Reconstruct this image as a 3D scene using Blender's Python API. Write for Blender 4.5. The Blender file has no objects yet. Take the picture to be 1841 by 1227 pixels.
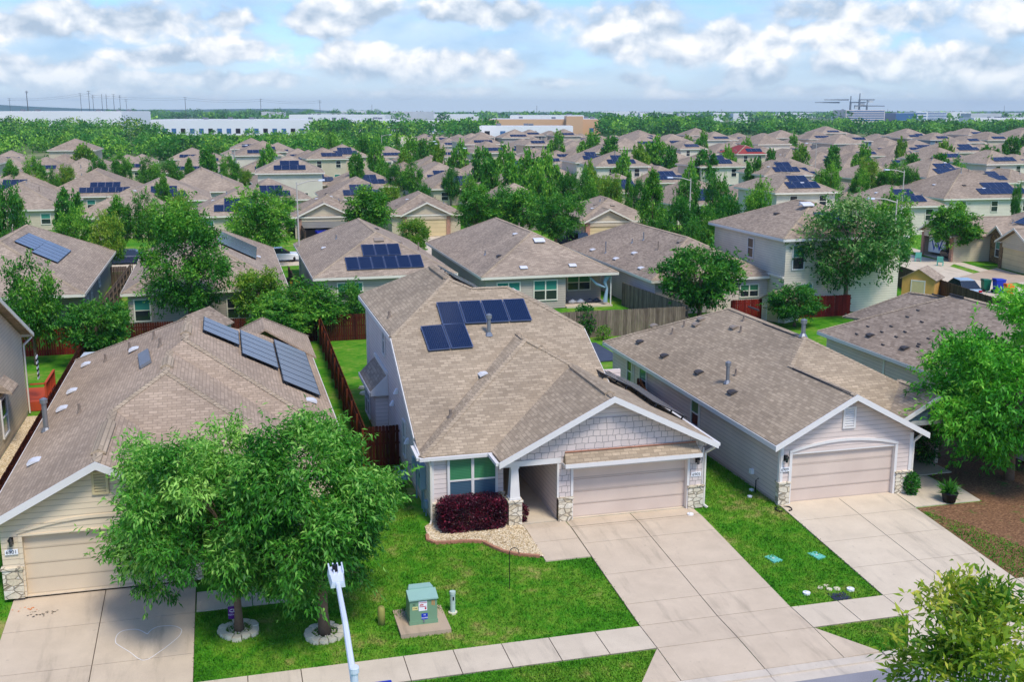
import bpy, math, random
import numpy as np
from math import radians as R, sin, cos, pi, sqrt, floor
from mathutils import Vector, Matrix
random.seed(7); rng = np.random.default_rng(7)
SC = bpy.context.scene; COL = SC.collection
# ---------------------------------------------------------------- camera model (38 mm lens on 36 mm, 15.6 m up)
W, H, F, CH = 1841, 1227, 1950., 15.6
yaw, pit = R(14.8), R(12.04)
FW = np.array([sin(yaw)*cos(pit), cos(yaw)*cos(pit), -sin(pit)])
RT = np.array([cos(yaw), -sin(yaw), 0.]); UP = np.cross(RT, FW)
O3 = np.array([0, 0, CH])
def ray(x, y): return (x-W/2)*RT-(y-H/2)*UP+F*FW
def gp(x, y, z=0.):                       # where the sight line meets height z
    d = ray(x, y); return O3+d*((z-CH)/d[2])
def gX(x, y, X): d = ray(x, y); return O3+d*(X/d[0])
def gY(x, y, Y): d = ray(x, y); return O3+d*(Y/d[1])
def gpl(x, y, p0, n):
    d = ray(x, y); return O3+d*(np.dot(np.array(p0)-O3, n)/np.dot(d, n))
def prj(p):
    d = np.array(p)-O3; return (W/2+F*(d@RT)/(d@FW), H/2-F*(d@UP)/(d@FW))
def plane(a, b, c):
    a, b, c = map(np.array, (a, b, c)); n = np.cross(b-a, c-a); n = n/np.linalg.norm(n)
    return (a, n if n[2] > 0 else -n)
def gz(y):                                # terrain: level house pads, front yards fall to the street
    if y >= 37.2: return -.03
    if y >= 30: return -.03-.59*(37.2-y)/7.2
    return -.62-.02*(30-y) if y >= 28.5 else -.65-.09*min(1, (28.5-y)/1.5)
def gp_t(x, y):
    p = gp(x, y, 0)
    for _ in range(6): p = gp(x, y, gz(p[1]))
    return p
cam = bpy.data.objects.new('camera', bpy.data.cameras.new('camera')); COL.objects.link(cam)
cam.data.sensor_width = 36; cam.data.lens = 36*F/W; cam.data.clip_start = .2; cam.data.clip_end = 40000
M3 = Matrix((RT, UP, -FW)).transposed()
cam.matrix_world = Matrix.Translation(O3)@M3.to_4x4(); SC.camera = cam
# ---------------------------------------------------------------- materials
def lin(r, g, b): return tuple(((c/255)/12.92 if c/255 <= .04045 else ((c/255+.055)/1.055)**2.4) for c in (r, g, b))+(1,)
class NT:
    def __init__(s, name):
        s.m = bpy.data.materials.new(name); s.m.use_nodes = True; s.t = s.m.node_tree; s.t.nodes.clear()
        s.out = s.n('OutputMaterial')
    def n(s, typ, **k):
        nd = s.t.nodes.new('ShaderNode'+typ)
        for a, v in k.items(): setattr(nd, a, v)
        return nd
    def l(s, a, b): s.t.links.new(a, b)
    def inp(s, sock, v):
        if hasattr(v, 'is_linked'): s.l(v, sock)
        else: sock.default_value = v
    def math(s, op, a, b=0., c=None, clamp=False):
        nd = s.n('Math', operation=op, use_clamp=clamp); s.inp(nd.inputs[0], a); s.inp(nd.inputs[1], b)
        if c is not None: s.inp(nd.inputs[2], c)
        return nd.outputs[0]
    def vm(s, op, a, b=None):
        nd = s.n('VectorMath', operation=op); s.inp(nd.inputs[0], a)
        if b is not None: s.inp(nd.inputs[1], b)
        return nd.outputs['Value'] if op in ('DOT_PRODUCT', 'LENGTH') else nd.outputs['Vector']
    def noise(s, vec, scale, detail=3, rough=.5):
        nd = s.n('TexNoise'); nd.inputs['Scale'].default_value = scale; nd.inputs['Detail'].default_value = detail
        nd.inputs['Roughness'].default_value = rough
        if vec is not None: s.l(vec, nd.inputs['Vector'])
        return nd.outputs['Fac']
    def ramp(s, fac, stops):
        nd = s.n('ValToRGB'); s.l(fac, nd.inputs[0]); e = nd.color_ramp.elements
        while len(e) < len(stops): e.new(.5)
        for i, (p, c) in enumerate(stops):
            e[i].position = p; e[i].color = c if len(c) == 4 else tuple(c)+(1,)
        return nd.outputs['Color']
    def mix(s, fac, a, b, mode='MIX'):
        nd = s.n('MixRGB', blend_type=mode); s.inp(nd.inputs[0], fac); s.inp(nd.inputs[1], a); s.inp(nd.inputs[2], b)
        return nd.outputs[0]
    def smooth(s, v, a, b):
        nd = s.n('MapRange', interpolation_type='SMOOTHSTEP'); s.l(v, nd.inputs[0]); nd.inputs[1].default_value = a; nd.inputs[2].default_value = b
        return nd.outputs[0]
    def pos(s): return s.n('NewGeometry').outputs['Position']
    def obj(s): return s.n('TexCoord').outputs['Object']
    def done(s, color, rough=.8, bump=None, bs=.3, bd=.02, spec=.3, metal=0.):
        p = s.n('BsdfPrincipled'); s.inp(p.inputs['Base Color'], color); s.inp(p.inputs['Roughness'], rough)
        p.inputs['Specular IOR Level'].default_value = spec; p.inputs['Metallic'].default_value = metal
        if bump is not None:
            b = s.n('Bump'); b.inputs['Strength'].default_value = bs; b.inputs['Distance'].default_value = bd
            s.l(bump, b.inputs['Height']); s.l(b.outputs[0], p.inputs['Normal'])
        s.l(p.outputs[0], s.out.inputs[0]); return s.m
def plain(name, c, rough=.6, spec=.3, metal=0., var=.12, scale=3.):
    t = NT(name); n = t.noise(t.pos(), scale, 4)
    f = t.math('MULTIPLY_ADD', n, var*2, 1-var)
    m = t.mix(1., c, f, 'MULTIPLY')
    return t.done(m, rough, spec=spec, metal=metal)
def slope_uv(t):                         # course coordinates on any pitched face: u level, v up the slope
    g = t.n('NewGeometry'); N = g.outputs['True Normal']; P = g.outputs['Position']
    T = t.vm('NORMALIZE', t.vm('CROSS_PRODUCT', N, (0, 0, 1))); B = t.vm('CROSS_PRODUCT', N, T)
    c = t.n('CombineXYZ'); t.l(t.vm('DOT_PRODUCT', P, T), c.inputs[0]); t.l(t.vm('DOT_PRODUCT', P, B), c.inputs[1])
    return c.outputs[0], P
def brick(t, vec, c1, c2, mort, bw, rh, ms=.01, off=.5, smooth=.1, bias=0.):
    b = t.n('TexBrick', offset=off); t.l(vec, b.inputs['Vector'])
    b.inputs['Color1'].default_value = c1; b.inputs['Color2'].default_value = c2; b.inputs['Mortar'].default_value = mort
    b.inputs['Scale'].default_value = 1; b.inputs['Mortar Size'].default_value = ms; b.inputs['Mortar Smooth'].default_value = smooth
    b.inputs['Brick Width'].default_value = bw; b.inputs['Row Height'].default_value = rh; b.inputs['Bias'].default_value = bias
    return b
def shingle(name, c1, c2, bw=.34, rh=.155, contrast=.6, ms=.014):
    t = NT(name); uv, P = slope_uv(t)
    b = brick(t, uv, c1, c2, tuple(x*contrast for x in c1[:3])+(1,), bw, rh, ms)
    n = t.noise(P, .35, 5); n2 = t.noise(P, 9., 3)
    col = t.mix(1., b.outputs['Color'], t.ramp(n, [(.3, (.84, .83, .83)), (.7, (1.12, 1.1, 1.08))]), 'MULTIPLY')
    col = t.mix(1., col, t.ramp(n2, [(.3, (.92, .92, .92)), (.7, (1.08, 1.08, 1.08))]), 'MULTIPLY')
    return t.done(col, .92, bump=b.outputs['Fac'], bs=-.6, bd=.012, spec=.15)
def siding(name, c, lap=.19, lap_shade=.6):
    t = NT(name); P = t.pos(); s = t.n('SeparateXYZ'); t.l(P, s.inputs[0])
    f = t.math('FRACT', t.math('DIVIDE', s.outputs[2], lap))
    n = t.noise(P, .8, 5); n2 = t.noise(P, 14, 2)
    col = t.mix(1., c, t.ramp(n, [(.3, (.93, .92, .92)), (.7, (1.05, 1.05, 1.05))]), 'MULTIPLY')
    col = t.mix(t.math('MULTIPLY', t.math('LESS_THAN', f, .1), lap_shade), col, tuple(x*.35 for x in c[:3])+(1,))  # darker band paints in the shadow line at each lap and door seam
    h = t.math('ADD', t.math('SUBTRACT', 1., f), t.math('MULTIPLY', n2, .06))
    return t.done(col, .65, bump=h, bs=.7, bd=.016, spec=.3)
def shakes(name, c):
    t = NT(name); P = t.pos(); s = t.n('SeparateXYZ'); t.l(P, s.inputs[0])
    cb = t.n('CombineXYZ'); nz = t.math('MULTIPLY_ADD', t.noise(P, 1.6, 2), .22, t.math('ADD', s.outputs[0], s.outputs[1]))
    t.l(nz, cb.inputs[0]); t.l(t.math('MULTIPLY_ADD', t.noise(P, 3., 1), .1, s.outputs[2]), cb.inputs[1])
    b = brick(t, cb.outputs[0], c, tuple(x*.9 for x in c[:3])+(1,), tuple(x*.42 for x in c[:3])+(1,), .27, .24, .012, .37)
    b.squash = 1.35; b.squash_frequency = 3
    return t.done(b.outputs['Color'], .7, bump=b.outputs['Fac'], bs=-.8, bd=.02)
def stone(name, c1, c2, mort, sc=3.2):
    t = NT(name); P = t.pos(); v = t.n('TexVoronoi', feature='DISTANCE_TO_EDGE'); v.inputs['Scale'].default_value = sc
    P2 = t.vm('MULTIPLY', P, (1, 1, 1.7)); t.l(P2, v.inputs['Vector'])
    v2 = t.n('TexVoronoi'); v2.inputs['Scale'].default_value = sc; t.l(P2, v2.inputs['Vector'])
    s = t.n('SeparateColor'); t.l(v2.outputs['Color'], s.inputs[0])
    col = t.mix(s.outputs[0], c1, c2)
    col = t.mix(1., col, t.ramp(t.noise(P, 12, 4), [(.3, (.8, .8, .8)), (.7, (1.1, 1.1, 1.1))]), 'MULTIPLY')
    e = t.smooth(v.outputs['Distance'], .02, .07)
    return t.done(t.mix(e, mort, col), .9, bump=e, bs=.9, bd=.04)
def concrete(name, c, dirt=1.):
    t = NT(name); P = t.pos()
    col = t.mix(1., c, t.ramp(t.noise(P, 1.1, 6, .6), [(.32, (.92, .91, .9)), (.66, (1.05, 1.045, 1.04))]), 'MULTIPLY')
    st = t.vm('MULTIPLY', P, (1.1, .16, 1))
    col = t.mix(t.math('MULTIPLY', t.smooth(t.noise(st, 1.3, 6, .65), .52, .74), .55*dirt), col, tuple(x*.52 for x in c[:3])+(1,))
    sp = t.smooth(t.noise(P, 5., 3, .6), .67, .74)
    col = t.mix(t.math('MULTIPLY', sp, .35*dirt), col, tuple(x*.55 for x in c[:3])+(1,))
    n = t.noise(P, 60, 2)
    col = t.mix(1., col, t.ramp(n, [(.3, (.93, .93, .93)), (.7, (1.06, 1.06, 1.06))]), 'MULTIPLY')
    return t.done(col, .9, bump=n, bs=.15, bd=.005)
def lawn_color(t, P):
    n1 = t.noise(P, .33, 5, .62); n2 = t.noise(P, 2.2, 4, .6); n3 = t.noise(P, 21., 3)
    f = t.math('MULTIPLY_ADD', n2, .45, t.math('MULTIPLY', n1, .75))
    c = t.ramp(f, [(.40, lin(46, 106, 18)), (.54, lin(74, 138, 28)), (.66, lin(108, 150, 44)), (.78, lin(164, 156, 92))])
    return t.mix(1., c, t.ramp(n3, [(.3, (.84, .86, .82)), (.7, (1.12, 1.12, 1.08))]), 'MULTIPLY')
def ground_mat():
    t = NT('grass_ground'); P = t.pos(); c = lawn_color(t, P)
    s = t.n('SeparateXYZ'); t.l(P, s.inputs[0])
    far = t.smooth(s.outputs[1], 230, 330)
    fc = t.ramp(t.noise(P, .012, 6, .6), [(.35, lin(62, 96, 48)), (.5, lin(96, 116, 62)), (.62, lin(150, 146, 110)), (.75, lin(80, 104, 60))])
    c = t.mix(far, c, fc)
    return t.done(c, .95, bump=t.noise(P, 30, 4), bs=.6, bd=.05, spec=.1)
def leafmat(name, dark, mid, light, trans=.32):
    t = NT(name); a = t.n('Attribute'); a.attribute_name = 'tint'
    ri = t.n('ObjectInfo').outputs['Random']
    fac = t.math('ADD', a.outputs['Fac'], t.math('MULTIPLY_ADD', ri, .16, -.08))
    c = t.ramp(fac, [(.05, dark), (.5, mid), (.95, light)])
    d = t.n('BsdfPrincipled'); t.l(c, d.inputs['Base Color']); d.inputs['Roughness'].default_value = .5; d.inputs['Specular IOR Level'].default_value = .35
    tr = t.n('BsdfTranslucent'); t.l(t.mix(1., c, (1.15, 1.2, .6, 1), 'MULTIPLY'), tr.inputs[0])
    m = t.n('MixShader'); m.inputs[0].default_value = trans; t.l(d.outputs[0], m.inputs[1]); t.l(tr.outputs[0], m.inputs[2])
    t.l(m.outputs[0], t.out.inputs[0]); return t.m
def glass(name, c, rough=.08):
    t = NT(name); return t.done(c, rough, spec=.9)
def blinds(name, c):
    t = NT(name); P = t.pos(); s = t.n('SeparateXYZ'); t.l(P, s.inputs[0])
    f = t.math('FRACT', t.math('DIVIDE', s.outputs[2], .062))
    col = t.mix(t.math('MULTIPLY', t.math('LESS_THAN', f, .28), .55), c, tuple(x*.4 for x in c[:3])+(1,))
    return t.done(col, .12, spec=.8)
def panelmat(name, c, line):
    t = NT(name); s = t.n('SeparateXYZ'); t.l(t.obj(), s.inputs[0])
    f = t.math('FRACT', t.math('DIVIDE', s.outputs[0], .085)); g = t.math('FRACT', t.math('DIVIDE', s.outputs[1], .162))
    e = t.math('MAXIMUM', t.math('MULTIPLY', t.math('LESS_THAN', f, .2), 1. if 'navy' in name else .3), t.math('MULTIPLY', t.math('LESS_THAN', g, .07), .5))
    col = t.mix(t.math('MULTIPLY', e, .55), c, line)
    return t.done(col, .12 if 'navy' in name else .22, spec=.6 if 'navy' in name else .9)
def fence_mat(name, c1, c2):
    t = NT(name); g = t.n('NewGeometry'); P = g.outputs['Position']
    col = t.mix(g.outputs['Random Per Island'], c1, c2)
    col = t.mix(1., col, t.ramp(t.noise(t.vm('MULTIPLY', P, (6, 6, .7)), 2., 5), [(.3, (.62, .62, .62)), (.72, (1.2, 1.2, 1.2))]), 'MULTIPLY')
    return t.done(col, .88, spec=.15)
def gravel_mat():
    t = NT('pea_gravel'); P = t.pos(); v = t.n('TexVoronoi'); v.inputs['Scale'].default_value = 26; t.l(P, v.inputs['Vector'])
    s = t.n('SeparateColor'); t.l(v.outputs['Color'], s.inputs[0])
    c = t.ramp(s.outputs[0], [(.0, lin(130, 108, 76)), (.3, lin(196, 170, 126)), (.6, lin(222, 200, 160)), (1., lin(238, 224, 196))])
    return t.done(c, .9, bump=v.outputs['Distance'], bs=-1., bd=.05)
def mulch_mat():
    t = NT('dry_mulch'); P = t.pos(); n = t.noise(P, 1., 6, .7); n2 = t.noise(t.vm('MULTIPLY', P, (1, 2.2, 1)), 9, 4, .7)
    c = t.ramp(n2, [(.3, lin(70, 46, 30)), (.5, lin(124, 88, 60)), (.7, lin(178, 138, 98))])
    g = t.smooth(n, .56, .63)
    return t.done(t.mix(t.math('MULTIPLY', g, .8), c, lin(70, 112, 34)), .95, bump=n2, bs=.8, bd=.04)
def asphalt_mat():
    t = NT('worn_asphalt'); P = t.pos()
    c = t.mix(1., lin(150, 148, 152), t.ramp(t.noise(P, .5, 5), [(.3, (.84, .84, .84)), (.7, (1.08, 1.08, 1.08))]), 'MULTIPLY')
    n = t.noise(P, 45, 3, .7)
    c = t.mix(1., c, t.ramp(n, [(.35, (.72, .72, .72)), (.65, (1.2, 1.2, 1.2))]), 'MULTIPLY')
    cr = t.n('TexVoronoi', feature='DISTANCE_TO_EDGE'); cr.inputs['Scale'].default_value = .22
    t.l(t.vm('ADD', P, t.vm('SCALE', t.n('TexNoise').outputs['Color'])), cr.inputs['Vector'])
    return t.done(c, .93, bump=n, bs=.4, bd=.01)
m = {}
m['trim'] = plain('white_trim_paint', lin(228, 223, 216), .5, var=.05)
m['trim_w'] = plain('cream_trim_paint', lin(232, 224, 206), .5, var=.05)
m['sh_main'] = shingle('tan_shingles', lin(186, 167, 141), lin(156, 139, 116))
m['sh_6901'] = shingle('pinkish_tan_shingles', lin(190, 168, 144), lin(166, 146, 124))
m['sh_mid'] = shingle('brown_mix_shingles', lin(182, 164, 143), lin(148, 132, 115), contrast=.6)
m['sh_mid2'] = shingle('taupe_shingles', lin(176, 158, 138), lin(140, 124, 107), contrast=.6)
m['sh_red'] = plain('red_roofing', lin(150, 62, 58), .8)
m['cap'] = shingle('hip_cap_shingles', lin(190, 171, 145), lin(168, 150, 126), 2., .16, .55, .02)
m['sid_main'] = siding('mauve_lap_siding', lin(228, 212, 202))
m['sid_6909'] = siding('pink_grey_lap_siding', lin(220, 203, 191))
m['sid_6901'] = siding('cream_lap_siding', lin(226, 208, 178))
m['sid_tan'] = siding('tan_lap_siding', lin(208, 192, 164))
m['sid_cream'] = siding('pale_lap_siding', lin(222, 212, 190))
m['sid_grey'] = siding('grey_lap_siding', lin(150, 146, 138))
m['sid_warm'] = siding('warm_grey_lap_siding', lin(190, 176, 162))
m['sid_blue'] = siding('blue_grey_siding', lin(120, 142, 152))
m['shake'] = shakes('mauve_shakes', lin(220, 205, 196))
m['shake_b'] = shakes('blue_shakes', lin(104, 128, 142))
m['stone'] = stone('limestone_veneer', lin(236, 226, 204), lin(214, 198, 166), lin(166, 152, 130))
m['stone_b'] = stone('brown_ledgestone', lin(176, 146, 104), lin(120, 96, 70), lin(90, 76, 60), 3.6)
t = NT('red_brick'); P = t.pos(); s = t.n('SeparateXYZ'); t.l(P, s.inputs[0]); cb = t.n('CombineXYZ'); t.l(t.math('ADD', s.outputs[0], s.outputs[1]), cb.inputs[0]); t.l(s.outputs[2], cb.inputs[1])
m['brick'] = t.done(brick(t, cb.outputs[0], lin(176, 104, 74), lin(140, 84, 64), lin(200, 186, 168), .22, .075, .01).outputs['Color'], .9)
m['conc'] = concrete('driveway_concrete', lin(208, 189, 163))
m['conc2'] = concrete('pale_concrete', lin(213, 197, 172), 1.1)
m['conc_d'] = concrete('stained_concrete', lin(190, 168, 142), 1.3)
m['kerb'] = concrete('kerb_concrete', lin(210, 197, 178), 1.1)
m['joint'] = plain('joint_dirt', lin(92, 80, 66), .95)
m['found'] = concrete('foundation_concrete', lin(196, 184, 168))
m['asph'] = asphalt_mat(); m['grass'] = ground_mat(); m['gravel'] = gravel_mat(); m['mulch'] = mulch_mat()
m['door'] = siding('garage_door_paint', lin(214, 195, 178), .53, .35)
m['door2'] = siding('cream_garage_door_paint', lin(218, 199, 170), .53, .3)
m['door3'] = siding('tan_garage_door_paint', lin(216, 196, 150), .53, .3)
m['dark'] = plain('black_shade_and_doors', (.012, .012, .014, 1), .9)  # near-black, for the painted garage shade and the dark dock doors
m['glass'] = glass('dark_window_glass', (.02, .028, .035, 1)); m['glass_t'] = blinds('teal_window_blinds', lin(60, 140, 124))
m['glass_g'] = blinds('green_window_blinds', lin(72, 138, 96)); m['glass_d'] = blinds('blue_window_blinds', lin(76, 104, 122))  # lower panes have blinds of a duller blue
m['pan'] = panelmat('navy_solar_cells', (.006, .014, .045, 1), (.03, .05, .11, 1))
m['pan_g'] = panelmat('glare_grey_solar_cells', lin(96, 94, 100), lin(70, 70, 78))  # black cells, base colour lightened to paint in low-angle sky glare
m['pan_k'] = panelmat('black_roof_cells', (.01, .011, .018, 1), (.03, .033, .045, 1))
m['panframe'] = plain('panel_frame_metal', lin(96, 110, 140), .4, metal=.4)
m['panframe_k'] = plain('black_panel_frame', lin(30, 32, 38), .4)
m['pipe'] = plain('galvanised_flue', lin(150, 152, 154), .4, metal=.6); m['pvc'] = plain('painted_vent_pipe', lin(136, 122, 108), .7)
m['vent'] = plain('tan_roof_vent_metal', lin(150, 136, 120), .6); m['vent_k'] = plain('dark_roof_vent_metal', lin(72, 68, 66), .6)
m['flash'] = plain('white_roof_dome', lin(220, 220, 220), .5)
m['f_brown'] = fence_mat('stained_brown_pickets', lin(88, 40, 24), lin(62, 28, 18))
m['f_red'] = fence_mat('red_stained_pickets', lin(138, 42, 32), lin(108, 32, 26))
m['f_rust'] = fence_mat('rust_stained_pickets', lin(132, 66, 36), lin(104, 48, 28))
m['f_grey'] = fence_mat('weathered_grey_pickets', lin(146, 128, 110), lin(108, 92, 80))
m['f_dark'] = fence_mat('dark_weathered_pickets', lin(112, 92, 78), lin(84, 68, 58))
m['deck'] = plain('orange_deck_stain', lin(190, 78, 44), .7)
m['green'] = plain('transformer_green', lin(120, 156, 122), .5, var=.06); m['green_l'] = plain('transformer_lid_green', lin(150, 186, 172), .45, var=.05)
m['white'] = plain('white_plastic', lin(240, 240, 240), .5, var=.03); m['black'] = plain('black_paint', (.01, .01, .011, 1), .5)
m['yel'] = plain('yellow_sticker', lin(226, 214, 140), .6); m['red'] = plain('red_paint', lin(186, 40, 44), .5); m['orange'] = plain('orange_plastic', lin(236, 128, 30), .5)
m['blue'] = plain('blue_plastic', lin(28, 58, 176), .45); m['bing'] = plain('green_plastic', lin(24, 104, 78), .5); m['purple'] = plain('purple_board', lin(92, 30, 122), .5)
m['olive'] = plain('olive_plastic', lin(164, 158, 84), .6); m['pgrey'] = plain('pale_green_plastic', lin(188, 206, 192), .6)
m['meter'] = plain('grey_meter_metal', lin(140, 168, 186), .4, metal=.2); m['teal'] = plain('teal_valve_lid', lin(110, 196, 176), .6)
m['pole'] = plain('white_lamp_metal', lin(214, 220, 232), .35, var=.04); m['polec'] = plain('concrete_lamp_post', lin(190, 184, 172), .7)
m['woodpole'] = plain('weathered_pole', lin(88, 84, 82), .8); m['steel'] = plain('grey_steel', lin(120, 124, 130), .5)
m['bark'] = plain('grey_bark', lin(120, 98, 78), .95, var=.4, scale=9); m['bark_d'] = plain('dark_bark', lin(84, 68, 54), .95, var=.4, scale=8)
m['chalk'] = plain('white_chalk', lin(232, 226, 220), .95); m['rock'] = plain('pale_limestone_rocks', lin(222, 212, 182), .95, var=.2, scale=6)
m['edging'] = plain('pink_brick_edging', lin(176, 124, 96), .9, var=.25, scale=7); m['sheetm'] = plain('pale_metal_sheet', lin(206, 212, 212), .35)
m['tarp'] = plain('dark_tarp', lin(70, 78, 92), .6, var=.3); m['cloth'] = plain('white_cloth', lin(220, 222, 224), .8)
m['warew'] = plain('white_tilt_wall', lin(240, 238, 234), .7, var=.06, scale=.05); m['waret'] = plain('tan_tilt_wall', lin(222, 178, 136), .7, var=.08, scale=.05)
m['roofw'] = plain('pale_flat_roof', lin(206, 206, 204), .8, scale=.1); m['bglass'] = plain('blue_curtain_wall', lin(70, 112, 156), .3)
m['stoneyel'] = plain('tan_gable', lin(214, 196, 150), .8); m['shedw'] = plain('pine_shed_boards', lin(214, 166, 92), .8)
m['hill'] = plain('far_hill', lin(70, 100, 84), .95, var=.3, scale=.004)
L_ash = leafmat('ash_leaves', lin(38, 104, 26), lin(86, 160, 48), lin(182, 228, 114))
L_right = leafmat('bright_oak_leaves', lin(40, 116, 24), lin(94, 184, 46), lin(166, 224, 84))
L_yel = leafmat('yellow_green_leaves', lin(66, 120, 24), lin(150, 178, 46), lin(224, 214, 90))
L_mid = leafmat('green_leaves', lin(31, 91, 22), lin(73, 147, 39), lin(159, 207, 72))
L_dark = leafmat('dark_green_leaves', lin(25, 86, 26), lin(58, 132, 40), lin(124, 178, 63))
L_lite = leafmat('light_green_leaves', lin(46, 104, 21), lin(101, 156, 40), lin(172, 191, 65))
L_fleck = leafmat('pale_flecked_leaves', lin(30, 92, 30), lin(76, 140, 54), lin(186, 206, 136))
L_pur = leafmat('purple_leaves', lin(40, 18, 28), lin(96, 30, 50), lin(186, 44, 76), .15)
t = NT('grass_blades'); at = t.n('Attribute'); at.attribute_name = 'tint'
bc = t.mix(1., lawn_color(t, t.pos()), t.ramp(at.outputs['Fac'], [(.1, (.72, .76, .7)), (.5, (1.08, 1.1, 1.05)), (.9, (1.5, 1.4, 1.3))]), 'MULTIPLY')
L_blade = t.done(bc, .7, spec=.2)
CAR = {k: plain('car_paint_'+k, c, .25, .6, var=.02) for k, c in dict(navy=lin(30, 44, 78), blue=lin(24, 40, 150), black=lin(22, 22, 34), silver=lin(170, 190, 206), white=lin(230, 232, 234)).items()}
m['tyre'] = plain('tyre_rubber', (.015, .015, .015, 1), .9)
m['tail'] = plain('red_tail_lamp', lin(170, 20, 24), .3); m['head'] = plain('clear_head_lamp', lin(220, 224, 228), .2)
# ---------------------------------------------------------------- geometry helpers
class MB:
    def __init__(s): s.v = []; s.f = []; s.mi = []
    def poly(s, pts, mi=0):
        k = len(s.v); s.v += [tuple(map(float, p)) for p in pts]; s.f.append(tuple(range(k, k+len(pts)))); s.mi.append(mi); return s
    def faces(s, vs, fs, mi=0):
        k = len(s.v); s.v += [tuple(map(float, p)) for p in vs]
        for f in fs: s.f.append(tuple(k+i for i in f)); s.mi.append(mi)
        return s
    def hexa(s, c, mi=0):                # eight corners: bottom ring then top ring
        return s.faces(c, [(3, 2, 1, 0), (4, 5, 6, 7), (0, 1, 5, 4), (1, 2, 6, 5), (2, 3, 7, 6), (3, 0, 4, 7)], mi)
    def box(s, x0, x1, y0, y1, z0, z1, mi=0):
        return s.hexa([(x0, y0, z0), (x1, y0, z0), (x1, y1, z0), (x0, y1, z0), (x0, y0, z1), (x1, y0, z1), (x1, y1, z1), (x0, y1, z1)], mi)
    def prism(s, pts, ext, mi=0):        # polygon pushed along ext
        a = [np.array(p, float) for p in pts]; b = [p+np.array(ext) for p in a]; n = len(a)
        return s.faces(a+b, [tuple(range(n))[::-1], tuple(range(n, 2*n))]+[(i, (i+1) % n, n+(i+1) % n, n+i) for i in range(n)], mi)
    def bar(s, p, q, w, h, up=(0, 0, 1), mi=0, lift=0.):
        p, q, up = np.array(p, float), np.array(q, float), np.array(up, float)
        d = (q-p)/np.linalg.norm(q-p); sd = np.cross(d, up); sd /= np.linalg.norm(sd); u = np.cross(sd, d)
        p = p+u*lift; q = q+u*lift; a = sd*w/2; b = u*h/2
        return s.hexa([p-a-b, p+a-b, q+a-b, q-a-b, p-a+b, p+a+b, q+a+b, q-a+b], mi)
    def tube(s, pts, rad, n=8, mi=0, cap=True):
        pts = [np.array(p, float) for p in pts]; k = len(s.v); rings = len(pts)
        for i, p in enumerate(pts):
            d = pts[min(i+1, rings-1)]-pts[max(i-1, 0)]; d = d/(np.linalg.norm(d)+1e-9)
            a = np.cross(d, (0, 0, 1) if abs(d[2]) < .9 else (1, 0, 0)); a /= np.linalg.norm(a); b = np.cross(d, a)
            r = rad[i] if hasattr(rad, '__len__') else rad
            for j in range(n): s.v.append(tuple(p+r*(cos(2*pi*j/n)*a+sin(2*pi*j/n)*b)))
        for i in range(rings-1):
            for j in range(n):
                s.f.append((k+i*n+j, k+i*n+(j+1) % n, k+(i+1)*n+(j+1) % n, k+(i+1)*n+j)); s.mi.append(mi)
        if cap:
            s.f.append(tuple(k+j for j in range(n))[::-1]); s.f.append(tuple(k+(rings-1)*n+j for j in range(n))); s.mi += [mi, mi]
        return s
    def slab(s, pts, th, mi=0):          # sheet with thickness straight down
        return s.prism([tuple(p) for p in pts], (0, 0, -th), mi)
    def build(s, name, mats, parent=None, org=(0, 0, 0), smooth=False):
        me = bpy.data.meshes.new(name); o = np.array(org, float)
        me.from_pydata([tuple(np.array(p)-o) for p in s.v] if np.any(o) else s.v, [], s.f)
        for x in (mats if isinstance(mats, (list, tuple)) else [mats]): me.materials.append(x)
        if len(me.materials) > 1: me.polygons.foreach_set('material_index', s.mi)
        if smooth: me.polygons.foreach_set('use_smooth', [True]*len(me.polygons))
        ob = bpy.data.objects.new(name, me); COL.objects.link(ob)
        if parent is not None: ob.parent = parent
        return ob
def build_each(mb, name, mats, parent=None, org=(0, 0, 0)):   # every loose piece becomes a part of its own
    par = list(range(len(mb.v)))
    def fd(i):
        while par[i] != i: par[i] = par[par[i]]; i = par[i]
        return i
    for f in mb.f:
        for q in f[1:]: par[fd(q)] = fd(f[0])
    gr = {}
    for f, k in zip(mb.f, mb.mi): gr.setdefault(fd(f[0]), []).append((f, k))
    for fs in gr.values():
        ix = {}; n = MB()
        for f, k in fs:
            for q in f:
                if q not in ix: ix[q] = len(n.v); n.v.append(mb.v[q])
            n.f.append(tuple(ix[q] for q in f)); n.mi.append(k)
        o = n.build(name, mats, parent, org)
    return o
def tag(o, label=None, cat=None, group=None, kind=None):
    for k, v in (('label', label), ('category', cat), ('group', group), ('kind', kind)):
        if v: o[k] = v
    return o
def thing(name, label, cat, loc=(0, 0, 0), rz=0., group=None):
    o = bpy.data.objects.new(name, None); COL.objects.link(o); o.location = loc; o.rotation_euler = (0, 0, rz); o.empty_display_size = .3
    return tag(o, label, cat, group)
def kids(o): return [c for c in bpy.data.objects if c.parent == o]
def copy_tree(o, loc, rz=None, scale=None):
    c = o.copy(); COL.objects.link(c); c.location = loc
    if rz is not None: c.rotation_euler = (0, 0, rz)
    if scale is not None: c.scale = scale
    for ch in KID.get(o.name, ()):
        d = ch.copy(); COL.objects.link(d); d.parent = c
        for g in KID.get(ch.name, ()):
            e = g.copy(); COL.objects.link(e); e.parent = d
    return c
KID = {}
def note_kids(o):
    KID[o.name] = kids(o)
    for c in KID[o.name]: KID[c.name] = kids(c)
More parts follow.
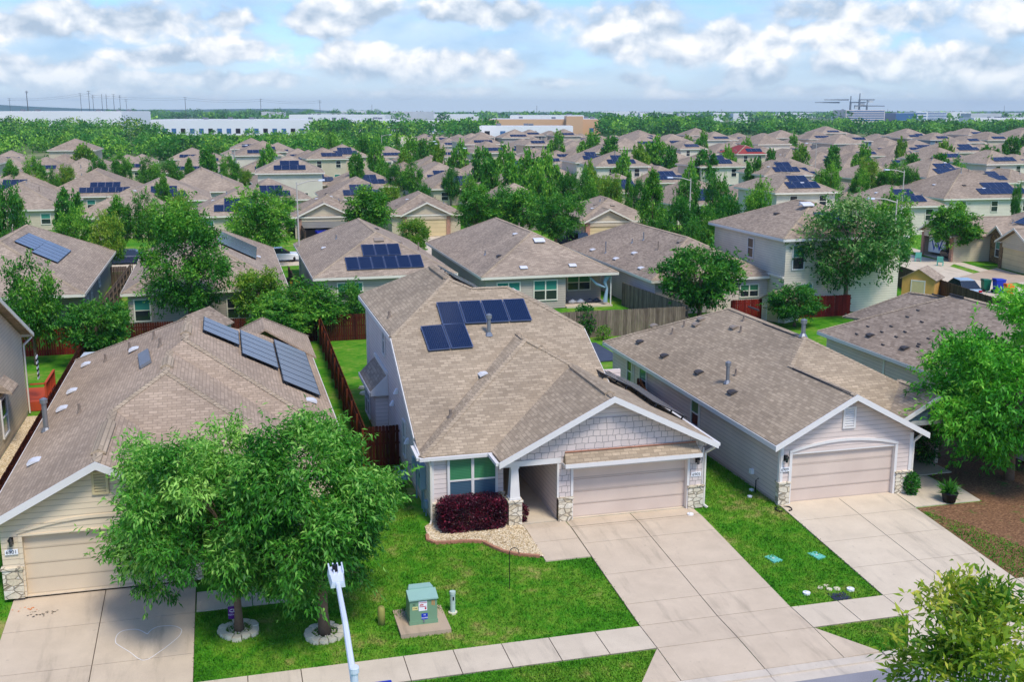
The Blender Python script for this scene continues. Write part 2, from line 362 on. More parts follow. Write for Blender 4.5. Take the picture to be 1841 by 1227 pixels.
# ---------------------------------------------------------------- foliage
def quads_mesh(name, V, tint, mat):      # V: (n,4,3) leaf corners
    n = len(V); me = bpy.data.meshes.new(name)
    me.vertices.add(4*n); me.vertices.foreach_set('co', V.reshape(-1).astype(np.float32))
    me.loops.add(4*n); me.loops.foreach_set('vertex_index', np.arange(4*n, dtype=np.int32))
    me.polygons.add(n); me.polygons.foreach_set('loop_start', np.arange(0, 4*n, 4, dtype=np.int32))
    try: me.polygons.foreach_set('loop_total', np.full(n, 4, dtype=np.int32))
    except Exception: pass
    a = me.attributes.new('tint', 'FLOAT', 'FACE'); a.data.foreach_set('value', tint.astype(np.float32))
    me.materials.append(mat); me.update(calc_edges=True); return me
def unit(v): return v/(np.linalg.norm(v, axis=-1, keepdims=True)+1e-9)
def leaf_quads(c, ax, L, Wd, g, flat=.6):
    n = len(c); L = L*g.uniform(.7, 1.25, (n, 1)); ax = unit(ax)
    nr = unit(g.normal(size=(n, 3))*flat+np.array([0, 0, .9])); sd = unit(np.cross(ax, nr)); up = np.cross(sd, ax)
    a = c; b = c+ax*L*.45+sd*Wd*L+up*L*.05; t_ = c+ax*L-up*L*.12; d = c+ax*L*.45-sd*Wd*L+up*L*.05
    return np.stack([a, b, t_, d], 1)
def crown(seed, r, h, base, lobes, sprays, per, L, Wd, droop=.3, lobe=.33, shape='round', flare=.12, under=.35, shoots=70):
    g = np.random.default_rng(seed); cz = (h+base)/2; rz = (h-base)/2
    P = []
    while len(P) < lobes:
        p = g.uniform(-1, 1, 3); q = np.linalg.norm(p)
        if q > 1 or q < .25 or (g.random() > q**1.2): continue
        k = 1.
        if shape == 'cone': k = max(.12, .62-.58*p[2])*1.25 if p[2] > -.7 else .6
        elif shape == 'oval': k = sqrt(max(.05, 1-.35*max(0, p[2])))
        elif shape == 'vase': k = .72+.32*p[2]
        if p[2] < 0 and shape != 'cone': p[2] *= .85
        P.append((p[0]*k, p[1]*k, p[2]))
    P = np.array(P)*(1-lobe*.62); C = P*np.array([r, r, rz])+np.array([0, 0, cz])
    lr = lobe*r*g.uniform(.5, 1.25, lobes); lt = g.uniform(.14, .68, lobes)
    li = np.repeat(np.arange(lobes), sprays); n = len(li)
    d = unit(g.normal(size=(n, 3))); outw = unit(P[li]*np.array([1, 1, .8])+1e-3); d = unit(d+outw*.55+np.array([0, 0, under]))
    sp = C[li]+d*(lr[li]*g.uniform(.35, 1.08, n))[:, None]*np.array([1, 1, min(1.2, rz/r)])
    si = np.repeat(np.arange(n), per); N = len(si)
    ax = d[si]*.6+unit(g.normal(size=(N, 3)))*.75+np.array([0, 0, -droop])
    c = sp[si]+g.normal(size=(N, 3))*flare*np.array([1, 1, .7])
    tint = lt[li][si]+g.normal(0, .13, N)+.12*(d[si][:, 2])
    st = g.normal(0, .09, n); tint = np.clip(tint+st[si], 0, 1)
    Q = leaf_quads(c, ax, L, Wd, g)
    if shoots:                               # whippy new growth poking out of the outline
        k = g.integers(0, lobes, shoots); o = unit(P[k]*np.array([1, 1, .7])+np.array([0, 0, .55])+g.normal(size=(shoots, 3))*.35)
        s0 = C[k]+o*(lr[k]*.8)[:, None]; m_ = 18; ln = g.uniform(.18, .42, shoots)*r
        j = np.repeat(np.arange(shoots), m_); f_ = np.tile(np.linspace(0, 1, m_), shoots)
        cc = s0[j]+o[j]*(f_*ln[j])[:, None]-np.array([0, 0, 1.])*(f_**2*ln[j]*.25)[:, None]+g.normal(size=(len(j), 3))*flare*.35
        Q = np.concatenate([Q, leaf_quads(cc, o[j]*.5+unit(g.normal(size=(len(j), 3)))*.7-np.array([0, 0, droop]), L*1.05, Wd, g)]); tint = np.concatenate([tint, np.clip(.6+g.normal(0, .16, len(j)), 0, 1)])
    return Q, tint, C
def trunk_mb(h, r, C, seed, limbs=7, lean=(0, 0)):
    g = random.Random(seed); mb = MB(); pts = []; rr = []
    for i in range(7):
        f = i/6; pts.append((lean[0]*f+g.uniform(-.05, .05)*h*.12*(i > 0), lean[1]*f+g.uniform(-.05, .05)*h*.12*(i > 0), h*f)); rr.append(r*(1.25 if i == 0 else 1-.55*f))
    mb.tube(pts, rr, 8)
    ids = sorted(range(len(C)), key=lambda i: g.random())[:limbs]
    for i in ids:
        e = np.array(C[i]); k = g.randint(3, 6); b = np.array(pts[k])
        if e[2] < b[2]+.1: b = np.array(pts[3])
        mid = (b+e)/2+np.array([g.uniform(-.1, .1), g.uniform(-.1, .1), .12])*np.linalg.norm(e-b)
        mb.tube([b, mid, e], [rr[k]*.55, rr[k]*.36, rr[k]*.12], 6)
    return mb
def make_tree(name, seed, r, h, base, lobes, sprays, per, L, Wd, mat, tr, bark='bark', limbs=8, **k):
    V, t, C = crown(seed, r, h, base, lobes, sprays, per, L, Wd, **k)
    me = quads_mesh('crown', V, t, mat)
    root = bpy.data.objects.new(name, None); COL.objects.link(root)
    o = bpy.data.objects.new('crown', me); COL.objects.link(o); o.parent = root
    trunk_mb(base+(h-base)*.55, tr, C, seed, limbs).build('trunk', m[bark], root, smooth=True)
    note_kids(root); return root
def shrub_mesh(seed, sx, sy, sz, n, L, Wd, mat, name='foliage', box=True):
    g = np.random.default_rng(seed); p = g.uniform(-1, 1, (n, 3))
    if box:
        q = np.abs(p)**5; s = (q.sum(1))**(1/5); p = p/s[:, None]*np.clip(g.normal(.93, .09, n), .4, 1.07)[:, None]
    else:
        p = unit(g.normal(size=(n, 3)))*np.clip(g.normal(.86, .16, n), .3, 1.1)[:, None]
    c = p*np.array([sx, sy, sz])+np.array([0, 0, sz]); bp = .5+.5*np.sin(p[:, 0]*5+seed)*np.cos(p[:, 1]*4+p[:, 2]*3)
    t = np.clip(.2+.35*bp+g.normal(0, .16, n), 0, 1)
    return quads_mesh(name, leaf_quads(c, p*.8+g.normal(size=(n, 3))*.7+np.array([0, 0, .25]), L, Wd, g), t, mat)
# ---------------------------------------------------------------- building bits (all in world metres, org = the thing's base)
def wall_frame(axis):                    # returns u, n for a wall facing: front -Y, left -X, right +X, back +Y
    return {'front': ((1, 0, 0), (0, -1, 0)), 'left': ((0, -1, 0), (-1, 0, 0)), 'right': ((0, 1, 0), (1, 0, 0)), 'back': ((-1, 0, 0), (0, 1, 0))}[axis]
def window(parent, org, c, w, h, axis, upper='glass_g', lower='glass_d', mull=1, trim='trim', rail=True, tw=.09):
    u, n = map(np.array, wall_frame(axis)); c = np.array(c, float); z = np.array([0, 0, 1.])
    def bx(mb, u0, u1, z0, z1, d0, d1):
        q = lambda a, b, d: c+u*a+z*b+n*d
        mb.hexa([q(u0, z0, d1), q(u1, z0, d1), q(u1, z0, d0), q(u0, z0, d0), q(u0, z1, d1), q(u1, z1, d1), q(u1, z1, d0), q(u0, z1, d0)])
    fr = MB(); a, b = w/2, h/2
    bx(fr, -a-tw, a+tw, b, b+tw, .002, .07); bx(fr, -a-tw, a+tw, -b-tw, -b, .002, .08)
    bx(fr, -a-tw, -a, -b, b, .002, .07); bx(fr, a, a+tw, -b, b, .002, .07)
    us = np.linspace(-a, a, mull+1)
    for x in us[1:-1]: bx(fr, x-tw*.55, x+tw*.55, -b, b, .004, .065)
    if rail:
        for i in range(mull): bx(fr, us[i]+(tw*.55 if i else 0), us[i+1]-(tw*.55 if i < mull-1 else 0), -.03, .03, .006, .055)
    f = fr.build('window', m[trim], parent, org)
    for i in range(mull):
        x0, x1 = us[i]+(tw*.5 if i else 0), us[i+1]-(tw*.5 if i < mull-1 else 0)
        pn = MB()
        for z0, z1, k in ((-b, 0, 1), (0, b, 0)):
            q = lambda aa, bb: c+u*aa+z*bb+n*.025
            pn.poly([q(x0, z0), q(x1, z0), q(x1, z1), q(x0, z1)], k)
        pn.build('pane', [m[upper], m[lower]], f, org)
    return f
def pipe_on(parent, org, p, h, r=.06, mat='pvc', cap=False):
    mb = MB(); mb.tube([(p[0], p[1], p[2]-.1), (p[0], p[1], p[2]+h)], r, 8)
    mb.tube([(p[0], p[1], p[2]-.05), (p[0], p[1], p[2]+.12)], [r*2.2, r*1.1], 8)
    if cap: mb.tube([(p[0], p[1], p[2]+h-.02), (p[0], p[1], p[2]+h+.14)], r*1.5, 10); mb.tube([(p[0], p[1], p[2]+h+.14), (p[0], p[1], p[2]+h+.2)], [r*1.6, r*.5], 10)
    return mb.build('vent_pipe', m[mat], parent, org)
def vent_on(parent, org, p, n, mat='vent', w=.42, d=.34, h=.13):
    n = np.array(n); u = unit(np.cross((0, 0, 1.), n)); v = np.cross(n, u); p = np.array(p); mb = MB(); ring = []
    for k, (vv, hh) in enumerate(((-d/2, .06), (-d/2, h), (-d*.1, h*1.1), (d*.35, h*.6), (d*.6, .01))): ring.append((vv, hh))
    L = [p-u*w/2+v*a+n*b for a, b in ring]; Rr = [p+u*w/2+v*a+n*b for a, b in ring]; k = len(ring)
    mb.faces(L+Rr, [(i, i+1, k+i+1, k+i) for i in range(k-1)]+[tuple(range(k))[::-1], tuple(range(k, 2*k)), (0, k, 2*k-1, k-1)])
    return mb.build('roof_vent', m[mat], parent, org)
def solar(parent, org, A, B, D, cols, rows, mat='pan', frame='panframe', lift=.13):
    """array with corners A (low start), B (along u), D (up slope): a mesh in its own plane so the cell grid follows it"""
    A, B, D = (np.array(p, float) for p in (A, B, D)); U = B-A; lu = np.linalg.norm(U); u = U/lu; V = D-A; v = V-u*(V@u); lv = np.linalg.norm(v); v = v/lv; n = np.cross(u, v)
    if n[2] < 0: n = -n; 
    mb = MB(); g = .02
    for i in range(cols):
        for j in range(rows):
            x0, x1, y0, y1 = i*lu/cols+g, (i+1)*lu/cols-g, j*lv/rows+g, (j+1)*lv/rows-g
            mb.box(x0, x1, y0, y1, -.035, -.004, 1); mb.poly([(x0+.035, y0+.035, 0), (x1-.035, y0+.035, 0), (x1-.035, y1-.035, 0), (x0+.035, y1-.035, 0)], 0)
    for i in range(cols+1):
        for y in (lv*.12, lv*.88): mb.box(min(lu-.08, i*lu/cols), min(lu, i*lu/cols+.06), y-.03, y+.03, -lift, -.036, 1)
    o = mb.build('solar_panel', [m[mat], m[frame]], parent)
    w3 = np.cross(u, v); M4 = Matrix(((u[0], v[0], w3[0], 0), (u[1], v[1], w3[1], 0), (u[2], v[2], w3[2], 0), (0, 0, 0, 1)))
    o.matrix_local = Matrix.Translation(Vector(A+n*lift-np.array(org)))@M4
    return o
def fence(p, q, h, mat, label, org_z=None, pw=.14, gap=.012, rails=True, group=None, flip=1, post_every=2.4, z0=None):
    p, q = np.array(p, float), np.array(q, float); d = q-p; ln = np.linalg.norm(d[:2]); u = np.array([d[0], d[1], 0])/ln; nn = np.array([-u[1], u[0], 0])*flip
    z = p[2] if len(p) > 2 else 0.
    root = thing('wooden_fence', label, 'fence', (p[0], p[1], z), 0, group)
    mb = MB(); k = int(ln/(pw+gap)); g = random.Random(int(p[0]*13+q[1]*7))
    for i in range(k):
        s = i*(pw+gap); hh = h+g.uniform(-.015, .015); a = u*s; b = u*(s+pw); e = nn*.02; zz = lambda t: np.array([0, 0, t]); w = g.uniform(-.008, .008); a = a+nn*w; b = b+nn*w
        mb.hexa([a, b, b+e, a+e, a+zz(hh-.04), b+zz(hh-.04), b+e+zz(hh-.04), a+e+zz(hh-.04)])
        mid = (a+b)/2
        mb.faces([a+zz(hh-.04), b+zz(hh-.04), b+e+zz(hh-.04), a+e+zz(hh-.04), a+u*.03+zz(hh), b-u*.03+zz(hh), b-u*.03+e+zz(hh), a+u*.03+e+zz(hh)], [(4, 5, 6, 7), (0, 1, 5, 4), (1, 2, 6, 5), (2, 3, 7, 6), (3, 0, 4, 7)])
    mb.build('picket_panel', m[mat], root)
    rl = MB()
    for zz_ in (.3, h*.55, h-.3): rl.bar(-nn*.03+(0, 0, zz_), u*ln-nn*.03+(0, 0, zz_), .04, .09)
    rl.build('rail', m[mat], root)
    for i in range(int(ln/post_every)+1):
        a = u*min(ln-.05, i*post_every)-nn*.095
        MB().box(a[0]-.045, a[0]+.045, a[1]-.045, a[1]+.045, 0, h-.06).build('post', m[mat], root)
    return root
def text(parent, body, loc, size, mat, axis='front', rot=None, name='lettering'):
    cu = bpy.data.curves.new(name, 'FONT'); cu.body = body; cu.size = size; cu.align_x = 'CENTER'; cu.align_y = 'CENTER'; cu.extrude = .002; cu.materials.append(m[mat])
    t_ = bpy.data.objects.new(name, cu); o = bpy.data.objects.new(name, bpy.data.meshes.new_from_object(t_)); bpy.data.objects.remove(t_); COL.objects.link(o); o.parent = parent; o.location = loc; o.rotation_euler = rot or (pi/2, 0, 0); return o
def roof_build(parent, org, polys, mat, caps=(), eaves=(), th=.1, trim='trim', capmat='cap', gutter=(), fas_h=.2):
    """polys: shingled faces; caps: hip/ridge lines; eaves: fascia lines; gutter: level eave lines"""
    mb = MB()
    for p in polys:
        mb.poly(p, 0); mb.poly([(x, y, z-th) for x, y, z in p][::-1], 0)
        for i in range(len(p)):
            a, b = p[i], p[(i+1) % len(p)]; mb.poly([a, (a[0], a[1], a[2]-th), (b[0], b[1], b[2]-th), b], 0)
    ob = mb.build('roof', m[mat], parent, org)
    if caps:
        for p, q in caps:
            cb = MB(); p, q = np.array(p, float), np.array(q, float); d = unit(q-p); sd = unit(np.cross(d, (0, 0, 1.)))
            L = np.linalg.norm(q-p); k = max(1, int(L/.17))
            for i in range(k):                     # overlapping cap shingles
                a = p+d*L*i/k; b = p+d*L*(i+1)/k; lo, hi = .018, .034
                dz = -.055
                cb.faces([a-sd*.15+(0, 0, dz+lo), a+(0, 0, lo), a+sd*.15+(0, 0, dz+lo), b-sd*.15+(0, 0, dz+hi), b+(0, 0, hi), b+sd*.15+(0, 0, dz+hi)], [(0, 1, 4, 3), (1, 2, 5, 4), (3, 4, 5), (0, 3, 5, 2)])
            cb.build('hip_cap', m['cap'], ob, org)
    if eaves:
        eb = MB()
        for p, q in eaves: eb.bar(np.array(p)-(0, 0, .03+fas_h/2), np.array(q)-(0, 0, .03+fas_h/2), .05, fas_h)
        build_each(eb, 'fascia', m[trim], ob, org)
    if gutter:
        gb = MB()
        for p, q, n in gutter:
            n = np.array(n)*.09; gb.bar(np.array(p)+n-(0, 0, .09), np.array(q)+n-(0, 0, .09), .13, .12)
        build_each(gb, 'gutter', m[trim], ob, org)
    return ob
def rake(parent, org, pts, mat='trim', h=.24, th=.05, ny=-1):
    mb = MB()
    for (a, b) in zip(pts[:-1], pts[1:]):
        a, b = np.array(a, float), np.array(b, float); e = np.array([0, ny*th, 0]); k = np.array([0, 0, -h])
        mb.hexa([a+k+e, b+k+e, b+k, a+k, a+e, b+e, b, a])
    return mb.build('rake_board', m[mat], parent, org)
# ---------------------------------------------------------------- the house in the middle (6905)
def stone_pier(parent, org, x0, x1, y0, y1, z1, mat='stone'):
    mb = MB(); mb.box(x0-.05, x1+.05, y0-.05, y1+.05, 0, z1); mb.box(x0-.09, x1+.09, y0-.09, y1+.09, z1, z1+.07); return mb.build('stone_pier', m[mat], parent, org)
def lantern(parent, org, p):
    x, y, z = p; mb = MB(); mb.box(x-.06, x+.06, y-.03, y, z-.12, z+.12); mb.bar((x, y, z+.08), (x, y-.16, z+.1), .03, .03)
    mb.tube([(x, y-.16, z+.16), (x, y-.16, z+.06)], [.03, .1], 8); o = mb.build('wall_lantern', m['black'], parent, org)
    MB().tube([(x, y-.16, z+.055), (x, y-.16, z-.14)], [.075, .05], 8).build('lamp_glass', m['glass'], o, org)
def number_plate(parent, org, p, txt, w=.42):
    x, y, z = p; o = MB().box(x-w/2, x+w/2, y-.025, y, z-.09, z+.09).build('house_number', m['white'], parent, org)
    text(o, txt, (x-org[0], y-.029-org[1], z-.005-org[2]), .17, 'black')
def garage_door(parent, org, x0, x1, y, z1, mat):
    mb = MB(); k = 4
    for i in range(k): mb.box(x0, x1, y, y+.05, i*z1/k+.008, (i+1)*z1/k-.004)
    return mb.build('garage_door', m[mat], parent, org)
def downspout(parent, org, pts):
    mb = MB()
    for a, b in zip(pts[:-1], pts[1:]): mb.bar(a, b, .09, .07, up=(1, 0, 0) if abs(a[2]-b[2]) > abs(a[0]-b[0]) else (0, 0, 1))
    mb.build('downspout', m['trim_w'], parent, org)
org = (12.4, 38, 0)
Mh = thing('family_house', 'mauve house in the middle with a tall roof holding navy solar panels, number 6905', 'house', org)
w = MB()
w.prism([(7.1, 39, .2), (7.1, 57, .2), (7.1, 57, 6.0), (7.1, 46.1, 5.86), (7.1, 40, 2.86), (7.1, 39, 2.72)], (.18, 0, 0))
w.box(7.28, 9.95, 39, 39.18, .1, 2.66); w.box(9.77, 9.95, 39.18, 46, .02, 2.6); w.box(9.95, 11.85, 46, 46.15, .02, 2.6)
w.box(11.85, 12.0, 38.06, 46, .02, 2.6); w.box(17.7, 17.85, 38.06, 47, .05, 2.72); w.box(15.1, 17.7, 46.9, 47.05, .05, 3.6)
w.box(15.0, 15.15, 42.5, 57, 2.6, 4.0); w.prism([(15.0, 46, 4), (15.0, 57, 4), (15.0, 57, 6.0), (15.0, 46.1, 5.86)], (.15, 0, 0))
w.box(15.0, 15.15, 47.06, 57, .05, 2.6); w.box(7.28, 15.0, 56.85, 57, .1, 6.0); w.box(7.3, 15, 46.2, 46.35, 2.6, 5.7)
w.box(11.85, 12.35, 37.9, 38.06, .02, 2.55); w.box(17.3, 17.85, 37.9, 38.06, .02, 2.55); w.box(12.35, 17.3, 37.9, 38.06, 2.13, 2.55)
w.prism([(9.62, 37.9, 2.55), (18.02, 37.9, 2.55), (18.02, 37.9, 2.72), (13.9, 37.9, 4.78), (9.62, 37.9, 2.64)], (0, .16, 0))
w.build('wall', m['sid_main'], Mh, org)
build_each(MB().box(7.13, 7.27, 39.02, 56.98, -.05, .2).box(7.27, 9.9, 39.02, 39.17, -.05, .1).box(15.02, 15.14, 47.1, 57, -.05, .05), 'foundation', m['found'], Mh, org)
g = MB(); g.prism([(9.66, 37.88, 2.58), (18.0, 37.88, 2.58), (18.0, 37.88, 2.7), (15.3, 37.88, 4.04), (12.5, 37.88, 4.04), (9.66, 37.88, 2.62)], (0, -.015, 0))
g.box(11.87, 12.33, 37.86, 37.88, .95, 2.54); g.box(17.32, 17.83, 37.86, 37.88, .95, 2.54); g.build('gable_shakes', m['shake'], Mh, org)
tr = MB()                                  # porch beam, door casing, corner boards
tr.box(9.62, 11.95, 37.84, 38.08, 2.36, 2.575); tr.box(12.35, 12.45, 37.85, 38.2, 0, 2.12); tr.box(17.2, 17.3, 37.85, 38.2, 0, 2.12); tr.box(12.45, 17.2, 37.85, 38.2, 2.06, 2.126)
tr.box(7.06, 7.2, 38.95, 38.998, .2, 2.6); tr.box(7.055, 7.098, 38.95, 39.08, .2, 2.6); tr.box(17.82, 17.9, 37.86, 37.96, .95, 2.5); tr.box(11.8, 11.87, 37.86, 37.96, .95, 2.36); tr.box(7.05, 7.099, 56.88, 57.04, .2, 5.9)
build_each(tr, 'trim_board', m['trim'], Mh, org)
stone_pier(Mh, org, 11.9, 12.36, 37.85, 38.02, .9); stone_pier(Mh, org, 17.3, 17.84, 37.85, 38.02, .9); stone_pier(Mh, org, 9.92, 10.34, 37.86, 38.28, .95)
MB().box(7.12, 7.6, 38.9, 38.99, 0, .72).box(9.66, 9.96, 38.9, 38.99, 0, .95).box(7.6, 9.66, 38.9, 38.99, 0, .6).box(7.1, 7.62, 38.87, 38.995, .72, .79).box(9.64, 9.98, 38.87, 38.995, .95, 1.02).build('stone_wainscot', m['stone'], Mh, org)
c = MB(); a, b = .2, .13; x, y = 10.13, 38.07
c.hexa([(x-a, y-a, 1.02), (x+a, y-a, 1.02), (x+a, y+a, 1.02), (x-a, y+a, 1.02), (x-b, y-b, 2.36), (x+b, y-b, 2.36), (x+b, y+b, 2.36), (x-b, y+b, 2.36)])
c.box(x-.23, x+.23, y-.23, y+.23, 1.02, 1.09); c.box(x-.17, x+.17, y-.17, y+.17, 2.26, 2.36); c.build('tapered_column', m['trim'], Mh, org)
garage_door(Mh, org, 12.45, 17.2, 38.1, 2.06, 'door')
MB().box(12.35, 17.3, 37.98, 38.1, -.02, .012).box(9.95, 11.85, 37.9, 46, -.04, .02).build('porch_floor', m['conc2'], Mh, org)
MB().box(10.0, 11.8, 38.1, 46, 2.56, 2.6).build('porch_ceiling', m['trim'], Mh, org)
d = MB().box(10.3, 11.3, 45.94, 45.99, .05, 2.1).build('front_door', m['white'], Mh, org); MB().box(10.42, 11.18, 45.92, 45.938, 1.1, 1.95).build('door_glass', m['glass'], d, org)
MB().box(10.0, 10.06, 42.6, 42.9, 1.3, 1.9).build('wall_plaque', m['white'], Mh, org)
aw = MB(); aw.hexa([(12.0, 37.42, 2.32), (17.6, 37.42, 2.32), (17.6, 37.86, 2.32), (12.0, 37.86, 2.32), (12.0, 37.42, 2.42), (17.6, 37.42, 2.42), (17.5, 37.86, 2.76), (12.1, 37.86, 2.76)])
ar = aw.build('door_awning', m['sh_main'], Mh, org)
MB().box(11.98, 17.62, 37.385, 37.418, 2.27, 2.43).box(11.975, 11.998, 37.42, 37.86, 2.3, 2.4).box(17.602, 17.625, 37.42, 37.86, 2.3, 2.4).build('awning_fascia', m['trim'], ar, org)
MB().box(12.1, 17.5, 37.8, 37.87, 2.765, 2.8).build('awning_flashing', m['edging'], ar, org)
window(Mh, org, (8.72, 38.985, 1.62), 1.8, 1.72, 'front', mull=2, tw=.1)
window(Mh, org, (7.095, 50.9, 4.75), .62, 1.3, 'left', 'glass', 'glass', trim='trim')
window(Mh, org, (7.095, 45.15, 1.55), .5, 1.5, 'left', 'glass', 'glass')
by = MB().box(6.5, 7.095, 50.2, 53.9, .3, 2.25).build('bay_wall', m['sid_main'], Mh, org)
window(by, org, (6.49, 52.9, 1.35), 1.5, 1.5, 'left', 'glass_g', 'glass', 2)
br = MB().hexa([(6.25, 50.0, 2.25), (7.09, 50.0, 2.25), (7.09, 54.3, 2.25), (6.25, 54.3, 2.25), (6.25, 50.0, 2.42), (7.09, 50.0, 3.25), (7.09, 54.3, 3.25), (6.25, 54.3, 2.42)]).build('bay_roof', m['sh_mid'], Mh, org)
MB().prism([(6.22, 49.97, 2.25), (7.09, 49.97, 2.25), (7.09, 49.97, 3.3), (6.22, 49.97, 2.44)], (0, .028, 0)).box(6.2, 6.248, 49.97, 54.33, 2.24, 2.43).bar((7.05, 49.98, 3.33), (7.05, 54.3, 3.33), .1, .16).build('bay_fascia', m['trim'], br, org)
# roof
F1p = plane((6.7, 40.25, 3.1), (6.7, 45.95, 5.95), (15.5, 45.95, 5.95))
zF = lambda y: 3.1+.5*(y-40.25)
V0 = (12.35, 45.8, zF(45.8)); J = (13.94, 42.9, 4.99); AP = (12.35, 44.49, 5.87); PK = (13.9, 37.4, 4.98)
b_, c_, d_, e_, f_ = (6.7, 45.95, 5.95), (10.05, 49.7, zF(49.7)), (11., 48.95, zF(48.95)), (12.7, 48.95, zF(48.95)), (15.5, 45.95, 5.95)
polys = [[(6.7, 39.51, 2.74), V0, (15.5, 42.3, zF(42.3)), f_, e_, d_, c_, b_],
         [b_, c_, (10.05, 54.2, 7.82), (6.7, 57.4, 5.95)], [(6.7, 57.4, 5.95), (10.05, 54.2, 7.82), (13.4, 57.4, 5.95)],
         [c_, d_, (13.2, 52.2, 6.05)], [c_, (13.2, 52.2, 6.05), (13.4, 57.4, 5.95), (10.05, 54.2, 7.82)], [f_, (15.5, 52.2, 5.95), e_], [d_, e_, (15.5, 52.2, 5.95), (13.2, 52.2, 6.05)], [(15.5, 52.2, 5.95), (15.5, 57.4, 5.8), (13.4, 57.4, 5.95), (13.2, 52.2, 6.05)],
         [(6.7, 38.84, 2.73), AP, V0, (6.7, 39.51, 2.73)], [(6.7, 38.84, 2.73), (9.45, 38.84, 2.74), J, AP],
         [(9.45, 37.4, 2.75), PK, J, (9.45, 38.84, 2.74)], [PK, (18.2, 37.4, 2.83), (18.2, 42.9, 2.83), J],
         [AP, J, (18.2, 42.9, 2.83), (18.2, 47, 2.83), (12.36, 47, 5.85)]]
roof = roof_build(Mh, org, polys, 'sh_main', caps=[(b_, c_), (c_, (10.05, 54.2, 7.82)), (e_, f_), (d_, e_), ((6.7, 38.84, 2.73), AP), (AP, J), (J, PK), (V0, AP), (c_, d_)],
    eaves=[((6.68, 46, 5.93), (6.68, 57.4, 5.93)), ((6.68, 40.3, 3.1), (6.68, 45.95, 5.93)), ((6.68, 38.86, 2.72), (6.68, 40.3, 2.95)), ((15.52, 42.3, 4.1), (15.52, 45.95, 5.93))],
    gutter=[((6.62, 38.84, 2.72), (9.45, 38.84, 2.72), (0, -1, 0)), ((9.42, 37.42, 2.74), (9.42, 38.75, 2.74), (-1, 0, 0)), ((18.2, 37.4, 2.82), (18.2, 47, 2.82), (1, 0, 0)), ((6.68, 38.84, 2.72), (6.68, 40.2, 2.8), (-1, 0, 0))])
rake(roof, org, [(9.38, 37.38, 2.73), (13.9, 37.38, 4.99), (18.26, 37.38, 2.82)])
rv = MB()
for p, q, s in ((AP, J, .25), (J, PK, .6), (c_, (10.05, 54.2, 7.82), .4)):
    p, q = np.array(p), np.array(q); a = p+(q-p)*.08; b = p+(q-p)*(.34 if s == .25 else .9); sd = unit(np.cross(q-p, (0, 0, 1.)))
    for sg in (1, -1):
        rv.hexa([a-(0, 0, .02), b-(0, 0, .02), b+sd*sg*.2-(0, 0, .1), a+sd*sg*.2-(0, 0, .1), a+(0, 0, .09), b+(0, 0, .09), b+sd*sg*.2+(0, 0, .0), a+sd*sg*.2+(0, 0, .0)])
build_each(rv, 'ridge_vent', m['sh_main'], roof, org)
fq = lambda x, y: gpl(x, y, *F1p)
solar(Mh, org, fq(795, 588), fq(957, 580), fq(786, 547), 4, 1); solar(Mh, org, fq(770, 635), fq(852, 628), fq(759, 590), 2, 1)
V1p = plane(c_, (10.05, 54.2, 7.82), (13.4, 57.4, 5.95)); on = lambda pl_, x, y: (x, y, pl_[0][2]-((x-pl_[0][0])*pl_[1][0]+(y-pl_[0][1])*pl_[1][1])/pl_[1][2])
solar(Mh, org, on(V1p, 12.6, 51.2), on(V1p, 12.6, 55.8), on(V1p, 10.6, 51.2), 4, 2, 'pan_k', 'panframe_k')
Rb = plane(AP, (18.2, 42.9, 2.83), (18.2, 47, 2.83))
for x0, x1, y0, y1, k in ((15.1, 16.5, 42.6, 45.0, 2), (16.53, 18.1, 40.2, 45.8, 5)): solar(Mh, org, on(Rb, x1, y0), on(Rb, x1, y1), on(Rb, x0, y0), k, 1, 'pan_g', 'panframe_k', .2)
pipe_on(Mh, org, fq(879, 602), .75, .09, 'pipe', True)
L1p = plane((6.7, 38.84, 2.73), AP, V0)
pipe_on(Mh, org, gpl(810, 750, *L1p), .3); vent_on(Mh, org, gpl(869, 675, *L1p), L1p[1], 'flash')
LPp = plane(b_, c_, (6.7, 57.4, 5.95)); pipe_on(Mh, org, gpl(700, 571, *LPp), .3)
lantern(Mh, org, (17.58, 37.86, 2.02)); number_plate(Mh, org, (17.57, 37.855, 1.42), '6905')
downspout(Mh, org, [(7.0, 38.85, 2.55), (7.07, 38.9, 2.3), (7.07, 38.9, .1), (6.98, 38.7, .0)]); downspout(Mh, org, [(18.15, 37.45, 2.62), (17.93, 37.83, 2.3), (17.93, 37.83, .12), (18.05, 37.7, .02)]); downspout(Mh, org, [(7.03, 57.08, 5.8), (7.03, 57.08, .1)])
for x, y, z0, z1, dd in ((40.25, 0, .95, 1.95, .3), (40.62, 0, .95, 1.9, .22), (41.9, 0, 1.2, 1.75, .25)):
    o = MB().box(7.0-.14, 7.095, x-dd/2, x+dd/2, z0, z1).tube([(7.02, x, z0), (7.02, x, -.05)], .035, 6).build('meter_box', m['meter'], Mh, org)
MB().tube([(6.96, 40.25, 1.5), (6.86, 40.25, 1.5)], .1, 10).build('electric_meter', m['glass'], Mh, org); MB().box(6.97, 7.09, 39.7, 39.95, .3, .6).tube([(7.03, 39.8, .3), (7.03, 39.8, -.03)], .03, 6).build('meter_box', m['meter'], Mh, org)
for y, z in ((47.0, 3.2), (48.3, 2.3), (44.2, 1.7)): MB().hexa([(6.9, y-.12, z-.1), (7.09, y-.12, z-.1), (7.09, y+.12, z-.1), (6.9, y+.12, z-.1), (7.02, y-.12, z+.12), (7.09, y-.12, z+.12), (7.09, y+.12, z+.12), (7.02, y+.12, z+.12)]).build('vent_hood', m['white'], Mh, org)
gm = thing('gas_meter', 'blue-grey gas meter with pipes beside the dark fence gate', 'gas meter', (6.72, 43.6, gz(43)))
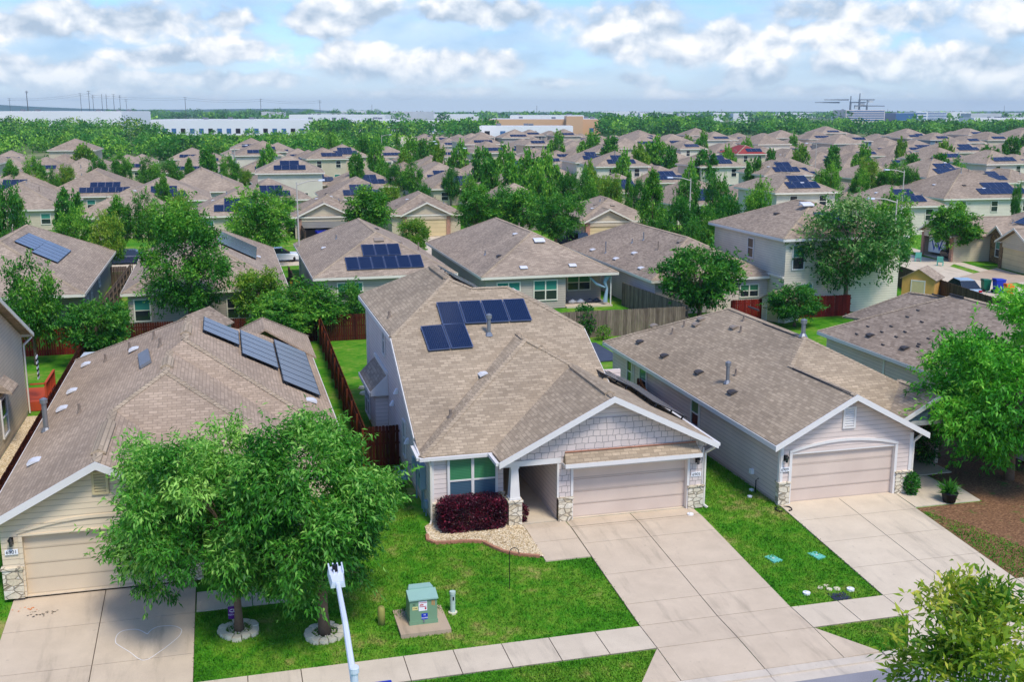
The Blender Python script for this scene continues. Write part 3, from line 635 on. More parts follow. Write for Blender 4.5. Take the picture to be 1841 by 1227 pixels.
gb = MB().box(-.2, .2, -.14, .14, .25, .62); gb.tube([(-.14, 0, .62), (-.14, 0, .78)], .035).tube([(.14, 0, .62), (.14, 0, .78)], .035).build('meter_body', m['meter'], gm)
MB().tube([(-.14, 0, .78), (-.14, 0, .86), (-.3, 0, .86), (-.3, 0, -.05)], .03).tube([(.14, 0, .78), (.14, 0, .9), (.42, 0, .9)], .03).tube([(0, 0, -.05), (0, 0, .25)], .05).build('gas_pipe', m['steel'], gm)
# ---------------------------------------------------------------- 6909 to the right
org = (25.6, 37.5, 0)
N9 = thing('family_house', 'pink-grey single-storey house right of the middle one, gable louvre over its garage, number 6909', 'house', org)
w = MB(); w.box(20.95, 21.1, 37.46, 56.8, .12, 2.66); w.box(21.1, 30.3, 56.65, 56.8, .1, 2.66); w.box(30.15, 30.3, 40, 56.65, .1, 2.6); w.box(27, 30.15, 44, 44.15, .02, 2.6); w.box(26.8, 26.95, 37.46, 44, .02, 2.6)
w.box(20.95, 21.38, 37.3, 37.46, .02, 2.5); w.box(26.23, 26.95, 37.3, 37.46, .02, 2.5); w.box(21.38, 26.23, 37.3, 37.46, 2.13, 2.5)
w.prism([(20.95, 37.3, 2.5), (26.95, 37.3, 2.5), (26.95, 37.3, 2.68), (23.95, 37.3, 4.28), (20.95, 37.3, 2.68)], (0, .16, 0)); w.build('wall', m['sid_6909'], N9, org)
MB().box(20.98, 21.09, 37.47, 56.78, -.05, .12).build('foundation', m['found'], N9, org)
tr = MB(); tr.box(20.93, 21.07, 37.26, 37.299, .95, 2.6); tr.box(20.905, 20.949, 37.26, 37.4, .0, 2.6); tr.box(26.83, 26.98, 37.26, 37.299, .95, 2.6)
tr.box(21.34, 21.46, 37.25, 37.5, 0, 2.15); tr.box(26.15, 26.27, 37.25, 37.5, 0, 2.15); k = 14; tr.box(21.46, 26.15, 37.3, 37.5, 2.07, 2.128)
for i in range(k):
    f0, f1 = i/k, (i+1)/k; z = lambda f: 2.15+.33*(1-(2*f-1)**2); x = lambda f: 21.34+f*4.93
    tr.hexa([(x(f0), 37.24, z(f0)), (x(f1), 37.24, z(f1)), (x(f1), 37.298, z(f1)), (x(f0), 37.298, z(f0)), (x(f0), 37.24, z(f0)+.11), (x(f1), 37.24, z(f1)+.11), (x(f1), 37.298, z(f1)+.11), (x(f0), 37.298, z(f0)+.11)])
build_each(tr, 'trim_board', m['trim'], N9, org)
stone_pier(N9, org, 20.95, 21.34, 37.26, 37.42, .9); stone_pier(N9, org, 26.3, 26.93, 37.26, 37.42, .9); stone_pier(N9, org, 27.3, 27.75, 40.1, 40.5, 1.3)
MB().box(27.4, 27.65, 40.2, 40.4, 1.37, 2.6).build('porch_post', m['trim'], N9, org); MB().box(27, 30.3, 39.0, 44, -.04, .02).build('porch_floor', m['conc2'], N9, org)
garage_door(N9, org, 21.46, 26.15, 37.44, 2.07, 'door'); MB().box(21.3, 26.3, 37.3, 37.44, -.02, .012).build('door_sill', m['conc2'], N9, org)
lv = MB(); x0, x1, z0, z1 = 23.72, 24.14, 3.08, 3.82
for a in ((x0-.08, x1+.08, z1, z1+.08), (x0-.08, x1+.08, z0-.08, z0), (x0-.08, x0, z0, z1), (x1, x1+.08, z0, z1)): lv.box(a[0], a[1], 37.24, 37.297, a[2], a[3])
for i in range(7): z = z0+.03+i*.102; lv.hexa([(x0, 37.25, z), (x1, 37.25, z), (x1, 37.295, z+.04), (x0, 37.295, z+.04), (x0, 37.25, z+.03), (x1, 37.25, z+.03), (x1, 37.295, z+.08), (x0, 37.295, z+.08)])
lv.build('gable_louvre', m['trim'], N9, org)
zr, s9 = 5.35, .54; HP = (25.55, 43.86, zr); HB = (25.55, 51.6, zr); GP = (23.95, 36.85, 4.5); GV = (23.95, 42.2, 4.5)
polys = [[(20.5, 36.85, 2.68), GP, GV, HP, HB, (20.5, 57.2, 2.68)], [GP, (27.35, 36.85, 2.68), (27.35, 38.85, 2.68), GV], [GV, (27.35, 38.85, 2.68), (30.6, 38.85, 2.68), HP], [HP, (30.6, 38.85, 2.68), (30.6, 57.2, 2.68), HB], [HB, (30.6, 57.2, 2.68), (20.5, 57.2, 2.68)],
         [(27.1, 38.2, 2.9), (28.75, 38.2, 3.8), (28.75, 41.2, 3.8), (27.1, 40.2, 2.9)], [(28.75, 38.2, 3.8), (30.4, 38.2, 2.9), (30.4, 40, 2.9), (28.75, 41.2, 3.8)]]
roof = roof_build(N9, org, polys, 'sh_main', caps=[(GV, HP), (HP, HB), (HB, (20.5, 57.2, 2.68)), (HB, (30.6, 57.2, 2.68)), (HP, (28.6, 40.85, 3.72)), (GP, GV), ((28.75, 38.2, 3.8), (28.75, 41.0, 3.8))],
    eaves=[((20.48, 36.85, 2.68), (20.48, 57.2, 2.68)), ((30.62, 38.85, 2.68), (30.62, 57.2, 2.68))])
rake(roof, org, [(20.44, 36.83, 2.66), (23.95, 36.83, 4.52), (27.4, 36.83, 2.68)]); rake(roof, org, [(27.05, 38.18, 2.88), (28.75, 38.18, 3.82), (30.45, 38.18, 2.88)], h=.2)
MB().prism([(27.3, 38.4, 2.7), (30.2, 38.4, 2.7), (30.2, 38.4, 2.9), (28.75, 38.4, 3.66), (27.3, 38.4, 2.9)], (0, .12, 0)).build('porch_gable', m['shake_b'], N9, org); MB().box(27.2, 30.3, 38.34, 38.56, 2.5, 2.7).build('porch_beam', m['trim'], N9, org)
LPp = plane((20.5, 36.85, 2.68), GP, GV); lp = lambda x, y: gpl(x, y, *LPp)
vk = MB()
for (a, b) in (((1425, 664), (1530, 710)), ((1372, 583), (1427, 604)), ((1345, 552), (1364, 559))):
    a, b = lp(*a), lp(*b); vk.bar(a+np.array([0, 0, .02]), b+np.array([0, 0, .02]), .05, .08)
build_each(vk, 'ridge_vent', m['vent_k'], roof, org)
for x, y in ((1151, 616), (1195, 641), (1257, 671), (1317, 707), (1176, 587), (1261, 575), (1320, 590), (1252, 585)): vent_on(N9, org, lp(x, y), LPp[1], 'vent_k' if x in (1151, 1195, 1257, 1317) else 'vent')
for x, y, h, r_, c in ((1308, 688, .8, .09, 1), (1323, 675, .3, .05, 0), (1209, 600, .3, .05, 0), (1230, 587, .3, .05, 0), (1337, 577, .3, .05, 0), (1332, 597, .3, .05, 0), (1444, 604, .6, .1, 1)): pipe_on(N9, org, lp(x, y), h, r_, 'pipe' if c else 'pvc', c)
for y, ww in ((53.9, .9), (52.05, .9), (45.4, .8)): window(N9, org, (20.945, y, 1.62), ww, 1.15, 'left', 'glass_g' if y < 53 else 'glass', 'glass')
downspout(N9, org, [(20.46, 53.6, 2.5), (20.88, 53.6, 2.2), (20.88, 53.6, .0)]); downspout(N9, org, [(27.3, 37.2, 2.5), (27.02, 37.3, 2.2), (27.02, 37.3, .1), (27.1, 36.9, .02)])
lantern(N9, org, (21.13, 37.26, 1.98)); number_plate(N9, org, (21.14, 37.255, 1.5), '6909', .4)
MB().box(20.86, 20.945, 49.2, 49.45, 2.2, 2.4).build('flood_light', m['vent'], N9, org); MB().box(20.8, 20.945, 39.4, 39.6, .6, .8).build('vent_hood', m['white'], N9, org); hs_ = MB().tube([(20.93, 39.0, .55), (20.8, 38.95, .5), (20.78, 38.9, -.02)], .025).build('tap_hose', m['black'], N9, org)
# ---------------------------------------------------------------- 6901 on the left
org = (-3.5, 36, 0)
N1 = thing('family_house', 'cream single-storey house behind the two front trees, staircase of grey solar panels, number 6901', 'house', org)
w = MB(); w.box(-7.55, -7.4, 36.1, 59.6, .1, 2.5); w.box(3.55, 3.7, 42.9, 62, .1, 2.6); w.box(-7.4, 3.55, 59.4, 59.55, .1, 2.5); w.box(-1.5, -1.35, 36.1, 40, .02, 2.5); w.box(-1.35, 2.4, 40, 40.15, .02, 2.5); w.box(2.25, 2.4, 40.15, 42.9, .02, 2.5); w.box(2.4, 3.55, 42.9, 43.05, .02, 2.5)
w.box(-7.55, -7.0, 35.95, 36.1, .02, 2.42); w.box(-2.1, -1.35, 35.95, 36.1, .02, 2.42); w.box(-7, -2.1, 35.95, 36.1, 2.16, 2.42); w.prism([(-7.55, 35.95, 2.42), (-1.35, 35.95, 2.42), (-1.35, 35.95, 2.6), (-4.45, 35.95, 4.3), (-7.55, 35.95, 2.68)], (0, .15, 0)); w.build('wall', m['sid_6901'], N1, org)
tr = MB(); tr.box(-7.02, -6.9, 35.9, 36.2, 0, 2.16); tr.box(-2.2, -2.08, 35.9, 36.2, 0, 2.16); tr.box(-6.9, -2.2, 35.9, 36.2, 2.1, 2.158)
for i in range(14):
    f0, f1 = i/14, (i+1)/14; z = lambda f: 2.2+.34*(1-(2*f-1)**2); x = lambda f: -7.05+f*5.0
    tr.hexa([(x(f0), 35.9, z(f0)), (x(f1), 35.9, z(f1)), (x(f1), 35.948, z(f1)), (x(f0), 35.948, z(f0)), (x(f0), 35.9, z(f0)+.1), (x(f1), 35.9, z(f1)+.1), (x(f1), 35.948, z(f1)+.1), (x(f0), 35.948, z(f0)+.1)])
build_each(tr, 'trim_board', m['sid_6901'], N1, org)
lv = MB(); x0, x1, z0, z1 = -4.58, -4.22, 3.4, 4.02
for a in ((x0-.08, x1+.08, z1, z1+.08), (x0-.08, x1+.08, z0-.08, z0), (x0-.08, x0, z0, z1), (x1, x1+.08, z0, z1)): lv.box(a[0], a[1], 35.88, 35.947, a[2], a[3])
for i in range(6): z = z0+.03+i*.1; lv.hexa([(x0, 35.89, z), (x1, 35.89, z), (x1, 35.945, z+.04), (x0, 35.945, z+.04), (x0, 35.89, z+.03), (x1, 35.89, z+.03), (x1, 35.945, z+.08), (x0, 35.945, z+.08)])
lv.build('gable_louvre', m['stoneyel'], N1, org)
garage_door(N1, org, -6.9, -2.2, 36.1, 2.1, 'door2'); stone_pier(N1, org, -7.53, -7.02, 35.9, 36.06, 1.0); stone_pier(N1, org, -2.05, -1.4, 35.9, 36.06, 1.0); MB().box(-7, -2.1, 35.95, 36.1, -.02, .012).build('door_sill', m['conc2'], N1, org)
lantern(N1, org, (-7.22, 35.93, 1.98)); number_plate(N1, org, (-7.25, 35.925, 1.6), '6901', .4)
ze, k5 = 2.67, .53; G1 = (-4.45, 35.5, 4.55); R1 = (-4.45, 42.0, 4.55); A1 = (-2.6, 43.87, 5.48); A1b = (-2.6, 47.78, 5.48); A2 = (-1.97, 48.4, 5.84); A2b = (-1.97, 53.5, 5.84)
A1e = (3.0, 38.3, 2.67); vx = (3.0, 42.2, 2.67)
polys = [[(-8, 35.5, ze), G1, R1, A1, A1b, A2, A2b, (-8, 60, ze)], [G1, (-.9, 35.5, 2.67), (-.9, 38.4, 2.67), R1], [R1, (-.9, 38.4, 2.67), A1e, A1], [A1, A1e, vx, A1b], [A1b, vx, (4.1, 42.3, 2.75), A2], [A2, (4.1, 42.3, 2.75), (4.1, 60, 2.75), A2b], [A2b, (4.1, 60, 2.75), (-8, 60, ze)],
         [(-.8, 63, 2.7), (1.7, 60.6, 4.35), (4.3, 63, 2.7)], [(4.3, 63, 2.7), (1.7, 60.6, 4.35), (1.7, 57.2, 4.35), (4.3, 57, 2.72)], [(-.8, 63, 2.7), (-.8, 58, 2.7), (1.7, 57.2, 4.35), (1.7, 60.6, 4.35)]]
roof = roof_build(N1, org, polys, 'sh_6901', caps=[(G1, R1), (R1, A1), (A1, A1e), (A1, A1b), (A2, (4.1, 42.3, 2.75)), (A2, A2b), (A2b, (-8, 60, ze)), ((1.7, 60.6, 4.35), (-.8, 63, 2.7)), ((1.7, 60.6, 4.35), (4.3, 63, 2.7))],
   eaves=[((-8.02, 35.5, ze), (-8.02, 60, ze)), ((4.12, 42.3, 2.74), (4.12, 60, 2.74)), ((3.02, 42.28, 2.73), (4.1, 42.28, 2.73)), ((-.9, 38.38, 2.66), (3.0, 38.28, 2.66))], capmat='cap')
rake(roof, org, [(-8.05, 35.48, 2.65), (-4.45, 35.48, 4.57), (-.85, 35.48, 2.66)], h=.26)
rv = MB()
for p, q, a, b in ((G1, R1, .16, .72), (A1, A1b, .2, .62), (A2, A2b, .25, .6)):
    p, q = np.array(p), np.array(q); a, b = p+(q-p)*a, p+(q-p)*b; sd = unit(np.cross(q-p, (0, 0, 1.)))
    for sg in (1, -1): rv.hexa([a-(0, 0, .02), b-(0, 0, .02), b+sd*sg*.24-(0, 0, .1), a+sd*sg*.24-(0, 0, .1), a+(0, 0, .12), b+(0, 0, .12), b+sd*sg*.24, a+sd*sg*.24])
build_each(rv, 'ridge_vent', m['cap'], roof, org)
LPp = plane((-8, 35.5, ze), G1, R1); lp = lambda x, y: gpl(x, y, *LPp)
for x, y in ((155, 657), (130, 705), (112, 737), (62, 832), (241, 630)): vent_on(N1, org, lp(x, y), LPp[1], 'flash', .55, .4)
pipe_on(N1, org, lp(83, 774), 1.15, .1, 'pipe', True)
for x, y in ((143, 742), (190, 650), (233, 628), (277, 609), (288, 622)): pipe_on(N1, org, lp(x, y), .36, .055)
a, b = lp(262, 658), lp(258, 636); MB().bar(a+np.array([0, 0, .06]), b+np.array([0, 0, .06]), .5, .12, LPp[1]).build('skylight_tube', m['steel'], N1, org)
R2p = plane(A2, A2b, (4.1, 48, 2.75))
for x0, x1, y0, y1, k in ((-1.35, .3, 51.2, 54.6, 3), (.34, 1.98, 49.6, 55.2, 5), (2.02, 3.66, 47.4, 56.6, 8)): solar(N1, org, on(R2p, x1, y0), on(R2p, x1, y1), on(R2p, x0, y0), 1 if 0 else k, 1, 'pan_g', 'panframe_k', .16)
vent_on(N1, org, on(R2p, 3.2, 46.2), R2p[1], 'flash', .55, .4); vent_on(N1, org, on(R2p, 3.0, 57.6), R2p[1], 'flash', .55, .4)
pat = thing('patio_cover', 'pale metal patio cover at the back of the cream 6901 house', 'patio cover', (-6.3, 61.5, 0))
MB().hexa([(-1.7, -1.4, 2.5), (1.6, -1.4, 2.5), (1.6, 1.7, 2.3), (-1.7, 1.7, 2.3), (-1.7, -1.4, 2.56), (1.6, -1.4, 2.56), (1.6, 1.7, 2.36), (-1.7, 1.7, 2.36)]).build('roof_sheet', m['sheetm'], pat)
for x in (-.6, .5): MB().bar((x, -1.38, 2.59), (x, 1.68, 2.39), .06, .05).build('seam', m['steel'], pat)
for x in (-1.6, 1.5): MB().box(x-.05, x+.05, 1.5, 1.6, 0, 2.3).build('post', m['white'], pat)
# ---------------------------------------------------------------- 6911 on the far right
org = (39.2, 38, 0)
N11 = thing('family_house', 'taupe-roofed house at the right, half hidden by the bright green tree', 'house', org)
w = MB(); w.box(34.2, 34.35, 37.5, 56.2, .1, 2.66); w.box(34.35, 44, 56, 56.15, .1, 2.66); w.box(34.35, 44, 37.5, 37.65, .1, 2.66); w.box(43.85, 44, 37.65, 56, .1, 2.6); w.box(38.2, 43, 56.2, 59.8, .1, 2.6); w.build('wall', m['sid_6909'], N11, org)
a, b = (39.1, 42.3, 5.5), (39.1, 51.4, 5.5)
polys = [[(33.8, 37.1, 2.72), a, b, (33.8, 56.6, 2.72)], [(33.8, 37.1, 2.72), (44.4, 37.1, 2.72), a], [a, (44.4, 37.1, 2.72), (44.4, 56.6, 2.72), b], [b, (44.4, 56.6, 2.72), (33.8, 56.6, 2.72)],
   [(37.8, 60.4, 2.7), (40.6, 57.6, 4.6), (40.6, 52.5, 5.0), (37.8, 55.6, 3.2)], [(37.8, 60.4, 2.7), (43.4, 60.4, 2.7), (40.6, 57.6, 4.6)], [(43.4, 60.4, 2.7), (43.4, 54, 2.7), (40.6, 52.5, 4.8), (40.6, 57.6, 4.6)]]
roof = roof_build(N11, org, polys, 'sh_mid2', caps=[(a, b), (a, (33.8, 37.1, 2.72)), (b, (33.8, 56.6, 2.72)), ((40.6, 57.6, 4.6), (37.8, 60.4, 2.7)), ((40.6, 57.6, 4.6), (40.6, 53, 4.95))], eaves=[((33.78, 37.1, 2.72), (33.78, 56.6, 2.72)), ((33.8, 56.62, 2.72), (37.8, 56.62, 2.72))])
LPp = plane((33.8, 37.1, 2.72), a, b); lp = lambda x, y: gpl(x, y, *LPp)
for x, y in ((1565, 604), (1627, 627)): vent_on(N11, org, lp(x, y), LPp[1], 'vent_k')
for i, (x, y) in enumerate(((1650, 559), (1631, 571), (1657, 580), (1698, 593), (1602, 588), (1611, 607), (1669, 610), (1652, 620), (1627, 598), (1587, 621), (1650, 624), (1540, 602), (1560, 588), (1585, 598), (1713, 625), (1670, 652))):
    p = lp(x, y); MB().bar(p+np.array([0, -.14, .03]), p+np.array([.02, .14, .03+(i % 3)*.01]), .08, .05).build('roof_bracket', m['vent_k'], N11, org)
dk = MB()
for p in (b, (40.6, 55, 4.85)): dk.bar(np.array(p)+(-.16, -1.0, .02), np.array(p)+(-.16, .2, .02), .06, .09)
build_each(dk, 'ridge_vent', m['vent_k'], roof, org)
tr = MB().box(34.15, 34.198, 50.2, 50.35, .1, 2.6).box(34.15, 34.198, 45.1, 45.25, .1, 2.6); build_each(tr, 'trim_board', m['trim'], N11, org)
# ---------------------------------------------------------------- two-storey house cut by the left edge
org = (-15, 50, 0)
L0 = thing('family_house', 'tan two-storey house cut off by the left edge of the photo', 'house', org)
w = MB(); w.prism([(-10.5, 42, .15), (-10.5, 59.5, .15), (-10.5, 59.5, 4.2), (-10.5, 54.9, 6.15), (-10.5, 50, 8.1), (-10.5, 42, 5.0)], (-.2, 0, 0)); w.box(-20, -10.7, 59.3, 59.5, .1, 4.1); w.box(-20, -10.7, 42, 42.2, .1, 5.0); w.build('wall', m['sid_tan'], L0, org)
MB().box(-10.66, -10.52, 42, 59.5, -.05, .15).build('foundation', m['found'], L0, org)
polys = [[(-10.05, 60.2, 4.2), (-10.05, 50, 8.4), (-20, 50, 8.4), (-20, 60.2, 4.2)], [(-10.05, 41.5, 5.0), (-20, 41.5, 5.0), (-20, 50, 8.4), (-10.05, 50, 8.4)]]
roof = roof_build(L0, org, polys, 'sh_mid', eaves=[((-10.02, 60.2, 4.2), (-10.02, 50, 8.38)), ((-20, 60.22, 4.2), (-10.05, 60.22, 4.2))], trim='trim_w')
aw = MB().hexa([(-10.49, 52.6, 2.9), (-9.9, 52.6, 2.75), (-9.9, 54.3, 2.75), (-10.49, 54.3, 2.9), (-10.49, 52.6, 3.35), (-9.9, 52.6, 2.85), (-9.9, 54.3, 2.85), (-10.49, 54.3, 3.35)]).build('window_awning', m['sh_mid'], L0, org)
window(L0, org, (-10.495, 53.4, 1.55), 1.2, 1.7, 'right', 'glass', 'glass_d'); window(L0, org, (-10.495, 50.9, 1.55), 1.0, 1.7, 'right', 'glass', 'glass_d')
downspout(L0, org, [(-10.1, 60.0, 4.0), (-10.42, 59.45, 3.7), (-10.42, 59.45, .05)])
dkk = thing('wooden_deck', 'orange stained deck with railing behind the left-edge house', 'deck', (-10.2, 61, 0))
MB().box(-3, .6, -1.0, 2.2, .35, .5).box(-3, .62, -1.03, -.98, .0, .5).box(.58, .63, -1, 2.2, 0, .5).build('deck_floor', m['deck'], dkk)
rl = MB(); rl.bar((.55, -1, 1.45), (.55, 2.2, 1.45), .12, .06).bar((.55, -1, .65), (.55, 2.2, .65), .05, .07).bar((-.2, -.98, 1.45), (.55, -.98, 1.45), .12, .06)
for y in (-.95, .6, 2.1): rl.box(.5, .6, y-.05, y+.05, .5, 1.42)
for i in range(14): rl.box(.535, .565, -.8+i*.22, -.765+i*.22, .68, 1.42)
rl.build('railing', m['deck'], dkk)
fl = thing('hanging_flag', 'striped flag hanging on the back corner of the left-edge house', 'flag', (-10.05, 60.6, 1.6))
fm = MB()
for i in range(9): fm.box(0, .03, -.25, .25, i*.14, i*.14+.14, i % 2)
fm.build('flag_cloth', [m['white'], m['black']], fl); MB().tube([(0, 0, 1.26), (0, -.1, 1.4)], .02).build('flag_hook', m['steel'], fl)
# ---------------------------------------------------------------- generic hip-roofed house
def hip_polys(x0, x1, y0, y1, ez, k):
    w, d = x1-x0, y1-y0; r = min(w, d)/2; z = ez+k*r
    if d >= w: a, b = ((x0+x1)/2, y0+r, z), ((x0+x1)/2, y1-r, z)
    else: a, b = (x0+r, (y0+y1)/2, z), (x1-r, (y0+y1)/2, z)
    A, B, C, D = (x0, y0, ez), (x1, y0, ez), (x1, y1, ez), (x0, y1, ez)
    if abs(d-w) < .02: return [[A, B, a], [B, C, a], [C, D, a], [D, A, a]], [(a, A), (a, B), (a, C), (a, D)]
    if d > w: return [[A, B, a], [B, C, b, a], [C, D, b], [D, A, a, b]], [(a, A), (a, B), (b, C), (b, D), (a, b)]
    return [[A, B, b, a], [B, C, b], [C, D, a, b], [D, A, a]], [(a, A), (b, B), (b, C), (a, D), (a, b)]
def gable_polys(x0, x1, y0, y1, ez, k):   # ridge runs along y, open end at y0
    c = (x0+x1)/2; z = ez+k*(x1-x0)/2
    return [[(x0, y0, ez), (c, y0, z), (c, y1, z), (x0, y1, ez)], [(c, y0, z), (x1, y0, ez), (x1, y1, ez), (c, y1, z)]], [((c, y0, z), (c, y1, z))]
def house(label, loc, w, d, ez, wall='sid_tan', roof='sh_mid', rz=0., k=.5, panels=(), wins=(), bump=None, garage=None, brick=None, detail=1, group=None, cut=None, trim='trim_w', name='family_house', seed=0, second=None):
    g = random.Random(seed*31+int(loc[0]*7)); o = (0, 0, 0); T = thing(name, label, 'house', (loc[0], loc[1], loc[2] if len(loc) > 2 else 0), rz, group)
    ov = .42; a = w/2; wb = MB()
    if cut:                                  # covered patio notched out of the front right corner: (width, depth)
        cw, cd = cut
        wb.box(-a, a-cw, 0, .16, 0, ez-.12).box(a-cw-.16, a-cw, .16, cd, 0, ez-.12).box(a-cw, a, cd, cd+.16, 0, ez-.12).box(a-.16, a, cd+.16, d, 0, ez-.12).box(-a, -a+.16, .16, d, 0, ez-.12).box(-a+.16, a-.16, d-.16, d, 0, ez-.12)
    else: wb.box(-a, a, 0, d, 0, ez-.12)
    P, caps = hip_polys(-a-ov, a+ov, -ov, d+ov, ez, k); ea = [((-a-ov, -ov-.02, ez), (a+ov, -ov-.02, ez)), ((-a-ov-.02, -ov, ez), (-a-ov-.02, d+ov, ez)), ((a+ov+.02, -ov, ez), (a+ov+.02, d+ov, ez))]
    if bump:                                  # forward hip wing (x0, x1, depth)
        b0, b1, bd = bump; wb.box(b0, b1, -bd, -.001, 0, ez-.14)
        p2, c2 = hip_polys(b0-ov, b1+ov, -bd-ov, (b1-b0)/2+2.5, ez-.02, k*.98); P += p2; caps += c2[:2]+c2[-1:]; ea.append(((b0-ov, -bd-ov-.02, ez-.02), (b1+ov, -bd-ov-.02, ez-.02)))
    if second:                                # one-storey wing in front of a two-storey block (x0, x1, depth)
        b0, b1, bd = second; wb.box(b0, b1, -bd, -.001, 0, 2.66)
        p2, c2 = hip_polys(b0-ov, b1+ov, -bd-ov, .0, 2.78, .45); P += p2; caps += c2; ea.append(((b0-ov, -bd-ov-.02, 2.78), (b1+ov, -bd-ov-.02, 2.78)))
    W_ = wb.build('wall', m[wall], T)
    fy = 0.
    if garage:                                # front gable wing with a garage: (x, width, depth, door material, pier material)
        gx, gw, gd, dm, pm = garage; e0, e1 = gx-gw/2, gx+gw/2; fy = -gd
        gb = MB()
        if dm or gd < 2: gb.box(e0, e1, -gd+.2, -.001, 0, 2.6)
        else: gb.box(e0, e0+.2, -gd+.2, -.001, 0, 2.6).box(e1-.2, e1, -gd+.2, -.001, 0, 2.6); MB().poly([(e0+.2, -.01, 0), (e1-.2, -.01, 0), (e1-.2, -.01, 2.6), (e0+.2, -.01, 2.6)]).build('garage_back', m['steel'], T); MB().poly([(e0+.2, -gd, .015), (e1-.2, -gd, .015), (e1-.2, -.02, .015), (e0+.2, -.02, .015)]).build('garage_floor', m['conc2'], T)
        build_each(MB().box(e0, e0+.5, -gd, -gd+.2, 0, 2.5).box(e1-.5, e1, -gd, -gd+.2, 0, 2.5), 'garage_pier', m[pm], T); build_each(gb, 'garage_wing', m[wall], T)
        MB().box(e0+.5, e1-.5, -gd, -gd+.199, 2.15, 2.6).prism([(e0, -gd, 2.61), (e1, -gd, 2.61), ((e0+e1)/2, -gd, 2.61+gw*.24)], (0, .18, 0)).build('garage_gable', m[wall], T)
        if dm: MB().box(e0+.5, e1-.5, -gd+.12, -gd+.19, .02, 2.14).build('garage_door', m[dm], T)
        elif gd < 2: MB().poly([(e0+.5, -gd+.19, .02), (e1-.5, -gd+.19, .02), (e1-.5, -gd+.19, 2.15), (e0+.5, -gd+.19, 2.15)]).build('garage_shade_sheet', m['dark'], T)  # black sheet stands for the shade inside the garage
        p2, c2 = gable_polys(e0-.3, e1+.3, -gd-.35, 2.5, 2.72, .48); P += p2; caps += c2
        c_ = (e0+e1)/2
    R_ = roof_build(T, o, P, roof, caps=caps if detail else (), eaves=ea, trim=trim, fas_h=.2)
    if garage: rake(R_, o, [(e0-.34, -gd-.37, 2.7), (c_, -gd-.37, 2.74+.48*(gw/2+.3)), (e1+.34, -gd-.37, 2.7)], trim, h=.2)
    for i, (x, z, ww, hh, *r) in enumerate(wins):
        window(T, o, (x, (r[1] if len(r) > 1 else 0)-.005, z), ww, hh, 'front', r[0] if r else 'glass_t', 'glass', 2 if ww > 1.2 else 1, trim)
    cs = 1/sqrt(1+k*k)
    for (f, u0, u1, v0, v1, nc, nr) in panels:  # f: s front slope, w left slope, e right slope; v measured up the slope from the eave
        for_ = {'s': lambda u, v: (u, -ov+v*cs, ez+v*cs*k), 'e': lambda u, v: (a+ov-v*cs, u, ez+v*cs*k), 'w': lambda u, v: (-a-ov+v*cs, u, ez+v*cs*k)}[f]
        if f == 'w': u0, u1 = u1, u0
        solar(T, o, for_(u0, v0), for_(u1, v0), for_(u0, v1), nc, nr)
    if detail:
        zt = lambda x, y: ez+k*min(a+ov-abs(x), y+ov, d+ov-y)
        for i in range(5 if detail > 1 else 3):
            x = g.uniform(-a*.8, a*.8); y = g.uniform(d*.12, d*.55); z = zt(x, y); s = -1 if x < 0 else 1
            n = np.array([s*k, 0, 1]) if a+ov-abs(x) < y+ov else np.array([0, -k, 1])
            if i < 2: pipe_on(T, o, (x, y, z), g.choice((.35, .35, .7)), .06, 'pipe' if i else 'pvc')
            else: vent_on(T, o, (x, y, z), unit(n), g.choice(('vent', 'vent_k', 'flash')), .5, .36)
    T['_a'] = a; del T['_a']
    return T
PNL = lambda wd, rows=2: [('s', -wd/2, wd/2, .9, 2.5, max(2, int(wd/1.05)), 1)]+([('s', -wd*.3, wd*.3, 2.56, 4.1, max(2, int(wd*.6/1.05)), 1)] if rows > 1 else [])
def world_panels(T, pl_, arrs, **k):      # arrays given by sight lines onto a roof plane
    org = T.location
    for A, B, D, nc, nr in arrs: solar(T, org, gpl(*A, *pl_), gpl(*B, *pl_), gpl(*D, *pl_), nc, nr, **k)
hA = house('grey-walled single-storey house at left with blue-grey panels high on its right roof slope', (-16.4, 81.8), 12.0, 24.5, 2.8, 'sid_grey', 'sh_mid', detail=2, cut=(3.2, 2.2), wins=[(1.1, 1.35, 1.5, 1.4)], seed=1)
plA = plane((-9.98, 81, 2.8), (-9.98, 100, 2.8), (-16.4, 90, 6.01))
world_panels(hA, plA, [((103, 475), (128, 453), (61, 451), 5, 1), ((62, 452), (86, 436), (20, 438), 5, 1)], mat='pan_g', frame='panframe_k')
for y, h in ((86.5, 1.6), (89.2, 1.6), (95, .6)): window(hA, tuple(hA.location), (-10.395, y, 1.6), .8, h, 'right', 'glass', 'glass')
hB = house('brown-roofed house behind the tall dense tree, slim panel array on its right slope', (-1.6, 81.2), 10.9, 23.5, 2.8, 'sid_warm', 'sh_mid', detail=2, wins=[(-4.5, 1.45, 1.0, 1.5), (2.2, 1.3, 1.5, 1.4, 'glass')], seed=2)
plB = plane((4.27, 81, 2.8), (4.27, 100, 2.8), (-1.6, 90, 5.74))
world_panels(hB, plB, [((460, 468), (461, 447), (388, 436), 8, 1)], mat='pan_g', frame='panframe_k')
hC = house('brown-roofed house with two rows of navy panels facing us behind the middle house', (12.1, 85.0), 10.6, 22.5, 2.8, 'sid_warm', 'sh_mid', detail=2, wins=[(-2.85, 1.55, 1.9, 1.35), (2.2, 1.5, 1.7, 1.3)], seed=3, bump=None)
plC = plane((6.3, 84.58, 2.8), (17.9, 84.58, 2.8), (12.1, 90.4, 5.71))
world_panels(hC, plC, [((624, 488), (763, 482), (620, 465), 6, 1), ((653, 462.5), (722, 460), (650, 442), 3, 1)])
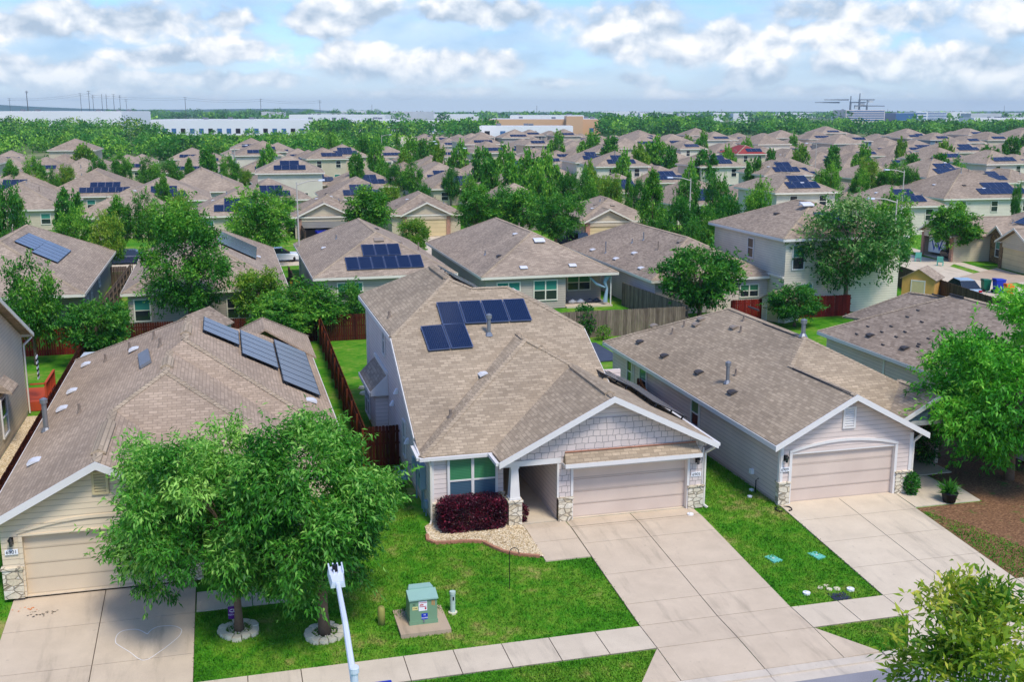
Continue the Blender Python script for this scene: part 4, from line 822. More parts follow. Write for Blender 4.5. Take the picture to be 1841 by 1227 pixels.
world_panels(hC, plane((17.8, 85, 2.8), (17.8, 100, 2.8), (12.1, 90, 5.65)), [((765, 448), (705, 412), (755, 452), 6, 1)]) if 0 else None
vent_on(hC, tuple(hC.location), gpl(681, 432, *plC), plC[1], 'vent', .8, .6)
hD = house('brown-roofed house with a covered back patio and twin green windows behind the middle house', (24.8, 82.1), 10.5, 23, 2.8, 'sid_warm', 'sh_mid', detail=2, cut=(3.9, 2.6), wins=[(-3.4, 1.55, 1.8, 1.3), (-.35, 1.5, 1.85, 1.5), (3.3, 1.6, 1.9, 1.2, 'glass_g', 2.6)], seed=4)
plD = plane((19.1, 81.68, 2.8), (30.4, 81.68, 2.8), (24.8, 87.3, 5.63))
oD = tuple(hD.location)
MB().box(30.05-.09, 30.05-.01, 82.1, 82.2, 0, 2.7).build('patio_post', m['trim'], hD, oD); MB().box(26.2, 30.1, 81.9, 84.7, -.05, .1).build('patio_floor', m['conc2'], hD, oD)
for x, y in ((941, 482), (1029, 478)): vent_on(hD, oD, gpl(x, y, *plD), plD[1], 'flash', .6, .5)
vent_on(hD, oD, gpl(969, 434, *plD)+np.array([0, 0, .05]), plD[1], 'flash', .9, .7)
cu = thing('patio_curtain', 'pale blue curtain tied back at the covered patio corner', 'curtain', (29.6, 82.2, 0)); MB().tube([(.2, 0, 2.6), (-.1, 0, 1.9), (.1, 0, 1.4), (-.05, 0, .3)], [.3, .14, .1, .2], 8).tube([(-1.6, 0, 2.6), (-.8, 0, 1.8), (-.1, 0, 1.5)], [.05, .12, .08], 6).build('drape', plain('pale_blue_cloth', lin(150, 180, 200), .9), cu)
pc = thing('patio_clutter', 'white and blue bundles lying on the covered patio floor', 'bundles', (28, 83.2, .1))
for i, (x, k_) in enumerate(((-.9, 'cloth'), (-.2, 'cloth'), (.6, 'tarp'), (1.2, 'tarp'))): MB().tube([(x-.35, .1*i % .2, .12), (x, 0, .2), (x+.35, .05, .1)], [.08, .2, .06], 8).build('bundle', m[k_], pc, smooth=True)
hE = house('taupe-roofed house right of the covered-patio house, behind the round dark tree', (36.6, 77.2), 9.6, 22.5, 2.8, 'sid_6909', 'sh_mid2', detail=2, wins=[(3.2, 1.6, 1.5, .9, 'glass_g')], seed=5)
plE = plane((31.4, 77, 2.8), (31.4, 95, 2.8), (36.6, 85, 5.4)); oE = tuple(hE.location)
for x, y, h in ((1089, 455, 1.0), (1157, 432, .7)): pipe_on(hE, oE, gpl(x, y, *plE), h, .06, 'pipe')
for x, y in ((1066, 450), (1108, 466), (1153, 483), (1141, 456)): vent_on(hE, oE, gpl(x, y, *plE), plE[1], 'flash', .6, .4)
hF = house('large cream two-storey house standing behind the pale-flecked tree', (46.4, 74.6), 10, 12.6, 6.0, 'sid_cream', 'sh_mid2', detail=2, k=.42, wins=[(-3.9, 4.5, .9, 1.8), (3.4, 4.5, .9, 1.7), (-3.2, 1.5, 1.2, 1.7)], seed=6, trim='trim')
oF = tuple(hF.location); window(hF, oF, (41.395, 80.3, 4.6), .9, 1.5, 'left', 'glass', 'glass'); 
plF = plane((41, 74.2, 6), (52, 74.2, 6), (46.4, 79.6, 8.27)); world_panels(hF, plF, [((1478, 402), (1540, 400), (1460, 384), 3, 1)])
vent_on(hF, oF, (45.5, 79, 8.1), plF[1], 'flash', 1., .8)
MB().box(41.25, 41.39, 74.6, 87.2, 2.85, 3.0).build('belt_board', m['trim_w'], hF, oF)
# ---- houses along the cross street on the right (garages towards us)
def face(px, py, gx, gd, rz):           # garage front centred on a sight line
    p = gp(px, py); c_, s_ = cos(rz), sin(rz); return (p[0]-(gx*c_+gd*s_), p[1]-(gx*s_-gd*c_), 0)
GA = house('tan house whose open garage holds a dark car and a banner, beyond the cross street', face(1681, 464, -3.2, 5.8, R(-97)), 13, 12, 2.8, 'sid_tan', 'sh_mid', R(-97), garage=(-3.2, 6.4, 5.8, None, 'brick'), seed=11, detail=1)
GB = house('stone-fronted house with a pale yellow garage door at the right edge', face(1822, 489, 2.8, 2.6, R(-100)), 13, 13, 2.8, 'sid_tan', 'sh_mid', R(-100), garage=(2.8, 6.0, 2.6, 'door3', 'stone_b'), brick=1, seed=12, panels=[('s', -5.6, .2, 2.4, 4.0, 6, 1), ('s', -4.6, 1.2, 4.06, 5.6, 6, 1)], detail=1)
sb = MB(); sb.box(-4.6, -1.3, -1.2, -.002, 0, 2.6).prism([(-4.6, -1.2, 2.601), (-1.3, -1.2, 2.601), (-2.95, -1.2, 3.7)], (0, 1.2, 0)); sb.build('stone_front', m['stone_b'], GB)
p2, c2 = gable_polys(-4.9, -1.0, -1.6, 2.5, 2.7, .62); rr = roof_build(GB, (0, 0, 0), p2, 'sh_mid'); rr.name = 'gable_roof'; rake(rr, (0, 0, 0), [(-4.95, -1.62, 2.7), (-2.95, -1.62, 3.94), (-.95, -1.62, 2.7)], 'trim_w'); window(GB, (0, 0, 0), (-2.9, -1.205, 1.5), .9, 1.5, 'front', 'glass_t', 'glass')
NAMES1 = ['first', 'second', 'third', 'fourth', 'fifth', 'sixth', 'seventh', 'eighth', 'ninth', 'tenth', 'eleventh', 'twelfth', 'thirteenth', 'fourteenth', 'fifteenth', 'sixteenth', 'seventeenth', 'eighteenth', 'nineteenth', 'twentieth'] 
for t_ in ('twen', 'thir', 'for', 'fif', 'six', 'seven', 'eigh', 'nine'): NAMES1 += [t_+'tieth']+[t_+'ty-'+x for x in NAMES1[:9]]
WD = {'sid_tan': 'tan', 'sid_cream': 'pale cream', 'sid_warm': 'warm grey', 'sid_grey': 'grey', 'sid_blue': 'blue-grey'}
# far houses: left eave end, right eave end, eave line (photo sight lines), storeys, panels (0 none, 1, 2), wall, options
def q3(a, b, y, *r): return (1220+a/2.965, 1220+b/2.965, 140+y/2.965)+r
def q2(a, b, y, *r): return (600+a/2.969, 600+b/2.969, 140+y/2.969)+r
def q1(a, b, y, *r): return (a/2.969, b/2.969, 140+y/2.969)+r
T_, C_, W_2, G_, B_ = 'sid_tan', 'sid_cream', 'sid_warm', 'sid_grey', 'sid_blue'
RIGHT = [q3(0, 165, 378, 2, 1, C_), q3(150, 275, 368, 1, 1, C_), q3(-60, 90, 437, 1, 0, T_), q3(325, 462, 405, 2, 1, T_, 'red'), q3(270, 330, 352, 1, 1, T_), q3(360, 462, 347, 1, 0, T_), q3(410, 520, 385, 1, 1, W_2), q3(515, 680, 352, 1, 1, W_2), q3(545, 770, 437, 1, 1, T_), q3(555, 705, 397, 1, 1, T_),
  q3(690, 950, 462, 1, 2, T_), q3(745, 965, 425, 1, 1, T_), q3(105, 370, 472, 2, 2, C_), q3(65, 460, 548, 1, 2, T_), q3(450, 740, 518, 2, 2, C_), q3(500, 880, 610, 2, 2, C_), q3(1090, 1330, 488, 1, 2, T_), q3(1290, 1665, 527, 2, 2, C_), q3(1480, 1720, 497, 1, 2, T_), q3(1620, 1900, 458, 2, 1, C_), q3(1345, 1600, 437, 2, 1, T_), q3(1180, 1350, 392, 1, 1, W_2),
  q3(1040, 1175, 395, 1, 1, T_), q3(1210, 1325, 322, 2, 1, G_), q3(1335, 1470, 330, 2, 1, B_), q3(1525, 1650, 345, 2, 1, T_), q3(1630, 1730, 322, 2, 1, B_), q3(900, 1045, 337, 2, 1, B_), q3(675, 805, 345, 1, 1, W_2), q3(1045, 1170, 345, 1, 0, W_2), q3(845, 940, 357, 1, 0, W_2), q3(1065, 1450, 683, 2, 2, C_, 'low'), q3(1385, 1990, 640, 2, 2, C_, 'low'), q3(1210, 1480, 590, 1, 2, T_),
  q3(1600, 1775, 390, 1, 0, T_), q3(1470, 1560, 372, 1, 0, W_2), q3(1740, 1960, 548, 1, 0, T_), q3(1780, 1900, 385, 1, 0, W_2), q3(880, 1120, 640, 1, 0, W_2), q3(1650, 1800, 560, 1, 2, C_)]
MID = [q2(-60, 195, 420, 2, 2, T_), q2(450, 545, 322, 1, 1, T_), q2(540, 640, 335, 1, 1, T_), q2(620, 770, 352, 1, 1, T_), q2(720, 850, 378, 1, 1, W_2), q2(750, 865, 318, 2, 0, T_), q2(830, 965, 378, 1, 1, T_), q2(980, 1095, 340, 1, 1, W_2), q2(1005, 1135, 308, 2, 1, G_), q2(1020, 1175, 358, 2, 1, T_), q2(1075, 1215, 418, 1, 1, T_), q2(920, 1090, 398, 1, 2, T_), q2(1135, 1310, 432, 1, 1, C_), q2(1140, 1295, 360, 1, 1, T_), q2(1215, 1415, 388, 1, 1, T_),
  q2(1395, 1565, 398, 2, 1, T_), q2(1300, 1485, 450, 2, 2, C_), q2(1395, 1700, 472, 2, 2, C_), q2(1710, 1860, 428, 1, 2, T_), q2(1475, 1565, 330, 1, 1, W_2), q2(1555, 1665, 343, 1, 1, T_), q2(1645, 1730, 350, 1, 0, W_2), q2(1720, 1835, 355, 1, 1, T_), q2(1140, 1205, 302, 1, 0, T_), q2(1640, 1900, 500, 1, 2, T_), q2(400, 735, 512, 1, 2, T_), q2(415, 800, 555, 1, 2, W_2), q2(520, 905, 590, 1, 2, T_), q2(810, 1345, 640, 1, 1, T_), q2(295, 700, 728, 1, 0, T_, 'garage'),
  q2(1310, 1740, 762, 1, 0, T_, 'brick'), q2(425, 535, 470, 1, 0, W_2), q2(325, 475, 502, 1, 0, W_2), q2(195, 275, 445, 1, 0, W_2), q2(690, 930, 590, 1, 2, W_2)]
LEFT = [q1(-60, 150, 478, 1, 0, T_), q1(190, 455, 478, 1, 0, T_), q1(440, 605, 485, 1, 0, T_), q1(680, 830, 452, 1, 0, W_2), q1(830, 1155, 505, 1, 1, T_), q1(1365, 1595, 405, 1, 1, C_), q1(1260, 1530, 505, 1, 2, C_), q1(1195, 1370, 412, 1, 0, W_2), q1(1370, 1850, 572, 1, 2, C_), q1(-120, 235, 585, 1, 0, C_), q1(220, 745, 632, 1, 2, T_), q1(390, 910, 738, 1, 0, T_), q1(-200, 325, 705, 1, 0, T_), q1(855, 1310, 607, 1, 0, C_), q1(1020, 1535, 735, 1, 2, T_), q1(1560, 1960, 738, 1, 0, T_, 'opengarage'), q1(1635, 1860, 432, 2, 1, T_), q1(250, 620, 530, 1, 0, T_), q1(600, 700, 470, 1, 0, T_)]
FARH = []
for reg, lst in (('left background', LEFT), ('middle background', MID), ('right background', RIGHT)):
    lst = sorted(lst, key=lambda q: -q[2])
    for i, (xl, xr, ye, st, pn, wl, *op) in enumerate(lst):
        ez = 2.8 if st == 1 else 5.5
        opt = op[0] if op else ''; zb = -1.8 if opt == 'low' else 0.
        A, B = gp(xl, ye, ez+zb), gp(xr, ye, ez+zb); c = (A+B)/2; w = np.linalg.norm(B-A)-.84
        w = min(max(w, 7), 17); dist = c[1]; d = (w*1.45 if st == 1 else w*1.0); d = min(max(d, 11), 20)
        opt = op[0] if op else ''
        kk = dict(detail=2 if dist < 150 else (1 if dist < 260 else 0))
        n = 2 if w < 10 else 3
        wn = [((j-(n-1)/2)*w/n, 1.5, 1.1, 1.3, 'glass_t' if (i+j) % 3 else 'glass') for j in range(n)]
        if st == 2: wn += [((j-(n-1)/2)*w/n+.3, 4.3, .95, 1.4, 'glass') for j in range(n)]
        if opt in ('garage', 'brick', 'opengarage'): wn = wn[:1] if opt == 'garage' else []
        pan = PNL(min(w*.55, 7.4), pn) if pn else ()
        if pn and i % 3 == 1: pan = [(f, u0+w*.14, u1+w*.14, v0, v1, nc, nr) for f, u0, u1, v0, v1, nc, nr in pan]
        if dist > 330 and pan: pan = [(f, u0, u1, v0, v1, 3, 1) for f, u0, u1, v0, v1, nc, nr in pan]
        ga = None; lab = f"{WD[wl]} {'one' if st == 1 else 'two'}-storey house {'with dark roof panels' if pn else 'without roof panels'}, {NAMES1[i]} nearest in the {reg}"
        if opt == 'garage': ga = (0, 6, .4, 'door3', 'brick'); lab = 'tan house with a closed tan garage door facing its pale driveway'
        if opt == 'brick': ga = (-w/2+3.1, 5.6, .4, 'door3', 'brick'); lab = 'tan house with brick garage piers behind two parked dark cars'
        if opt == 'opengarage': ga = (-w/2+3.6, 6.6, .3, None, 'brick'); lab = 'tan house with a raised garage door and the blue pickup in front'
        if opt == 'red': lab = 'tan two-storey house under the only red roof in the right background'
        bm = None
        if not ga and not pn and w > 8.5 and i % 2 == 0: bm = (-w/2+.6, -w/2+w*.48, 1.5)
        T = house(lab, (c[0], c[1]+.42, zb), w, d, ez, wl, 'sh_red' if opt == 'red' else ('sh_mid', 'sh_mid2', 'sh_mid')[i % 3], panels=pan, wins=wn if not bm else [q for q in wn if q[0] > 0], bump=bm, garage=ga, seed=i, group='houses across the neighbourhood', rz=R(((i*37) % 9)-4), k=.48, **kk)
        FARH.append((c[0], c[1], w, lab))
        if opt == 'opengarage':
            MB().box(-w/2+.75, -w/2+6.4, -.28, -.24, 1.35, 2.14).build('raised_door', m['sid_grey'], T)

g = random.Random(77); FILL = []                # the houses between: grid lots the sight lines only glimpse
for Y in range(140, 440, 23):
    for X in range(-120, 340, 14):
        x, y = X+g.uniform(-2, 2)+(Y % 50)*.1, Y+g.uniform(-3, 3)
        px, py = prj((x, y, 3))
        if not (-60 < px < 1900) or (y > 320 and x < 70) or (x < 40 and 207 < y < 217) or 40 < x < 58 and y < 190: continue
        if min(abs(h_[0]-x)/1.0+abs(h_[1]+6-y)*.75 for h_ in FARH) < 12.2 or g.random() < .05: continue
        FILL.append((x, y))
FILL.sort(key=lambda q: q[1]); cf = {}
for i, (x, y) in enumerate(FILL):
    px = prj((x, y, 3))[0]; s = 'left' if px < 620 else ('middle' if px < 1200 else 'right'); cf[s] = cf.get(s, 0)+1; pn = g.random() < .82; two = g.random() < .2; w_ = g.uniform(10, 12.5)
    wl = g.choice((T_, T_, C_, W_2)); pan = PNL(w_*.5, 1 if y > 250 else 2) if pn else ()
    house(f"small glimpsed {WD[wl]} {'two' if two else 'one'}-storey house between larger ones, {NAMES1[cf[s]-1]} nearest such at {s}", (x, y, 0), w_, g.uniform(12, 15), 5.5 if two else 2.8, wl, g.choice(('sh_mid', 'sh_mid2')), panels=pan, wins=[(-2.4, 1.5, 1.1, 1.3, 'glass'), (2.2, 1.5, 1.1, 1.3, 'glass')], detail=0, seed=i, group='houses across the neighbourhood', rz=R(g.uniform(-4, 4)), k=.47)
    FARH.append((x, y, w_, ''))
print('filler houses', len(FILL))
# ---------------------------------------------------------------- ground, streets, yards
def st(o): return tag(o, kind='structure')
mb = MB(); ys = [-80, 10, 16.4, 16.5, 26.55, 26.6, 27.0, 28.5, 30, 37.2, 330, 1200, 3000, 6500]; zs = [-.7, -.7, -.7, -1.05, -1.05, -.77, -.74, -.65, -.62, -.03, -.03, -1.5, -6, -16]
xs = [-1300, -500, -30, 60, 700, 1300]
for i in range(len(ys)-1):
    for j in range(len(xs)-1):
        s = max(1, ys[i]/1200.); s2 = max(1, ys[i+1]/1200.)
        mb.poly([(xs[j]*s, ys[i], zs[i]), (xs[j+1]*s, ys[i], zs[i]), (xs[j+1]*s2, ys[i+1], zs[i+1]), (xs[j]*s2, ys[i+1], zs[i+1])])
st(mb.build('ground', m['grass']))
mb = MB(); g = random.Random(3)
xs = np.linspace(-7000, 7000, 60)
for y0, amp, base in ((4700, 30, -14), (5300, 34, 2)):
    top = [base+amp*(.5+.5*sin(x*.0011+y0)+.3*sin(x*.0031))*(1.25 if x < 400 else .35)*max(.35, 1-(x+600)/9000) for x in xs]
    for i in range(59):
        mb.poly([(xs[i], y0-900, -22), (xs[i+1], y0-900, -22), (xs[i+1], y0, top[i+1]), (xs[i], y0, top[i])]); mb.poly([(xs[i], y0, top[i]), (xs[i+1], y0, top[i+1]), (xs[i+1], y0+1300, -22), (xs[i], y0+1300, -22)])
st(mb.build('hills', m['hill'], smooth=True))
st(MB().box(-90, 120, 17.05, 25.9, -1.0, -.80).build('road', m['asph']))
kb = MB()
def kerb_run(x0, x1, drop):               # gutter pan, face and kerb top (drop: lowered at a driveway)
    n = max(1, int((x1-x0)/3))
    for i in range(n):
        a, b = x0+(x1-x0)*i/n+.008, x0+(x1-x0)*(i+1)/n-.008; zt = -.725 if drop else -.675
        kb.box(a, b, 25.9, 26.35, -1.0, -.792); kb.hexa([(a, 26.352, -1), (b, 26.352, -1), (b, 26.68, -1), (a, 26.68, -1), (a, 26.352, zt-.02), (b, 26.352, zt-.02), (b, 26.68, zt), (a, 26.68, zt)])
D5, D9, D1 = (12.15, 17.5), (20.98, 26.3), (-7.35, -1.6)
for a, b, d in ((-60, D1[0]-1.3, 0), (D1[0]-1.3, D1[1]+1.3, 1), (D1[1]+1.3, D5[0]-1.2, 0), (D5[0]-1.2, D5[1]+1.3, 1), (D5[1]+1.3, D9[0]-1.2, 0), (D9[0]-1.2, D9[1]+1.3, 1), (D9[1]+1.3, 60, 0)): kerb_run(a, b, d)
st(kb.build('kerb', m['kerb']))
st(MB().box(-90, 120, 16.6, 17.04, -1.0, -.68).build('near_kerb', m['kerb']))
def slabs(mb, xs, ys, lift=.018, gap=.014, th=.14):
    for x0, x1 in zip(xs[:-1], xs[1:]):
        for y0, y1 in zip(ys[:-1], ys[1:]):
            a, b, c, d = x0+gap, x1-gap, y0+gap, y1-gap
            z0, z1 = gz(c)+.03+lift, gz(d)+.03+lift
            if c >= 37.0: z0 = z1 = lift-.02
            mb.hexa([(a, c, z0-th), (b, c, z0-th), (b, d, z1-th), (a, d, z1-th), (a, c, z0), (b, c, z0), (b, d, z1), (a, d, z1)])
def drive(name, xs, ys, mat):
    mb = MB(); slabs(mb, xs, ys); x0, x1 = xs[0], xs[-1]
    z0 = gz(29.95)+.046; z1 = gz(28.5)+.046; zb = -.715                # apron falls to the lowered kerb
    for i in range(len(xs)-1):
        a, b = xs[i]+.014, xs[i+1]-.014
        mb.hexa([(a, 28.51, z1-.14), (b, 28.51, z1-.14), (b, ys[0]-.014, z0-.12), (a, ys[0]-.014, z0-.12), (a, 28.51, z1), (b, 28.51, z1), (b, ys[0]-.014, z0), (a, ys[0]-.014, z0)])
        mb.hexa([(a, 26.69, zb-.14), (b, 26.69, zb-.14), (b, 28.48, z1-.14), (a, 28.48, z1-.14), (a, 26.69, zb), (b, 26.69, zb), (b, 28.48, z1), (a, 28.48, z1)])
    for s, x in ((-1, x0), (1, x1)):             # flared wings
        mb.prism([(x+s*.012, 28.48, z1-.004), (x+s*.012, 26.69, zb), (x+s*1.25, 26.69, zb+.04)], (0, 0, -.12))
    st(mb.build(name, m[mat]))
    jb = MB(); jb.poly([(x0, 28.5, gz(28.5)+.025), (x1, 28.5, gz(28.5)+.025), (x1, 30, gz(30)+.025), (x0, 30, gz(30)+.025)]); jb.poly([(x0, 30, gz(30)+.03), (x1, 30, gz(30)+.03), (x1, 37.2, gz(37.2)+.03), (x0, 37.2, gz(37.2)+.03)]); st(jb.build(name+'_joints', m['joint']))
drive('driveway_middle', [D5[0], 14.85, D5[1]], [29.95, 31.3, 33.35, 35.75, 37.0, 37.95], 'conc')
drive('driveway_right', [D9[0], 23.7, D9[1]], [29.95, 31.9, 33.9, 35.75, 37.3], 'conc2')
drive('driveway_left', [D1[0], -4.5, D1[1]], [29.95, 31.5, 33.9, 36.0], 'conc')
mb = MB()
for a, b in ((-40, D1[0]), (D1[1], D5[0]), (D5[1], D9[0]), (D9[1], 60)):
    n = max(1, round((b-a)/1.55)); slabs(mb, list(np.linspace(a, b, n+1)), [28.5, 29.95])
st(mb.build('sidewalk', m['conc2']))
mb = MB()
for a, b in ((-40, D1[0]), (D1[1], D5[0]), (D5[1], D9[0]), (D9[1], 60)): mb.poly([(a, 28.5, gz(28.5)+.03), (b, 28.5, gz(28.5)+.03), (b, 29.95, gz(29.95)+.03), (a, 29.95, gz(29.95)+.03)])
st(mb.build('sidewalk_joints', m['joint']))
mb = MB(); slabs(mb, [10.42, 12.14], [34.75, 36.2, 37.3, 37.88]); st(mb.build('front_walk', m['conc']))
mb = MB(); slabs(mb, [26.32, 29.4], [35.9, 37.5]); slabs(mb, [27.3, 29.0], [37.5, 39.0]); st(mb.build('side_walk', m['conc2']))
mb = MB(); slabs(mb, [-1.58, .2, 1.6], [33.95, 35.2]); st(mb.build('front_path', m['conc2']))
mb = MB(); bd = [(26.4, 29.98), (31, 29.98), (36, 30.5), (40, 34), (40, 37.2), (29.5, 37.4), (29.42, 35.85), (26.4, 35.75)]; mb.poly([(x, y, gz(y)+.02) for x, y in bd]) if 0 else None
for y0, y1 in ((29.98, 32), (32, 34), (34, 35.85), (35.85, 37.2), (37.2, 44)):
    x0 = 26.36 if y0 < 35.8 else (29.45 if y0 < 37 else 29.1); mb.poly([(x0, y0, gz(y0)+.012), (42, y0, gz(y0)+.012), (42, y1, gz(y1)+.012), (x0, y1, gz(y1)+.012)])
st(mb.build('mulch_bed', m['mulch']))
# pea-gravel bed with brick edging
edge_px = [(768, 965), (769, 974), (782, 979), (810, 978), (841, 976), (868, 977), (886, 986), (904, 994), (931, 1000), (979, 1004)]
ep = [gp_t(*p) for p in edge_px]; top = [np.array((10.4, 37.85, 0)), np.array((9.9, 38.85, 0)), np.array((7.1, 38.95, 0)), np.array((6.75, 38.6, 0))]
mb = MB(); cen = np.array((8.8, 37.6, 0)); ring = [p for p in ep]+top
for i in range(len(ring)):
    a, b = ring[i], ring[(i+1) % len(ring)]; mb.poly([(p[0], p[1], gz(p[1])+.06) for p in (a, b, cen)])
st(mb.build('gravel_bed', m['gravel']))
sm = []
for a, b in zip(ep[:-1], ep[1:]):
    n = max(1, int(np.linalg.norm(b-a)/.14)); sm += [a+(b-a)*i/n for i in range(n)]
eb = MB()
for a, b in zip(sm[:-1], sm[1:]): eb.bar((a[0], a[1], gz(a[1])+.04), (b[0]*.96+a[0]*.04, b[1]*.96+a[1]*.04, gz(b[1])+.04), .12, .12)
tag(eb.build('brick_edging', m['edging']), 'pink brick edging curving round the pea-gravel bed', 'edging')
gv = shrub_mesh(5, 1, 1, .1, 10, .1, .1, m['gravel']) if 0 else None
g = random.Random(9); pm = MB()
tri = [(ring[i], ring[(i+1) % len(ring)], cen) for i in range(len(ring))]
for i in range(3600):
    a, b, c = g.choice(tri); u, v = g.random(), g.random()
    if u+v > 1: u, v = 1-u, 1-v
    p = a+(b-a)*u+(c-a)*v; r = g.uniform(.012, .026); z = gz(p[1])+.058
    pm.faces([(p[0]-r, p[1]-r*.6, z), (p[0]+r, p[1]-r*.7, z), (p[0]+r*.7, p[1]+r, z), (p[0]-r*.8, p[1]+r*.8, z), (p[0], p[1], z+r*.9)], [(0, 1, 4), (1, 2, 4), (2, 3, 4), (3, 0, 4)])
tag(pm.build('gravel_pebbles', m['gravel']), kind='stuff')
st(MB().poly([(-9.6, 46, -.012), (-10.5, 46, -.012), (-10.5, 59, -.012), (-9.6, 59, -.012)]).build('side_gravel', m['gravel']))
# streets behind
st(MB().box(-120, 52, 112.4, 121.4, -.3, -.018).build('back_street', m['conc2']))
st(MB().box(-120, 48, 122.6, 124.0, -.2, -.012).build('back_sidewalk', m['conc2']))
sd = np.array([sin(R(11)), cos(R(11)), 0]); sp = np.array([-sd[1], sd[0], 0])*-1; c0 = np.array(gp(1745, 517)); c0[2] = 0
def strip(name, off0, off1, t0, t1, z, mat):
    a, b = c0+sd*t0, c0+sd*t1; return st(MB().prism([tuple(a+sp*off0+(0, 0, z)), tuple(a+sp*off1+(0, 0, z)), tuple(b+sp*off1+(0, 0, z)), tuple(b+sp*off0+(0, 0, z))], (0, 0, -.15)).build(name, m[mat]))
strip('cross_street', -4.6, 4.4, -60, 70, -.016, 'conc2'); strip('cross_sidewalk', 5.6, 7.0, -60, 60, -.01, 'conc2')
def pad(name, pts, z, mat): return st(MB().prism([(p[0], p[1], z) for p in pts], (0, 0, -.12)).build(name, m[mat]))
pad('back_driveway', [gp(755, 419), gp(818, 419), gp(842, 470), gp(780, 470)], -.004, 'conc2')
pad('truck_driveway', [gp(556, 432), gp(620, 424), gp(600, 462), gp(548, 462)], -.004, 'conc2')
pad('cars_driveway', [gp(1000, 440), gp(1085, 432), gp(1120, 462), gp(1010, 462)], -.004, 'conc2')
pad('open_garage_driveway', [gp(1646, 459), gp(1716, 474), gp(1690, 489), gp(1600, 478)], .0, 'conc2')
pad('edge_driveway', [gp(1792, 482), gp(1875, 505), gp(1800, 510), gp(1725, 498)], .0, 'conc_d')
pad('far_car_park', [(60, 300, 0), (180, 290, 0), (175, 330, 0), (62, 340, 0)], .0, 'conc2')
pad('warehouse_yard', [gp(600, 262), gp(900, 266), gp(880, 246), gp(560, 244)], .0, 'conc2')
# ---------------------------------------------------------------- fences
fx = lambda px, py, z: gp(px, py, z)
fence((5.5, 46.4, -.03), (5.9, 74, -.03), 1.85, 'f_rust', 'rust-brown fence running along the left side of the middle house lawn', flip=-1)
fence((5.5, 46.4, -.03), (7.05, 46.4, -.03), 1.85, 'f_brown', 'short dark brown fence and gate joining the side wall of the middle house', flip=-1, post_every=1.2)
fence((5.95, 74, -.03), (18, 74, -.03), 1.85, 'f_brown', 'dark brown back fence of the middle house lawn', flip=-1)
fence((-8.8, 40, -.03), (-8.8, 74, -.03), 1.85, 'f_brown', 'dark brown fence between the left-edge house and the cream house', flip=1)
fence((-22, 74.2, -.03), (-8.9, 74.2, -.03), 1.85, 'f_red', 'bright red back fence at left behind the small lawn', flip=-1)
fence((-8.7, 74.3, -.03), (5.8, 74.3, -.03), 1.85, 'f_brown', 'dark brown back fence behind the cream house', flip=-1)
fence((18.1, 70.6, -.03), (31.6, 70.6, -.03), 1.9, 'f_grey', 'weathered grey fence facing us behind the right-hand house yard', flip=-1)
fence((31.0, 82.2, -.03), (31.8, 70.7, -.03), 1.9, 'f_grey', 'weathered grey side fence beside the covered patio lawn', flip=-1)
fence((36.5, 73.4, -.03), (46.6, 73.4, -.03), 1.65, 'f_red', 'red back fence showing under the pale-flecked tree', flip=-1)
fence((-9.3, 81, -.03), (-8.6, 105, -.03), 1.8, 'f_grey', 'grey-brown fence between the two brown-roofed houses at left', flip=1)
fence((-10.2, 103, -.03), (-8.7, 103, -.03), 1.8, 'f_dark', 'short dark fence closing the side yard beside the parked navy car', flip=-1)
fence((5.6, 80, -.03), (5.3, 100, -.03), 1.8, 'f_dark', 'dark fence in the side yard left of the house with navy panels', flip=1)
a, b = c0+sp*-6.2+sd*-22, c0+sp*-6.2+sd*14; fence((a[0], a[1], -.03), (b[0], b[1], -.03), 1.9, 'f_dark', 'long weathered fence along the cross street at right', flip=1)
fence((b[0]-14, b[1]+1, -.03), (b[0], b[1], -.03), 1.9, 'f_red', 'short red fence beside the little pine shed', flip=-1)
fence((9, 128, -.03), (9.2, 150, -.03), 1.8, 'f_dark', 'dark fence beside the house with the blue pickup', flip=-1); fence((17.9, 40.8, -.03), (20.9, 52.5, -.03), 1.7, 'f_rust', 'narrow brown fence between the middle house and the 6909 house', flip=-1)
# ---------------------------------------------------------------- front yard things
xf = thing('transformer_box', 'green utility transformer with stickers on a concrete pad in the lawn', 'transformer', tuple(gp_t(762, 1128)))
X0 = np.array(xf.location); z0 = .1
MB().box(-.82, .78, -.55, 1.45, -.25, z0).build('concrete_pad', m['conc_d'], xf)
bx = MB(); bx.box(-.44, .44, 0, .72, z0, z0+.88).box(-.46, .46, -.02, .74, z0+.001, z0+.12); bx.build('cabinet', m['green'], xf)
MB().hexa([(-.47, -.06, z0+.84), (.47, -.06, z0+.84), (.47, .46, z0+.9), (-.47, .46, z0+.9), (-.47, -.06, z0+.88), (.47, -.06, z0+.88), (.47, .46, z0+1.0), (-.47, .46, z0+1.0)]).hexa([(-.4, .465, z0+.88), (.4, .465, z0+.88), (.4, .78, z0+.88), (-.4, .78, z0+.88), (-.4, .465, z0+1.04), (.4, .465, z0+1.04), (.34, .74, z0+1.06), (-.34, .74, z0+1.06)]).build('lid', m['green_l'], xf)
def sticker(x, z, w, h, mt, words=(), tm='black', ts=.05):
    o = MB().box(x-w/2, x+w/2, -.008, -.001, z-h/2, z+h/2).build('sticker', m[mt], xf)
    for i, wd in enumerate(words): text(o, wd, (x, -.011, z+h/2-(i+.5)*h/len(words)), ts, tm)
sticker(-.02, z0+.62, .27, .33, 'white', ('WARNING', '', ''), 'red', .05); MB().box(-.13, .09, -.012, -.009, z0+.59, z0+.61).box(-.12, .0, -.012, -.009, z0+.64, z0+.68).box(.04, .09, -.012, -.009, z0+.5, z0+.57).build('sticker', m['red'], xf)
